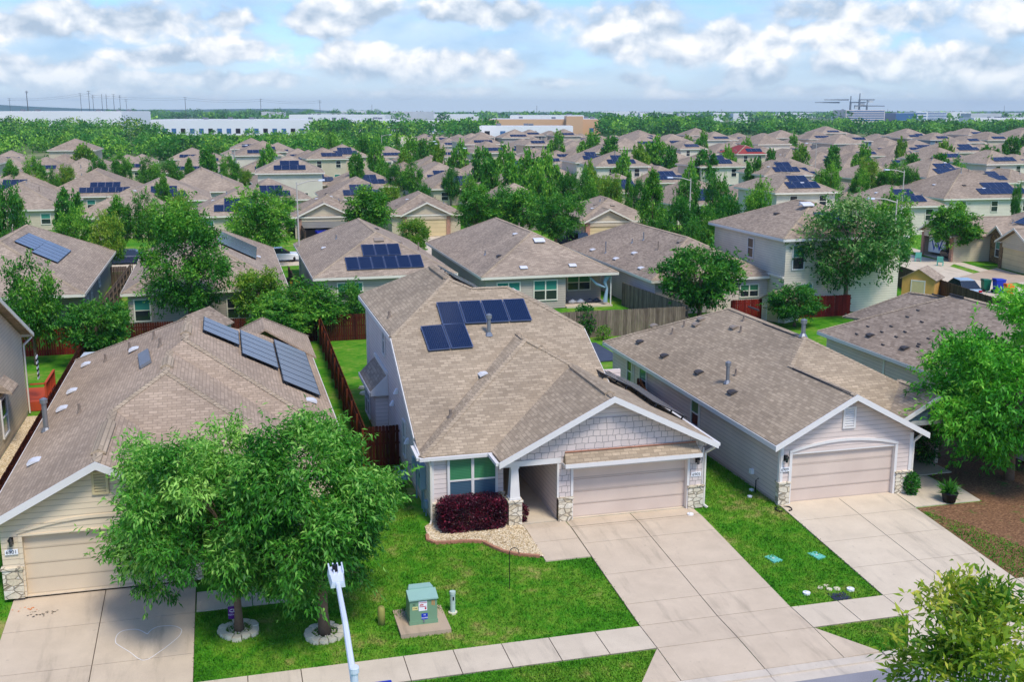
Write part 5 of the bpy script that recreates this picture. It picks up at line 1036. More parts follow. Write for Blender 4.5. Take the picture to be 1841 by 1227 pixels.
sticker(-.27, z0+.56, .17, .11, 'yel', ('7148',), 'black', .06); sticker(.03, z0+.26, .2, .2, 'blue', ('AE', 'POWER'), 'white', .06)
text(xf, '24', (-.3, -.006, z0+.68), .08, 'black'); MB().box(-.02, .02, -.05, -.001, z0+.08, z0+.16).build('padlock', m['steel'], xf)
MB().box(.27, .29, -.006, -.001, z0+.62, z0+.78).box(.33, .35, -.006, -.001, z0+.6, z0+.78).build('rust_streak', m['orange'], xf)
p = gp_t(686, 1124); o = thing('marker_post', 'short olive marker post left of the green transformer', 'marker post', tuple(p)); MB().tube([(0, 0, -.1), (0, 0, .5), (0, 0, .6), (0, 0, .64)], [.12, .12, .1, .04], 12).build('post', m['olive'], o, smooth=True)
p = gp_t(814, 1103); o = thing('marker_post', 'slim pale cable pedestal right of the green transformer', 'marker post', tuple(p)); MB().tube([(0, 0, -.1), (0, 0, .68)], .085, 14).build('post', m['pgrey'], o); MB().tube([(0, 0, .66), (0, 0, .76)], .1, 14).build('cap', m['pgrey'], o); MB().box(-.015, .03, -.1, -.08, .48, .6).build('sticker', m['black'], o)
MB().tube([(0, 0, -.05), (0, 0, .05)], .15, 14).build('base_collar', m['rock'], o)
p = gp_t(916, 1060); o = thing('shepherd_hook', 'thin black shepherd hook standing in the front lawn', 'garden hook', tuple(p)); pts = [(0, 0, -.05), (0, 0, 1.32)]+[(.16-.16*cos(a), 0, 1.32+.16*sin(a)) for a in np.linspace(.3, 3.0, 9)]+[(.33, 0, 1.25), (.37, 0, 1.28)]; MB().tube(pts, .014, 6).build('rod', m['black'], o)
for i, (px, py, k_, l_) in enumerate(((1390, 1006, 'teal', 'teal meter lid nearest the middle driveway'), (1468, 1000, 'teal', 'teal meter lid nearest the right driveway'))):
    o = thing('meter_lid', l_+', set in the side lawn', 'meter lid', tuple(gp_t(px, py)), R(12)); MB().box(-.2, .2, -.28, .28, -.03, .035).build('lid', m[k_], o); MB().box(-.05, .05, -.05, .05, .036, .045).build('pull', m['pgrey'], o)
o = thing('meter_lid', 'dark water meter lid by the sidewalk', 'meter lid', tuple(gp_t(1509, 1074))); MB().box(-.32, .32, -.25, .25, -.03, .03).build('lid', plain('dark_blue_lid', lin(44, 48, 72), .6), o); MB().box(-.08, .08, -.04, .04, .031, .04).build('pull', m['black'], o)
for i, (px, py, l_) in enumerate(((1450, 1069, 'near the middle driveway by the sidewalk'), (1529, 1062, 'right of the dark meter lid'), (1207+34, 927, 'at the corner of the middle garage'), (1348, 895, 'upper of two by the 6909 wall'), (1351, 883, 'against the 6909 side wall'))):
    o = thing('cleanout_cap', 'white round pipe cap in the grass '+l_, 'pipe cap', tuple(gp_t(px, py))); MB().tube([(0, 0, -.05), (0, 0, .07)], .13 if i < 3 else .1, 14).build('cap', m['white'], o); MB().box(-.03, .03, -.03, .03, .07, .1).build('knob', m['white'], o)
rk = thing('flat_stones', 'cluster of flat pale stones above the dark meter lid', 'stones', tuple(gp_t(1490, 1058)))
for i, (x, y, r) in enumerate(((-.28, .08, .12), (.0, .16, .11), (-.05, -.1, .12), (.24, -.12, .13))): MB().tube([(x, y, -.03), (x, y, .03)], [r, r*.9], 7).build('stone', m['rock'], rk)
for (px, py, l_, seed) in ((430, 1135, 'left front tree trunk', 1), (584, 1141, 'right front tree trunk', 2)):
    o = thing('stone_tree_ring', 'ring of pale stones round the '+l_, 'stone ring', tuple(gp_t(px, py))); g = random.Random(seed); n = 13
    for i in range(n):
        a0, a1 = 2*pi*i/n+.02, 2*pi*(i+.93)/n; r0, r1 = .42, .62+g.uniform(-.03, .05); h = .1+g.uniform(-.02, .03)
        MB().prism([(r0*cos(a0), r0*sin(a0), -.06), (r1*cos(a0), r1*sin(a0), -.06), (r1*1.03*cos((a0+a1)/2), r1*1.03*sin((a0+a1)/2), -.06), (r1*cos(a1), r1*sin(a1), -.06), (r0*cos(a1), r0*sin(a1), -.06)], (0, 0, h+.06)).build('ring_stone', m['rock'], o)
    pb = MB()
    for i in range(90):
        a, r = g.uniform(0, 6.28), .42*sqrt(g.random()); x, y, s = r*cos(a), r*sin(a), g.uniform(.02, .045); pb.faces([(x-s, y-s, .01), (x+s, y-s, .01), (x+s, y+s, .01), (x-s, y+s, .01), (x, y, .02+s)], [(0, 1, 4), (1, 2, 4), (2, 3, 4), (3, 0, 4)])
    pb.build('loose_gravel', m['rock'], o)
p = gp_t(423, 1117); o = thing('yard_sign', 'purple sign with linked white rings on the left front tree', 'yard sign', (p[0], p[1]-.45, p[2])); MB().box(-.2, .2, -.02, 0, .3, .72).build('board', m['purple'], o); MB().box(-.015, .015, 0, .02, -.1, .5).build('stake', m['steel'], o)
lg = MB()
for cx in (-.06, .06): lg.tube([(cx+.09*cos(a), -.025, .58+.045*sin(a)) for a in np.linspace(0, 6.28, 20)], .011, 5)
lg.build('emblem', m['white'], o); text(o, 'TOTAL CARE', (0, -.024, .44), .07, 'white')
hp = [(771, 953), (800, 977), (817, 958), (850, 939), (900, 932), (950, 934), (981, 949), (984, 965), (970, 990), (930, 1025), (870, 1070), (780, 1120), (700, 1072), (640, 1035), (627, 1018), (634, 985), (660, 962), (700, 953), (750, 953), (800, 977)][1:]
hb = MB(); pp = [gp_t(x*.33165, 820+y*.33165) for x, y in hp]; sm = []
P4 = [pp[0]]+pp+[pp[-1]]
for i in range(1, len(P4)-2):
    for f in np.linspace(0, 1, 6)[:-1]:
        a, b, c, d = P4[i-1], P4[i], P4[i+1], P4[i+2]; sm.append(.5*((2*b)+(c-a)*f+(2*a-5*b+4*c-d)*f*f+(3*b-a-3*c+d)*f**3))
sm.append(pp[-1])
for a, b in zip(sm[:-1], sm[1:]): hb.bar((a[0], a[1], gz(a[1])+.056), (b[0], b[1], gz(b[1])+.056), .026, .006)
tag(hb.build('chalk_heart', m['chalk']), 'white chalk heart drawn on the left driveway', 'chalk drawing')
g = random.Random(12)
for nm, px, py, k_, n, lab in (('leaf_litter', 75, 1108, 'joint', 26, 'scatter of brown leaf litter on the left driveway corner'), ('leaf_litter', 41, 1100, 'orange', 12, 'rusty stain flecks beside the left driveway edge')):
    o = thing(nm, lab, 'leaf litter', tuple(gp_t(px, py)+np.array([0, 0, .06]))); lm = MB()
    for i in range(n): x, y, s = g.gauss(0, .22), g.gauss(0, .18), g.uniform(.025, .06); lm.poly([(x-s, y, .002+i*.0004), (x, y-s*.5, .002+i*.0004), (x+s, y+.01, .01), (x, y+s*.5, .004+i*.0004)])
    lm.build('leaf_scatter', m[k_], o)
bush = thing('purple_shrub', 'clipped dark purple hedge shrub under the front window', 'shrub', (8.5, 38.2, 0)); o = bpy.data.objects.new('foliage', shrub_mesh(4, 1.22, .62, .56, 15000, .085, .3, L_pur)); COL.objects.link(o); o.parent = bush; MB().tube([(0, 0, -.05), (0, 0, .5)], .06).tube([(-.6, 0, -.05), (-.6, 0, .5)], .05).tube([(.6, 0, -.05), (.6, 0, .5)], .05).build('stem', m['bark_d'], bush)
pw = thing('purple_shrub', 'small purple plant at the foot of the porch column', 'shrub', (10.52, 38.15, 0)); o = bpy.data.objects.new('foliage', shrub_mesh(6, .16, .16, .35, 500, .1, .3, L_pur, box=False)); COL.objects.link(o); o.parent = pw
def pot(px, py, lab):
    p = gp_t(px, py); o = thing('potted_plant', lab, 'potted plant', (p[0], p[1], p[2]+.06)); MB().tube([(0, 0, 0), (0, 0, .36), (0, 0, .4)], [.24, .32, .34], 14).build('pot', m['black'], o, smooth=True); MB().tube([(0, 0, .37), (0, 0, .385)], .3, 14).build('soil', m['mulch'], o)
    g = np.random.default_rng(3); n = 160; d = unit(g.normal(size=(n, 3))*[1, 1, .4]+[0, 0, .8]); f = bpy.data.objects.new('leaf_fronds', quads_mesh('leaf_fronds', leaf_quads(np.tile([[0, 0, .4]], (n, 1))+g.normal(size=(n, 3))*.08, d, .5, .05, g), g.uniform(.1, .7, n), L_mid)); COL.objects.link(f); f.parent = o
pot(1706, 905, 'spiky plant in a black pot at the corner of the right walk')
def shrub(px, py, sx, sy, sz, n, mat, lab, L=.12, box=False, Y=None, name='green_shrub'):
    p = gp_t(px, py) if Y is None else np.array([gp_col(px, Y), Y, gz(Y)]); o = thing(name, lab, 'shrub', tuple(p)); f = bpy.data.objects.new('foliage', shrub_mesh(int(px), sx, sy, sz, n, L, .3, mat, box=box)); COL.objects.link(f); f.parent = o; MB().tube([(0, 0, -.05), (0, 0, sz)], .05).build('stem', m['bark_d'], o); return o
def gp_col(px, Y):
    lo, hi = 200, 1400
    for _ in range(50):
        md = (lo+hi)/2
        if gp(px, md, 0)[1] > Y: lo = md
        else: hi = md
    return gp(px, lo, 0)[0]
shrub(1637, 889, .3, .3, .45, 900, L_dark, 'small green shrub at the right corner of the 6909 garage')
shrub(1665, 835, .5, .6, .9, 1500, L_dark, 'dark climbing shrub by the 6909 porch pier')
shrub(1050, 605, .8, .8, 1.1, 2600, L_dark, 'dark green bush at the grey fence corner behind the middle house', .16)
shrub(1085, 612, .5, .4, .5, 600, L_lite, 'small light shrub against the grey fence')
shrub(1748, 462, 2.6, .9, .75, 2600, L_dark, 'clipped green hedge in front of the stone-fronted house', .22, True)
tp = thing('garden_tarp', 'dark tarp spread on the ground behind the middle house', 'tarp', tuple(gp(1072, 632))); MB().hexa([(-1.6, -3, 0), (.8, -3, 0), (.8, 2.4, 0), (-1.6, 2.4, 0), (-1.6, -3, .04), (.8, -3, .1), (.8, 2.4, .05), (-1.6, 2.4, .12)]).build('tarp_sheet', m['tarp'], tp)
for i, (px, py, lab) in enumerate(((668, 690, 'pile of pale rocks at the back corner of the middle house'),)):
    o = thing('rock_pile', lab, 'rocks', tuple(gp(657, 697))); g = random.Random(4)
    for j in range(9): x, y, s = g.uniform(-.5, .7), g.uniform(-1.6, 1.2), g.uniform(.15, .35); MB().tube([(x, y, -.03), (x+.03, y, s*.5), (x, y, s*.62)], [s, s*.8, s*.2], 7).build('rock', m['rock'], o)
hz = thing('garden_hose', 'black hose looped on the grass by the 6909 garage corner', 'hose', tuple(gp_t(1408, 918))); MB().tube([(.35*cos(a)*(1-.04*a), .25*sin(a), .05+.02*sin(3*a)) for a in np.linspace(-1.2, 4.2, 26)], .03, 6).build('hose', m['black'], hz)
# ---------------------------------------------------------------- street lamps
def lamp(label, base, h, arm, ang, mat='polec', r=.075, big=False):
    o = thing('street_lamp', label, 'street lamp', tuple(base)); MB().tube([(0, 0, 0), (0, 0, h)], [r*1.15, r*.75], 12).build('pole', m[mat], o); c, s = cos(ang), sin(ang)
    if big:
        MB().tube([(0, 0, h-.02), (0, 0, h+.06)], r*1.0, 14).tube([(0, 0, h+.06), (0, 0, h+.08)], [r*1.05, r*.9], 14).build('pole_cap', m[mat], o)
    MB().tube([(0, 0, h-.25), (c*arm*.5, s*arm*.5, h+.05), (c*arm, s*arm, h+.12)], [.055, .05, .045], 8).build('arm', m['pole' if big else mat], o)
    q = lambda l, w_, z: (c*(arm+l)-s*w_, s*(arm+l)+c*w_, h+.12+z)
    hd = MB(); hd.hexa([q(-.1, -.13, -.07), q(-.1, .13, -.07), q(.5, .15, -.06), q(.5, -.15, -.06), q(-.1, -.1, .05), q(-.1, .1, .05), q(.48, .13, .09), q(.48, -.13, .09)])
    if big:
        for w_ in (-.12, -.04, .04, .12): hd.hexa([q(.2, w_-.012, .06), q(.2, w_+.012, .06), q(.56, w_+.012, .09), q(.56, w_-.012, .09), q(.2, w_-.012, .12), q(.2, w_+.012, .12), q(.56, w_+.012, .13), q(.56, w_-.012, .13)])
    hd.build('lamp_head', m['pole'], o)
    if big: MB().tube([q(.3, .02, .08), q(.3, .02, .2)], .05, 10).build('photocell', m['black'], o)
    return o
pb = gp(637, 1208, 7.2); hb_ = gp(604, 1030, 7.35); v = hb_-pb; lamp('white street lamp reaching over the street in the foreground', (pb[0], pb[1], -.7), 7.9, float(np.linalg.norm(v[:2]))-.35, math.atan2(v[1], v[0]), 'pole', .075, True)
for i, (px, py, ar, lab, hh) in enumerate(((533, 327, -.0, 'by the parked cars on the back street', 9), (1613, 358, pi, 'rising behind the pale-flecked tree', 8.6), (1626, 306, pi, 'among the right-hand trees beyond the cream houses', 8.5), (1468, 258, pi, 'far off between the right background roofs', 8.5), (1242, 320, pi, 'left of the dark trees in the middle distance', 8.5), (858, 267, pi, 'over the street of dense trees, centre', 8.5), (804, 259, pi, 'beyond the centre street, left of another lamp', 8.5), (925, 276, 0, 'just right of the centre street trees', 8.5), (763, 255, 0, 'farthest left of the centre street', 8.5), (686, 243, 0, 'beside the distant car park', 9), (421, 262, 0, 'standing in front of the left woods', 8.5))):
    p = gp(px, py, hh); lamp('pale street lamp '+lab, (p[0], p[1], -.03), hh, 2.2, ar if ar else .2)
# ---------------------------------------------------------------- cars, bins, sheds
def car(label, loc, rz, paint, kind='car', group='parked cars'):
    o = thing('parked_car' if kind != 'pickup' else 'pickup_truck', label, 'car' if kind != 'pickup' else 'pickup', loc, rz, group)
    L = 4.7 if kind != 'pickup' else 5.6; hw = .9; hb = .92 if kind == 'car' else 1.1
    st_ = [(-.5, .35, .6, .8), (-.49, .3, .82, .9), (-.3, .25, hb-.02, .98), (.0, .25, hb, 1.), (.3, .25, hb-.04, 1.), (.46, .28, hb-.16, .93), (.5, .34, hb-.3, .8)]
    mb = MB(); k0 = []
    for x, zl, zh, f in st_: k0.append([(x*L, -hw*f, zl), (x*L, -hw*f, zh-.12), (x*L, -hw*f*.93, zh), (x*L, hw*f*.93, zh), (x*L, hw*f, zh-.12), (x*L, hw*f, zl)])
    vs = [p for r_ in k0 for p in r_]; n = 6; fs = []
    for i in range(len(k0)-1):
        for j in range(n): fs.append((i*n+j, i*n+(j+1) % n, (i+1)*n+(j+1) % n, (i+1)*n+j))
    fs += [tuple(range(n))[::-1], tuple(range((len(k0)-1)*n, len(k0)*n))]; mb.faces(vs, fs)
    if kind == 'car': cb = [(-.42, hb-.04), (-.22, 1.42), (.1, 1.44), (.27, hb-.02)]
    elif kind == 'suv': cb = [(-.49, hb-.04), (-.44, 1.72), (.08, 1.74), (.24, hb-.02)]
    else: cb = [(-.12, hb-.04), (-.09, 1.78), (.12, 1.8), (.27, hb-.02)]
    cs_ = []
    for i, (x, z) in enumerate(cb):
        w_ = hw*(.9 if i in (0, 3) else .7); cs_.append(((x*L, -w_, z), (x*L, w_, z)))
    rf = MB().poly([cs_[1][0], cs_[2][0], cs_[2][1], cs_[1][1]])
    for i in (1, 2): pass
    b = mb.build('body', CAR[paint], o, smooth=False); rf.prism([tuple(np.array(p)+(0, 0, .03)) for p in (cs_[1][0], cs_[2][0], cs_[2][1], cs_[1][1])], (0, 0, -.05)).build('car_roof', CAR[paint], o)
    gl = MB(); gl.poly([cs_[0][0], cs_[1][0], cs_[1][1], cs_[0][1]]).poly([cs_[2][0], cs_[3][0], cs_[3][1], cs_[2][1]]).poly([cs_[0][0], cs_[3][0], cs_[2][0], cs_[1][0]]).poly([cs_[0][1], cs_[1][1], cs_[2][1], cs_[3][1]]); gl.build('car_window', m['glass'], o)
    for x in (-.31, .31):
        for s in (-1, 1): MB().tube([(x*L, s*hw*.98, .33), (x*L, s*hw*.74, .33)], .33, 12).tube([(x*L, s*hw*.99, .33), (x*L, s*hw*.9, .33)], .2, 10).build('wheel', m['tyre'], o)
    for s in (-1, 1): MB().box(-.5*L-.01, -.47*L, s*.62-.14, s*.62+.14, .62, .8).build('tail_lamp', m['tail'], o); MB().box(.465*L, .492*L, s*.6-.15, s*.6+.15, .5, .64).build('headlight', m['head'], o)
    return o
def cp(px, py, z=0.): p = gp(px, py, z); return (p[0], p[1], 0.)
car('navy sedan parked on the back street at left', cp(226, 474), pi, 'navy'); car('white car half hidden behind a tree on the back street', cp(500, 470), 0, 'white')
car('bright blue pickup backed up to the open garage', cp(576, 427), R(-85), 'blue', 'pickup'); car('dark SUV inside the shadowed garage beside the blue pickup', cp(612, 412), R(-88), 'black', 'suv')
car('larger dark hatchback of the two behind the covered-patio house', cp(1030, 443), R(105), 'navy', 'suv'); car('smaller dark sedan beside the brick garage pier', cp(1063, 436), R(105), 'black')
car('black pickup parked far off on the centre-right street', cp(1195, 378), R(185), 'black', 'pickup'); car('pale silver car seen over the cross-street fence', cp(1728, 531), R(75), 'silver')
def in_GA(x, y): c_, s_ = cos(R(-97)), sin(R(-97)); return (GA.location.x+x*c_-y*s_, GA.location.y+x*s_+y*c_, .02)
car('black car inside the open garage at right', in_GA(-2.0, -3.2), R(173), 'black', 'suv')
fg = thing('banner', 'white banner with a big blue W hung in the open garage', 'banner', in_GA(-4.6, -4.9), R(-85)); MB().box(-1.3, 1.3, -.02, .02, .35, 1.95).build('banner_cloth', m['white'], fg); text(fg, 'W', (0, -.03, 1.1), 1.75, 'blue')
def bin_(label, loc, mat, rz=0, lid=None):
    o = thing('wheeled_bin', label, 'wheelie bin', loc, rz, 'wheeled bins at the kerb'); MB().hexa([(-.24, -.28, .08), (.24, -.28, .08), (.24, .24, .08), (-.24, .24, .08), (-.3, -.36, 1.0), (.3, -.36, 1.0), (.3, .32, 1.0), (-.3, .32, 1.0)]).build('bin_body', m[mat], o)
    MB().hexa([(-.32, -.4, 1.0), (.32, -.4, 1.0), (.32, .36, 1.0), (-.32, .36, 1.0), (-.3, -.38, 1.05), (.3, -.38, 1.05), (.28, .34, 1.11), (-.28, .34, 1.11)]).build('lid', m[lid or mat], o)
    for s in (-1, 1): MB().tube([(s*.3, .26, .13), (s*.22, .26, .13)], .13, 10).build('wheel', m['tyre'], o)
    MB().tube([(-.24, .4, .95), (.24, .4, .95)], .025, 6).build('handle', m['black'], o); return o
bin_('green wheeled bin, leftmost of three at the right kerb', cp(1771, 524), 'bing', R(80)); o = bin_('blue wheeled bin, between the green and orange ones', cp(1794, 527), 'blue', R(80)); o.scale = (1.25, 1.25, 1.15); bin_('orange wheeled bin, rightmost of three at the right kerb', cp(1812, 533), 'orange', R(80)); p = gp(684, 1224, .3); bin_('blue bin lid peeking in at the bottom edge beside the lamp', (p[0], p[1]-.42, -.8), 'blue')
def shed(label, loc, w_, d, h, mat, roof, rz, trim='trim'):
    o = thing('garden_shed', label, 'shed', loc, rz); MB().box(-w_/2, w_/2, 0, d, 0, h).prism([(-w_/2, 0, h+.001), (w_/2, 0, h+.001), (0, 0, h+w_*.3)], (0, d, 0)).build('wall', m[mat], o)
    P, c = gable_polys(-w_/2-.15, w_/2+.15, -.15, d+.15, h-.02, .6); roof_build(o, (0, 0, 0), P, roof, th=.06); MB().box(-.5, .5, -.04, -.003, .05, h*.9).build('door', m['stoneyel'], o); MB().box(-.58, -.5, -.05, -.003, 0, h*.95).box(.5, .58, -.05, -.003, 0, h*.95).box(-.5, .5, -.05, -.003, h*.9, h*.95).build('door_trim', m[trim], o)
shed('tan shed with white trim behind the cream house', (-2.6, 69, 0), 3, 3, 2.2, 'sid_warm', 'sh_mid2', R(-25)); shed('small honey pine shed beside the cross-street fence', cp(1648, 545), 2.6, 2.4, 2.0, 'shedw', 'sh_mid', R(-50)); shed('white shed next to the cream two-storey house', (39.4, 72.4, 0), 2.0, 2.0, 1.7, 'sid_cream', 'sh_mid2', R(-60))
for i, (px, py, rz_, lab) in enumerate(((1690, 478, 2.4, 'teal garden chair, right one on the lawn by the cross street'), (1650, 470, 2.6, 'teal garden chair, left one on the lawn by the cross street'))):
    o = thing('garden_chair', lab, 'chair', cp(px, py), rz_, 'teal garden chairs'); MB().box(-.3, .3, -.3, .3, .38, .43).build('seat', m['teal'], o); MB().hexa([(-.3, .26, .43), (.3, .26, .43), (.3, .32, .43), (-.3, .32, .43), (-.3, .42, 1.0), (.3, .42, 1.0), (.3, .48, 1.0), (-.3, .48, 1.0)]).build('backrest', m['teal'], o)
    for x in (-.27, .27):
        for y in (-.27, .27): MB().box(x-.03, x+.03, y-.03, y+.03, 0, .38).build('leg', m['teal'], o)
o = thing('red_parasol', 'red patio canopy peeking out between roofs at left', 'canopy', tuple(gp(308, 372, 1.8)*np.array([1, 1, 0]))); MB().faces([(-2, -1.5, 2.2), (2, -1.5, 2.2), (2, 1.5, 2.2), (-2, 1.5, 2.2), (0, 0, 3.0)], [(0, 1, 4), (1, 2, 4), (2, 3, 4), (3, 0, 4)]).build('canopy_cloth', m['red'], o); MB().tube([(0, 0, 0), (0, 0, 2.9)], .05).build('pole', m['steel'], o)

for px, py, mt_, lab in ((524, 520, 'tyre', 'black bins standing in the dark side yard by the fence'), (531, 528, 'orange', 'orange tub in the dark side yard below the black bins')):
    p = gp(px, py); o = thing('storage_tub', lab, 'tub', (p[0], p[1], 0)); MB().hexa([(-.3, -.3, 0), (.3, -.3, 0), (.3, .3, 0), (-.3, .3, 0), (-.38, -.38, .95), (.38, -.38, .95), (.38, .38, .95), (-.38, .38, .95)]).build('tub_body', m[mt_], o); MB().box(-.4, .4, -.4, .4, .95, 1.02).build('lid', m[mt_], o)
for x, y, lab in ((19.2, 56.2, 'behind the middle house near the right fence'), (5.0, 84.5, 'beside the house with two rows of navy panels'), (31.2, 90, 'between the two taupe-roofed back houses')):
    o = thing('air_conditioner', 'grey air conditioner unit '+lab, 'air conditioner', (x, y, -.03)); MB().box(-.4, .4, -.4, .4, .05, .85).build('casing', m['meter'], o); MB().tube([(0, 0, .85), (0, 0, .88)], .34, 14).build('fan_grille', m['black'], o); MB().box(-.5, .5, -.5, .5, -.02, .05).build('base_pad', m['conc2'], o)
# ---------------------------------------------------------------- trees
def place_unique(proto, label, loc, cat='tree', sc=None, rz=0):
    proto.location = loc; proto.rotation_euler = (0, 0, rz)
    if sc: proto.scale = sc
    tag(proto, label, cat); return proto
b1, b2 = gp_t(430, 1135), gp_t(584, 1140)
t1 = make_tree('ash_tree', 21, 3.0, 6.7, .55, 46, 42, 20, .2, .15, L_ash, .13, droop=.55, lobe=.32, flare=.13, shoots=110); place_unique(t1, 'leafy ash tree with the purple sign, left of the two front trees', (b1[0], b1[1], b1[2]))
t2 = make_tree('ash_tree', 22, 2.95, 7.0, .7, 48, 42, 20, .2, .15, L_ash, .17, droop=.55, lobe=.32, flare=.13, shoots=120); place_unique(t2, 'taller leafy ash tree behind the lamp arm, right of the two front trees', (b2[0], b2[1], b2[2]))
def shift_crown(t, dx, dy):
    for c in KID[t.name]:
        if c.name.startswith('crown'): c.location = (dx, dy, 0)
shift_crown(t1, -.9, .5); shift_crown(t2, -.5, .5)
t3 = make_tree('oak_tree', 23, 4.1, 8.0, .2, 60, 40, 19, .24, .17, L_right, .2, droop=.3, lobe=.34, flare=.16, shape='oval'); place_unique(t3, 'big bright green tree filling the right edge over the mulch bed', (32.1, 37.6, -.03))
p4 = gp(1765, 1150, 1.0); t4 = make_tree('young_tree', 24, 2.35, 6.3, .8, 30, 26, 16, .25, .17, L_yel, .07, droop=.0, lobe=.34, flare=.2, shape='vase', limbs=18); place_unique(t4, 'yellow-green young tree in the bottom right corner beside the street', (15.8, 18.6, -.7))
def proto(nm, seed, r, h, base, lobes, sprays, per, L, Wd, mt, tr, **k):
    t = make_tree(nm, seed, r, h, base, lobes, sprays, per, L, Wd, mt, tr, **k); PROTO.append((t, r, h)); return (t, r, h, [0])
PROTO = []
K = dict(

    broad=proto('broad_tree', 31, 3.4, 8, 1.6, 40, 26, 9, .34, .2, L_mid, .2, lobe=.34, flare=.2),
    broad2=proto('broad_tree', 32, 3.4, 7.5, 1.2, 34, 26, 9, .34, .2, L_mid, .2, lobe=.38, flare=.2),
    dense=proto('dense_round_tree', 33, 3.2, 6, .9, 44, 26, 9, .3, .2, L_dark, .2, lobe=.32, flare=.16, droop=.1),
    oval=proto('oval_tree', 34, 2.4, 8, 1.4, 34, 24, 9, .34, .2, L_mid, .16, lobe=.4, flare=.18, shape='oval'),
    cone=proto('cone_tree', 35, 2.2, 9, 1.0, 40, 20, 9, .34, .2, L_mid, .16, lobe=.34, flare=.18, shape='cone'),
    big=proto('broad_tree', 45, 3.6, 10.5, .8, 64, 30, 10, .27, .2, L_mid, .24, lobe=.3, flare=.2, shape='oval'),
    fleck=proto('flecked_tree', 36, 3.8, 9.5, 1.2, 46, 34, 9, .28, .22, L_fleck, .2, lobe=.3, flare=.26, shape='oval', limbs=14),
    light=proto('light_green_tree', 37, 3, 7, 1.0, 32, 24, 9, .34, .2, L_lite, .16, lobe=.4, flare=.2),
    darkb=proto('dark_green_tree', 38, 3.2, 7, .9, 36, 24, 9, .34, .22, L_dark, .18, lobe=.38, flare=.2),
    far=proto('distant_tree', 39, 3.4, 7, .6, 26, 16, 6, .6, .28, L_mid, .2, lobe=.42, flare=.3, limbs=3),
    fard=proto('distant_tree', 40, 3.2, 7, .6, 24, 16, 6, .6, .28, L_dark, .2, lobe=.45, flare=.3, limbs=3),
    farl=proto('distant_tree', 41, 3.2, 6.5, .6, 24, 16, 6, .6, .28, L_lite, .2, lobe=.42, flare=.3, limbs=3))
def tree(cx, ty, wpx, kind, label, h=None, Y=None, group=None):
    """cx, ty: crown centre column and top row in the photo; either the height or the distance decides how far off it stands"""
    t, r, hh, used = K[kind]
    if Y is None: p = gp(cx, ty, h)
    else: p = gY(cx, ty, Y); h = p[2]
    dist = (p-O3)@FW; rr = wpx*dist/F/2
    o = t if not used[0] else copy_tree(t, p)
    used[0] = 1; o.location = (p[0], p[1], gz(p[1])); s = rr/r; o.scale = (s, s*random.uniform(.92, 1.08), (h+.1)/hh); o.rotation_euler = (0, 0, random.uniform(0, 6.28)); tag(o, label, 'tree', group)
    return o
for cx, ty, w_, k_, lab, Y in (
    (330, 362, 178, 'big', 'tall dense tree rising in front of the slim-panel house at left', 77.2), (48, 468, 108, 'broad2', 'green tree with a bare trunk before the red back fence', 71.5), (168, 540, 132, 'dense', 'round bushy tree over the brown fence corner behind the cream house', 70),
    (462, 484, 92, 'light', 'pale-tipped tree left of the dark bins in the yard behind', 79), (548, 505, 150, 'broad2', 'wide leafy tree over the back fence of the middle house lawn', 75.2), (634, 512, 66, 'darkb', 'dark bush pressed against the tall side wall of the middle house', 75.8), (500, 545, 130, 'broad', 'low spreading tree above the cream house rear roof', 73),
    (1262, 443, 166, 'dense', 'round dark dense tree above the weathered grey fence', 73.4), (1532, 344, 186, 'fleck', 'large airy tree with pale flecked leaves before the cream two-storey house', 73.6), (1432, 514, 100, 'darkb', 'low dark bushy tree beside the white shed', 70.5), (1719, 361, 86, 'oval', 'neat young street tree beside the hedge across the street', 98),
    (1602, 350, 95, 'broad', 'darker tree behind the pale-flecked one at right', 90), (1612, 415, 60, 'darkb', 'small dark tree at the corner of the cream two-storey house', 86)): tree(cx, ty, w_, k_, lab, Y=Y)
for cx, ty, w_, k_, lab, Y in (
    (462, 345, 138, 'broad', 'wide tree shading the white car on the back street', 113), (662, 330, 86, 'oval', 'upright tree right of the house with the blue pickup', 126), (742, 393, 56, 'light', 'narrow light shrub-like tree at the left of the pale driveway', 113), (858, 330, 76, 'oval', 'bright tree just right of the tan garage door', 124), (940, 336, 84, 'oval', 'bright tree second from the tan garage door', 123), (1000, 347, 100, 'dense', 'dark round tree above the two parked dark cars', 118), (905, 340, 70, 'darkb', 'dark tree standing behind two brighter ones at the centre', 133),
    (1110, 374, 66, 'light', 'light young tree right of the brick garage', 126), (1168, 373, 76, 'light', 'second light young tree right of the brick garage', 126), (130, 374, 66, 'broad', 'leafy tree beside the red canopy at left', 112), (192, 380, 56, 'light', 'small pale tree at the front lawn corner across the back street', 107), (212, 348, 50, 'oval', 'slim tree left of a twin on the back street lawn', 121), (262, 347, 62, 'broad2', 'round-topped tree of the twin pair on the back street lawn', 121), (322, 343, 50, 'light', 'thin pale tree rising above the tall dense one', 112), (14, 338, 70, 'darkb', 'dark tree cut off by the left edge', 103), (118, 345, 46, 'fard', 'grey-green tree between two left roofs', 131)): tree(cx, ty, w_, k_, lab, Y=Y)
KD = dict(broad='leafy tree', broad2='wide leafy tree', dense='dense round tree', oval='upright tree', cone='pointed dark tree', light='light green tree', darkb='dark bushy tree', far='green tree', fard='dark green tree', farl='yellow-green tree')
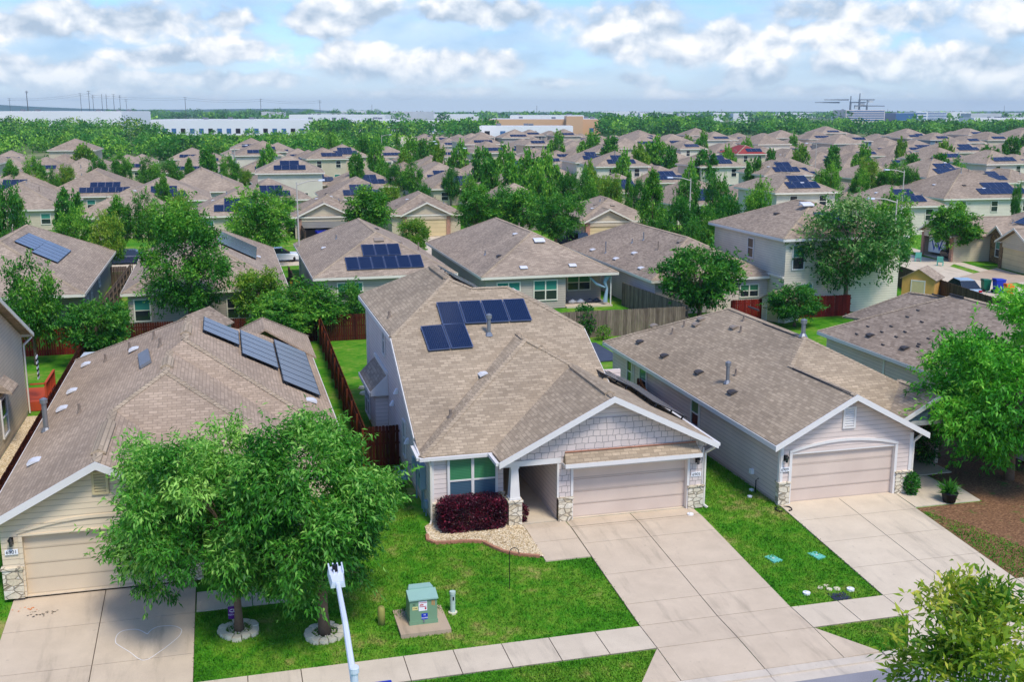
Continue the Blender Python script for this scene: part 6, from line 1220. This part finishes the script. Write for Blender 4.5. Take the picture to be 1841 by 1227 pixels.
TL = [(215, 273, 60, 'broad', 8), (268, 279, 72, 'broad2', 7.5), (339, 276, 36, 'cone', 8), (412, 277, 56, 'broad', 7), (60, 278, 60, 'broad', 8), (18, 280, 48, 'oval', 8), (118, 292, 46, 'light', 6.5), (95, 300, 40, 'broad2', 6), (290, 306, 42, 'oval', 7.5), (150, 262, 56, 'farl', 7), (372, 262, 48, 'fard', 8),
 (712, 291, 62, 'dense', 6.5), (703, 328, 56, 'light', 5), (728, 275, 48, 'farl', 6), (760, 330, 50, 'darkb', 5.5), (1175, 293, 84, 'cone', 9.5), (1099, 310, 68, 'light', 7.5), (1055, 302, 60, 'broad2', 7.5), (1020, 305, 66, 'dense', 7), (1131, 300, 26, 'cone', 8), (1060, 295, 40, 'farl', 7), (1238, 318, 84, 'darkb', 8), (1290, 312, 82, 'darkb', 8.5), (1367, 323, 84, 'broad', 8), (1220, 352, 90, 'dense', 7.5), (1275, 372, 80, 'broad2', 6.5), (1312, 350, 80, 'darkb', 7.5), (1245, 395, 70, 'darkb', 6),
 (1495, 292, 72, 'broad', 8), (1475, 305, 50, 'broad2', 7), (1562, 279, 62, 'light', 8), (1608, 288, 88, 'broad', 7.5), (1640, 300, 50, 'darkb', 7), (1548, 300, 50, 'broad', 7), (1735, 318, 30, 'light', 4.5), (1830, 330, 30, 'darkb', 6), (905, 268, 64, 'far', 9), (950, 279, 76, 'far', 9), (988, 276, 62, 'far', 9), (868, 266, 60, 'fard', 9), (825, 258, 56, 'far', 8.5), (790, 262, 40, 'farl', 8), (880, 285, 60, 'fard', 8), (925, 295, 70, 'far', 8), (968, 300, 60, 'far', 8),
 (652, 245, 42, 'fard', 9), (676, 250, 40, 'far', 9), (714, 230, 18, 'cone', 10), (735, 247, 50, 'far', 9), (760, 250, 40, 'fard', 9), (780, 247, 30, 'far', 8), (1500, 262, 46, 'fard', 8), (1550, 262, 46, 'far', 8), (1622, 251, 36, 'farl', 8), (1700, 256, 46, 'farl', 8), (1778, 262, 52, 'fard', 8), (1640, 276, 50, 'fard', 7), (1690, 276, 56, 'fard', 7.5), (1360, 285, 56, 'fard', 7.5), (1312, 268, 50, 'far', 8), (1268, 270, 56, 'fard', 8), (1240, 296, 44, 'far', 7.5), (1386, 268, 34, 'fard', 8), (1820, 245, 46, 'fard', 9), (1262, 236, 30, 'far', 9), (1150, 262, 50, 'farl', 8), (1180, 250, 60, 'far', 9), (1060, 240, 56, 'far', 9), (1100, 245, 50, 'fard', 9), (1205, 262, 40, 'fard', 8), (1000, 238, 40, 'far', 9), (640, 275, 40, 'fard', 8), (600, 240, 36, 'far', 9), (480, 262, 46, 'far', 8), (1440, 262, 40, 'farl', 7), (1345, 250, 36, 'far', 8), (1720, 300, 40, 'far', 6), (1780, 285, 40, 'farl', 6), (1120, 275, 44, 'far', 8), (1150, 318, 46, 'dense', 6.5), (810, 300, 50, 'darkb', 6), (845, 312, 56, 'broad', 6.5), (440, 300, 36, 'light', 5)]
def where(p):
    b = min(FARH, key=lambda f: (f[0]-p[0])**2+(f[1]-p[1])**2); s = 'left of' if p[0] < b[0]-b[2]*.3 else ('right of' if p[0] > b[0]+b[2]*.3 else ('in front of' if p[1] < b[1] else 'behind'))
    return s+' the '+b[3]
seen = {}
g = random.Random(5); nt_ = 0
while nt_ < 14:
    x, y = g.uniform(-90, 300), g.uniform(135, 420)
    px, py = prj((x, y, 6))
    if not (-20 < px < 1860) or (y > 260 and x < 60) or min(abs(h_[0]-x)/(h_[2]*.55)+abs(h_[1]+7-y)/9 for h_ in FARH) < 1.25: continue
    h_ = g.uniform(5, 7.5); q = prj((x, y, h_)); TL.append((q[0], q[1], g.uniform(4.5, 7)*F/y, g.choice(('broad', 'broad2', 'darkb', 'light', 'dense') if y < 220 else ('far', 'fard', 'farl')), h_)); nt_ += 1
TL.sort(key=lambda q: -q[1])
side = lambda cx: 'left' if cx < 620 else ('middle' if cx < 1200 else 'right')
cnt = {}
for cx, ty, w_, k_, h_ in TL:
    key = (k_, side(cx)); cnt[key] = cnt.get(key, 0)+1
    tree(cx, ty+4, w_*(.8 if ty > 330 else .66), k_, f"{KD[k_]} among the {side(cx)} background houses, {NAMES1[cnt[key]-1]} nearest {'such' if 1 else ''} tree there", h=h_, group='trees among the houses')
# ---------------------------------------------------------------- woods (too many to count)
def woods(name, seed, n, region, hr, rr, quads, size, mats, pick):
    g = np.random.default_rng(seed); C = []
    while len(C) < n:
        p = region(g)
        if p is not None: C.append(p)
    C = np.array(C); h = g.uniform(hr[0], hr[1], n); r = g.uniform(rr[0], rr[1], n)
    for mi, mt in enumerate(mats):
        sel = np.where(pick(C, g) == mi)[0]
        if not len(sel): continue
        i = np.repeat(sel, quads); d = unit(g.normal(size=(len(i), 3))+np.array([0, -.25, .35])); rad = np.clip(g.normal(.9, .17, len(i)), .3, 1.15)[:, None]
        c = np.stack([C[i, 0], C[i, 1], C[i, 2]+h[i]*.52], 1)+d*rad*np.stack([r[i], r[i], h[i]*.46], 1)
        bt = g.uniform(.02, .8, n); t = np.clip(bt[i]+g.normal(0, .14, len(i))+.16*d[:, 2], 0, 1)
        me = quads_mesh(name, leaf_quads(c, d*.5+g.normal(size=(len(i), 3))*.7, size*g.uniform(.7, 1.2), .36, g), t, mt); o = bpy.data.objects.new(name, me); COL.objects.link(o); tag(o, kind='stuff')
def band(x0, x1, y0, y1, gap=None):       # a patch of ground seen between photo rows y0 (near) and y1 (far)
    A, B, C_, D = gp(x0, y0), gp(x1, y0), gp(x1, y1), gp(x0, y1)
    def f(g):
        u, v = g.random(), g.random(); v = v**.8; p = (A*(1-u)+B*u)*(1-v)+(D*(1-u)+C_*u)*v
        if gap and gap(p): return None
        return (p[0], p[1], -max(0, (p[1]-1200)/800) if p[1] > 1200 else -.1)
    return f
r3 = lambda C, g: g.choice(3, len(C), p=[.5, .3, .2])
woods('woodland', 51, 330, band(-260, 720, 290, 256), (3.5, 7), (2.8, 6), 170, .95, [L_mid, L_dark, L_lite], r3)
woods('woodland', 52, 210, band(-300, 290, 256, 243), (5, 12), (4, 7.5), 150, 1.2, [L_dark, L_mid, L_lite], r3)
woods('woodland', 53, 260, band(190, 680, 215, 206), (10, 20), (7, 13), 120, 2.6, [L_dark, L_mid], lambda C, g: g.choice(2, len(C)))
woods('woodland', 54, 300, band(1215, 2000, 247, 230), (4, 8.5), (5, 10), 150, 1.7, [L_dark, L_mid], lambda C, g: g.choice(2, len(C)))
woods('woodland', 55, 160, band(1080, 1260, 246, 236), (8, 12), (4, 7), 80, 1.7, [L_dark, L_mid], lambda C, g: g.choice(2, len(C)))
woods('woodland', 56, 160, band(560, 890, 248, 240), (7, 10), (3, 6), 70, 1.6, [L_dark, L_mid], lambda C, g: g.choice(2, len(C)))
woods('woodland', 57, 1500, band(-200, 2050, 222, 203.5), (6, 12), (8, 20), 40, 4.5, [L_dark, L_mid], lambda C, g: g.choice(2, len(C)))
# ---------------------------------------------------------------- warehouses, skyline, pylons
def block(label, x0, x1, yb, ht, mat, dep=40, doors=0, roof='roofw', cat='warehouse', name='warehouse', parapet=True, xt=None, bands=0):
    """x0..x1: photo columns, yb: photo row of its foot; ht metres"""
    A, B = gp(x0, yb), gp(x1, yb); c = (A+B)/2
    if ht > 60: ht = gY((x0+x1)/2, ht, c[1])[2]
    u = (B-A)/np.linalg.norm(B-A); L = np.linalg.norm(B-A); zb = -1.5-max(0, (c[1]-1200)/280) if c[1] > 600 else 0
    o = thing(name, label, cat, (c[0], c[1], 0), math.atan2(u[1], u[0])); mb = MB().box(-L/2, L/2, 0, dep, zb-3, ht); g = random.Random(int(x0)); mb.build('wall', m[mat], o)
    MB().box(-L/2+.6, L/2-.6, .6, dep-.6, ht, ht+.25).build('roof', m[roof], o)
    pb_ = MB()
    for i in range(int(L/18)): x = g.uniform(-L/2+5, L/2-5); y = g.uniform(5, dep-5); pb_.box(x-1.4, x+1.4, y-1.2, y+1.2, ht+.25, ht+1.5)
    if len(pb_.v): tag(pb_.build('roof_unit', m['steel'], o), kind='stuff')
    for i in range(min(doors, 60)):
        x = -L/2+L*(i+.5)/doors; k = 'bglass' if i % 3 else 'dark'; MB().box(x-1.5, x+1.5, -.12, -.01, .4, 3.6).build('dock_door', m[k], o)
    for j in range(bands): z = 1.5+j*(ht-1)/bands; MB().box(-L/2+1, L/2-1, -.14, -.02, z, z+(ht-1)/bands*.5).build('window_band', m['bglass'], o)
    return o
block('long white warehouse on the far left behind the woods', -80, 221, 240, 200.5, 'warew', 60, 8)
block('long white warehouse with a row of dark dock doors behind the woods, left of centre', 272, 700, 241, 215.5, 'warew', 50, 26); block('white warehouse wing continuing right toward the tan building', 640, 822, 238, 217, 'warew', 40, 10)
block('white low warehouse roof behind the dock-door warehouse', 520, 693, 222, 206.5, 'warew', 60); block('wide tan store building beyond the houses, centre', 880, 1080, 240, 214.5, 'waret', 60, 6); block('white upper block behind the tan store building', 917, 1050, 226, 207.5, 'warew', 60); block('tan taller entrance block on the tan store building', 1018, 1048, 241, 209, 'waret', 30)
block('white low warehouse in front of the tan store building', 862, 1030, 247, 227, 'warew', 20, 6); block('grey small building above the left woods', 470, 506, 214, 201, 'roofw', 40)
block('pair of white towers right of centre, left one', 1282, 1304, 216, 203, 'warew', 30); block('pair of white towers right of centre, right one', 1318, 1344, 218, 204, 'warew', 30)
block('half-built lavender concrete building under the cranes', 1520, 1590, 219, 198, 'sid_main', 60, bands=5, cat='building', name='office_building'); block('blue glass office beside the cranes', 1610, 1648, 219, 203.5, 'bglass', 50, bands=4, cat='building', name='office_building'); block('white striped office right of the blue glass one', 1666, 1702, 217, 202, 'warew', 50, bands=5, cat='building', name='office_building'); block('white stepped office between the blue glass and striped ones', 1646, 1666, 217, 201, 'warew', 50, bands=3, cat='building', name='office_building'); block('white small block left of the half-built one', 1504, 1518, 217, 207, 'warew', 30, cat='building', name='office_building')
for i, (x0, x1, yb, ht) in enumerate(((1745, 1800, 216, 10), (1750, 1880, 224, 7), (1700, 1745, 213, 12), (1812, 1880, 211, 9), (1380, 1440, 211, 6), (1400, 1470, 208, 8), (1220, 1260, 213, 9), (1150, 1210, 210, 10), (1080, 1150, 209, 12), (700, 780, 211, 12), (780, 860, 216, 9), (610, 655, 209, 13), (560, 620, 213, 9), (60, 150, 206, 12), (0, 60, 207, 10))): block(f"low pale industrial roof on the horizon, {NAMES1[i]} from the far right", x0, x1, yb, ht, 'warew' if i % 3 else 'roofw', 40)
def mast(label, px, yb, yt, kind='pole', cat='utility pole', r=.35, name='utility_pole'):
    p = gp(px, yb); q = gY(px, yt, p[1]); h = q[2]; o = thing(name, label, cat, (p[0], p[1], 0)); MB().tube([(0, 0, -4), (0, 0, h)], [r*1.3, r*.8], 8).build('pole', m['woodpole'], o)
    if kind == 'pole':
        for z in (h-1.2, h-4): MB().box(-2.6, 2.6, -.15, .15, z, z+.35).build('crossarm', m['woodpole'], o)
    if kind == 'cell':
        for a in range(3): c, s = cos(a*2.1), sin(a*2.1); MB().box(c*1.8-.5, c*1.8+.5, s*1.8-.5, s*1.8+.5, h-4, h-.5).build('antenna', m['roofw'], o)
        MB().tube([(0, 0, h-2.6), (0, 0, h-2.2)], 2.2, 10).build('platform', m['steel'], o)
    return (p[0], p[1], h)
PT = []
mast('mobile phone mast on the left horizon', 52, 216, 163, 'cell', 'mast', .6, 'phone_mast')
for i, (x, yb, yt, k_) in enumerate(((20, 214, 176, 'pole'), (148, 217, 167, 'pole'), (163, 217, 163, 'pole'), (170, 216, 171, 'pole'), (186, 217, 169, ''), (194, 217, 169, ''), (207, 216, 169, 'pole'), (218, 215, 171, 'pole'), (229, 214, 178, 'pole'), (335, 217, 174, 'pole'), (470, 216, 177, 'pole'), (576, 215, 180, 'pole'), (669, 212, 188, ''), (965, 213, 190, ''), (1297, 211, 196, ''), (1595, 212, 196, ''), (1804, 211, 190, ''))): PT.append(mast(f"thin power pole on the horizon, {NAMES1[i]} from the left", x, yb, yt, k_, group) if 0 else mast(f"thin power pole on the horizon, {NAMES1[i]} from the left", x, yb, yt, k_))
for i, (a, b) in enumerate(((0, 1), (1, 9), (9, 10), (10, 11))):
    w = MB(); A, B = np.array(PT[a]), np.array(PT[b])
    for dz in (-1, -3.8): w.tube([A*(1-f)+B*f+np.array([0, 0, dz-4*f*(1-f)*3]) for f in np.linspace(0, 1, 7)], .09, 4)
    tag(w.build('power_line', m['woodpole']), f"pair of sagging power lines on the left horizon, {NAMES1[i]} span from the left", 'power line')
for i, (px, yt, s, lab) in enumerate(((1540, 183, -1, 'left tower crane over the half-built building'), (1556, 178, -1, 'tallest middle tower crane over the half-built building'), (1570, 189, 1, 'right lower tower crane over the half-built building'))):
    p = gp(px, 216); q = gY(px, yt, p[1]); h = q[2]; o = thing('tower_crane', lab, 'crane', (p[0], p[1]+20, 0)); MB().box(-1.1, 1.1, -1.1, 1.1, 0, h).build('tower', m['steel'], o); jl = 62; MB().prism([(-20, -1, h-2), (-20, -1, h), (0, -1, h+.5), (jl*s if s > 0 else -jl, -1, h-.6), (jl*s if s > 0 else -jl, -1, h-1.4)] if s < 0 else [(-22, -1, h-2), (-22, -1, h), (jl*.5, -1, h-.6), (jl*.5, -1, h-1.8)], (0, 2, 0)).box(0 if s < 0 else -10, 26 if s < 0 else 0, -1, 1, h-1.6, h).build('jib', m['steel'], o)
    MB().tube([(0, 0, h), (0, 0, h+9)], .8, 6).build('mast_top', m['steel'], o); MB().box(16 if s < 0 else -22, 24 if s < 0 else -16, -1.2, 1.2, h-5, h-2).build('counterweight', m['roofw'], o)
# ---------------------------------------------------------------- grass tufts on the near lawns
def in_poly(x, y, P):
    c = np.zeros(len(x), bool); j = len(P)-1
    for i in range(len(P)):
        (xi, yi), (xj, yj) = P[i], P[j]; c ^= ((yi > y) != (yj > y)) & (x < (xj-xi)*(y-yi)/(yj-yi+1e-12)+xi); j = i
    return c
lawnL = [(-1.64, 29.92), (12.21, 29.92), (12.2, 34.7), (10.4, 34.7)]+[(p[0], p[1]) for p in ep[::-1]]+[(6.6, 38.6), (6.9, 46.2), (4.2, 46.2), (2.4, 39.8), (1.6, 35.3), (1.6, 33.9), (-1.64, 33.9)]
areas = [(lawnL, 62000), ([(17.45, 29.92), (21.03, 29.92), (21.02, 37.2), (20.9, 46), (17.95, 46), (17.6, 37.8)], 26000), ([(-1.5, 26.75), (10.9, 26.75), (12.1, 28.45), (-1.5, 28.45)], 20000), ([(18.8, 26.75), (19.7, 26.75), (20.9, 28.45), (17.6, 28.45)], 3000), ([(26.4, 30), (29, 30), (27.5, 34), (26.4, 35.6)], 4000), ([(-12, 30), (-7.4, 30), (-7.4, 36), (-8, 40), (-12, 40)], 9000), ([(26.4, 26.75), (32, 26.75), (32, 28.45), (26.4, 28.45)], 4000)]
for P, n in areas:
    P_ = np.array(P); g = np.random.default_rng(n); x = g.uniform(P_[:, 0].min(), P_[:, 0].max(), n*2); y = g.uniform(P_[:, 1].min(), P_[:, 1].max(), n*2); k = in_poly(x, y, P); x, y = x[k][:n], y[k][:n]; N = len(x)
    pt = np.sin(x*1.7+1.3*np.sin(y*1.1))*np.cos(y*1.9+np.sin(x*.8)); z = np.array([gz(v) for v in y])-.01
    ax = g.normal(size=(N, 3))*.55+np.array([0, 0, 1.]); t = np.clip(.42+.2*pt+g.normal(0, .14, N), 0, 1)
    o = bpy.data.objects.new('lawn_grass', quads_mesh('lawn_grass', leaf_quads(np.stack([x, y, z], 1), ax, .085, .2, g, 1.), t, L_blade)); COL.objects.link(o); tag(o, kind='stuff')
# ---------------------------------------------------------------- air, sky, sun
SUN_AZ, SUN_EL = R(163), R(58)            # high sun behind the camera's right shoulder, veiled by cloud
sun = bpy.data.objects.new('sun', bpy.data.lights.new('sun', 'SUN')); COL.objects.link(sun); sun.data.energy = 1.75; sun.data.angle = R(15); sun.data.color = (1, .93, .82)
sd_ = Vector((sin(SUN_AZ)*cos(SUN_EL), cos(SUN_AZ)*cos(SUN_EL), sin(SUN_EL))); sun.rotation_euler = sd_.to_track_quat('Z', 'Y').to_euler()
HAZE = 1
if HAZE:
    hb_ = MB().box(-7500, 7500, -300, 6900, -28, 75).build('haze', None); hb_.data.materials.clear()
    hm = bpy.data.materials.new('air'); hm.use_nodes = True; nt = hm.node_tree; nt.nodes.clear(); pv = nt.nodes.new('ShaderNodeVolumePrincipled'); ou = nt.nodes.new('ShaderNodeOutputMaterial'); nt.links.new(pv.outputs[0], ou.inputs['Volume'])
    pv.inputs['Color'].default_value = (.72, .89, 1, 1); pv.inputs['Density'].default_value = .00012; pv.inputs['Anisotropy'].default_value = .2; hb_.data.materials.append(hm); tag(hb_, kind='stuff')
wd = bpy.data.worlds.new('World'); SC.world = wd; wd.use_nodes = True; nt = wd.node_tree; nt.nodes.clear()
class WT(NT):
    def __init__(s): s.t = nt
w = WT(); out = w.n('OutputWorld'); D = w.n('TexCoord').outputs['Generated']; sx = w.n('SeparateXYZ'); w.l(D, sx.inputs[0]); dz = sx.outputs[2]
sky = w.n('TexSky', sky_type='NISHITA'); sky.sun_disc = False; sky.sun_elevation = SUN_EL; sky.sun_rotation = SUN_AZ; sky.air_density = 1.; sky.dust_density = .4; sky.ozone_density = 3.
bg1 = w.n('Background'); bg1.inputs[1].default_value = .1; w.l(w.mix(1., sky.outputs[0], (.64, .8, 1.1, 1), 'MULTIPLY'), bg1.inputs[0])
warp = w.n('TexNoise'); warp.inputs['Scale'].default_value = 14; warp.inputs['Detail'].default_value = 4; w.l(D, warp.inputs['Vector'])
Dw = w.vm('ADD', D, w.vm('MULTIPLY', w.vm('SUBTRACT', warp.outputs['Color'], (.5, .5, .5)), (.035, .035, .022)))
BL = ((1140, 52, 118, 58), (1200, 84, 130, 34), (660, 108, 130, 44), (790, 122, 140, 34), (885, 116, 60, 30), (420, 86, 110, 30), (310, 100, 120, 22), (180, 36, 240, 34), (420, 34, 60, 30), (640, 18, 80, 46), (570, 44, 80, 36), (1310, 76, 110, 40), (1480, 62, 150, 40), (1540, 30, 190, 40), (1825, 20, 70, 36), (1790, 140, 120, 60), (1375, 140, 66, 26), (1000, 152, 74, 18), (1160, 144, 64, 18), (70, 130, 130, 34), (340, 146, 220, 20), (1640, 118, 200, 36), (880, 30, 200, 30), (60, 40, 140, 30), (250, 168, 180, 13), (760, 166, 180, 12), (1240, 164, 130, 12), (1500, 162, 160, 13))
bl = None
for px, py, sx_, sy_ in BL:               # cumulus at the bearings and heights they have
    d = ray(px, py); d = d/np.linalg.norm(d); q = w.vm('MULTIPLY', w.vm('SUBTRACT', Dw, tuple(d)), (F/sx_/1.42, F/sx_/1.42, F/sy_/1.4)); b = w.math('SUBTRACT', 1., w.vm('LENGTH', q)); bl = b if bl is None else w.math('MAXIMUM', bl, b)
bl = w.math('MAXIMUM', bl, -1.2)
def billow(off):                          # rounded cells and fine noise roughen their outlines
    v = w.vm('MULTIPLY', w.vm('ADD', Dw, (0, 0, off)), (1, 1, 1.4)); vo = w.n('TexVoronoi', feature='F1'); vo.inputs['Scale'].default_value = 20; vo.inputs['Detail'].default_value = 2; vo.inputs['Roughness'].default_value = .55; w.l(v, vo.inputs['Vector'])
    return w.math('ADD', w.math('MULTIPLY', w.math('SUBTRACT', .5, vo.outputs['Distance']), .5), w.math('MULTIPLY', w.math('SUBTRACT', w.noise(v, 22, 6, .62), .5), 1.0))
n0 = billow(0); n1 = billow(.012); d0 = w.math('ADD', w.math('MULTIPLY', bl, .95), n0)
up_ = w.smooth(dz, .12, .3); d0 = w.math('ADD', d0, w.math('MULTIPLY', up_, 1.2))
cum = w.smooth(d0, -.02, .34)
lit = w.math('ADD', w.math('MULTIPLY_ADD', w.math('SUBTRACT', n0, n1), 1.3, .34), w.math('MULTIPLY', d0, .3), clamp=True)
ccol = w.ramp(lit, [(.12, lin(172, 190, 210)), (.42, lin(210, 220, 232)), (.8, lin(252, 252, 252))])
big = w.noise(w.vm('MULTIPLY', Dw, (1, 1, 3.4)), 8, 6, .55)
sheet = w.smooth(w.math('ADD', big, w.math('MULTIPLY', w.math('SUBTRACT', .07, dz), 1.2)), .36, .54)
scol = w.ramp(w.noise(w.vm('MULTIPLY', Dw, (1, 1, 3)), 14, 5, .5), [(.3, lin(160, 186, 214)), (.5, lin(188, 208, 228)), (.72, lin(216, 228, 239))])
hz_ = w.smooth(dz, .05, -.002); scol = w.mix(hz_, scol, lin(212, 228, 242))
ov = w.math('MULTIPLY_ADD', w.smooth(dz, .14, .6), 2.1, .65)    # an overcast brightens toward the zenith
bg2 = w.n('Background'); w.l(scol, bg2.inputs[0]); bg3 = w.n('Background'); w.l(ccol, bg3.inputs[0]); w.l(ov, bg2.inputs[1]); w.l(ov, bg3.inputs[1])
cl = w.n('MixShader'); w.l(w.math('MAXIMUM', w.math('MULTIPLY', sheet, .66), w.math('MULTIPLY', hz_, .85)), cl.inputs[0]); w.l(bg1.outputs[0], cl.inputs[1]); w.l(bg2.outputs[0], cl.inputs[2])
c2_ = w.n('MixShader'); w.l(w.math('MULTIPLY', cum, w.math('SUBTRACT', 1., w.math('MULTIPLY', hz_, .7))), c2_.inputs[0]); w.l(cl.outputs[0], c2_.inputs[1]); w.l(bg3.outputs[0], c2_.inputs[2]); w.l(c2_.outputs[0], out.inputs[0])
SC.view_settings.view_transform = 'Standard'; SC.view_settings.look = 'None'; SC.view_settings.exposure = .88; SC.view_settings.gamma = 1.
SC.cycles.max_bounces = 6; SC.cycles.transparent_max_bounces = 4; SC.cycles.volume_bounces = 0
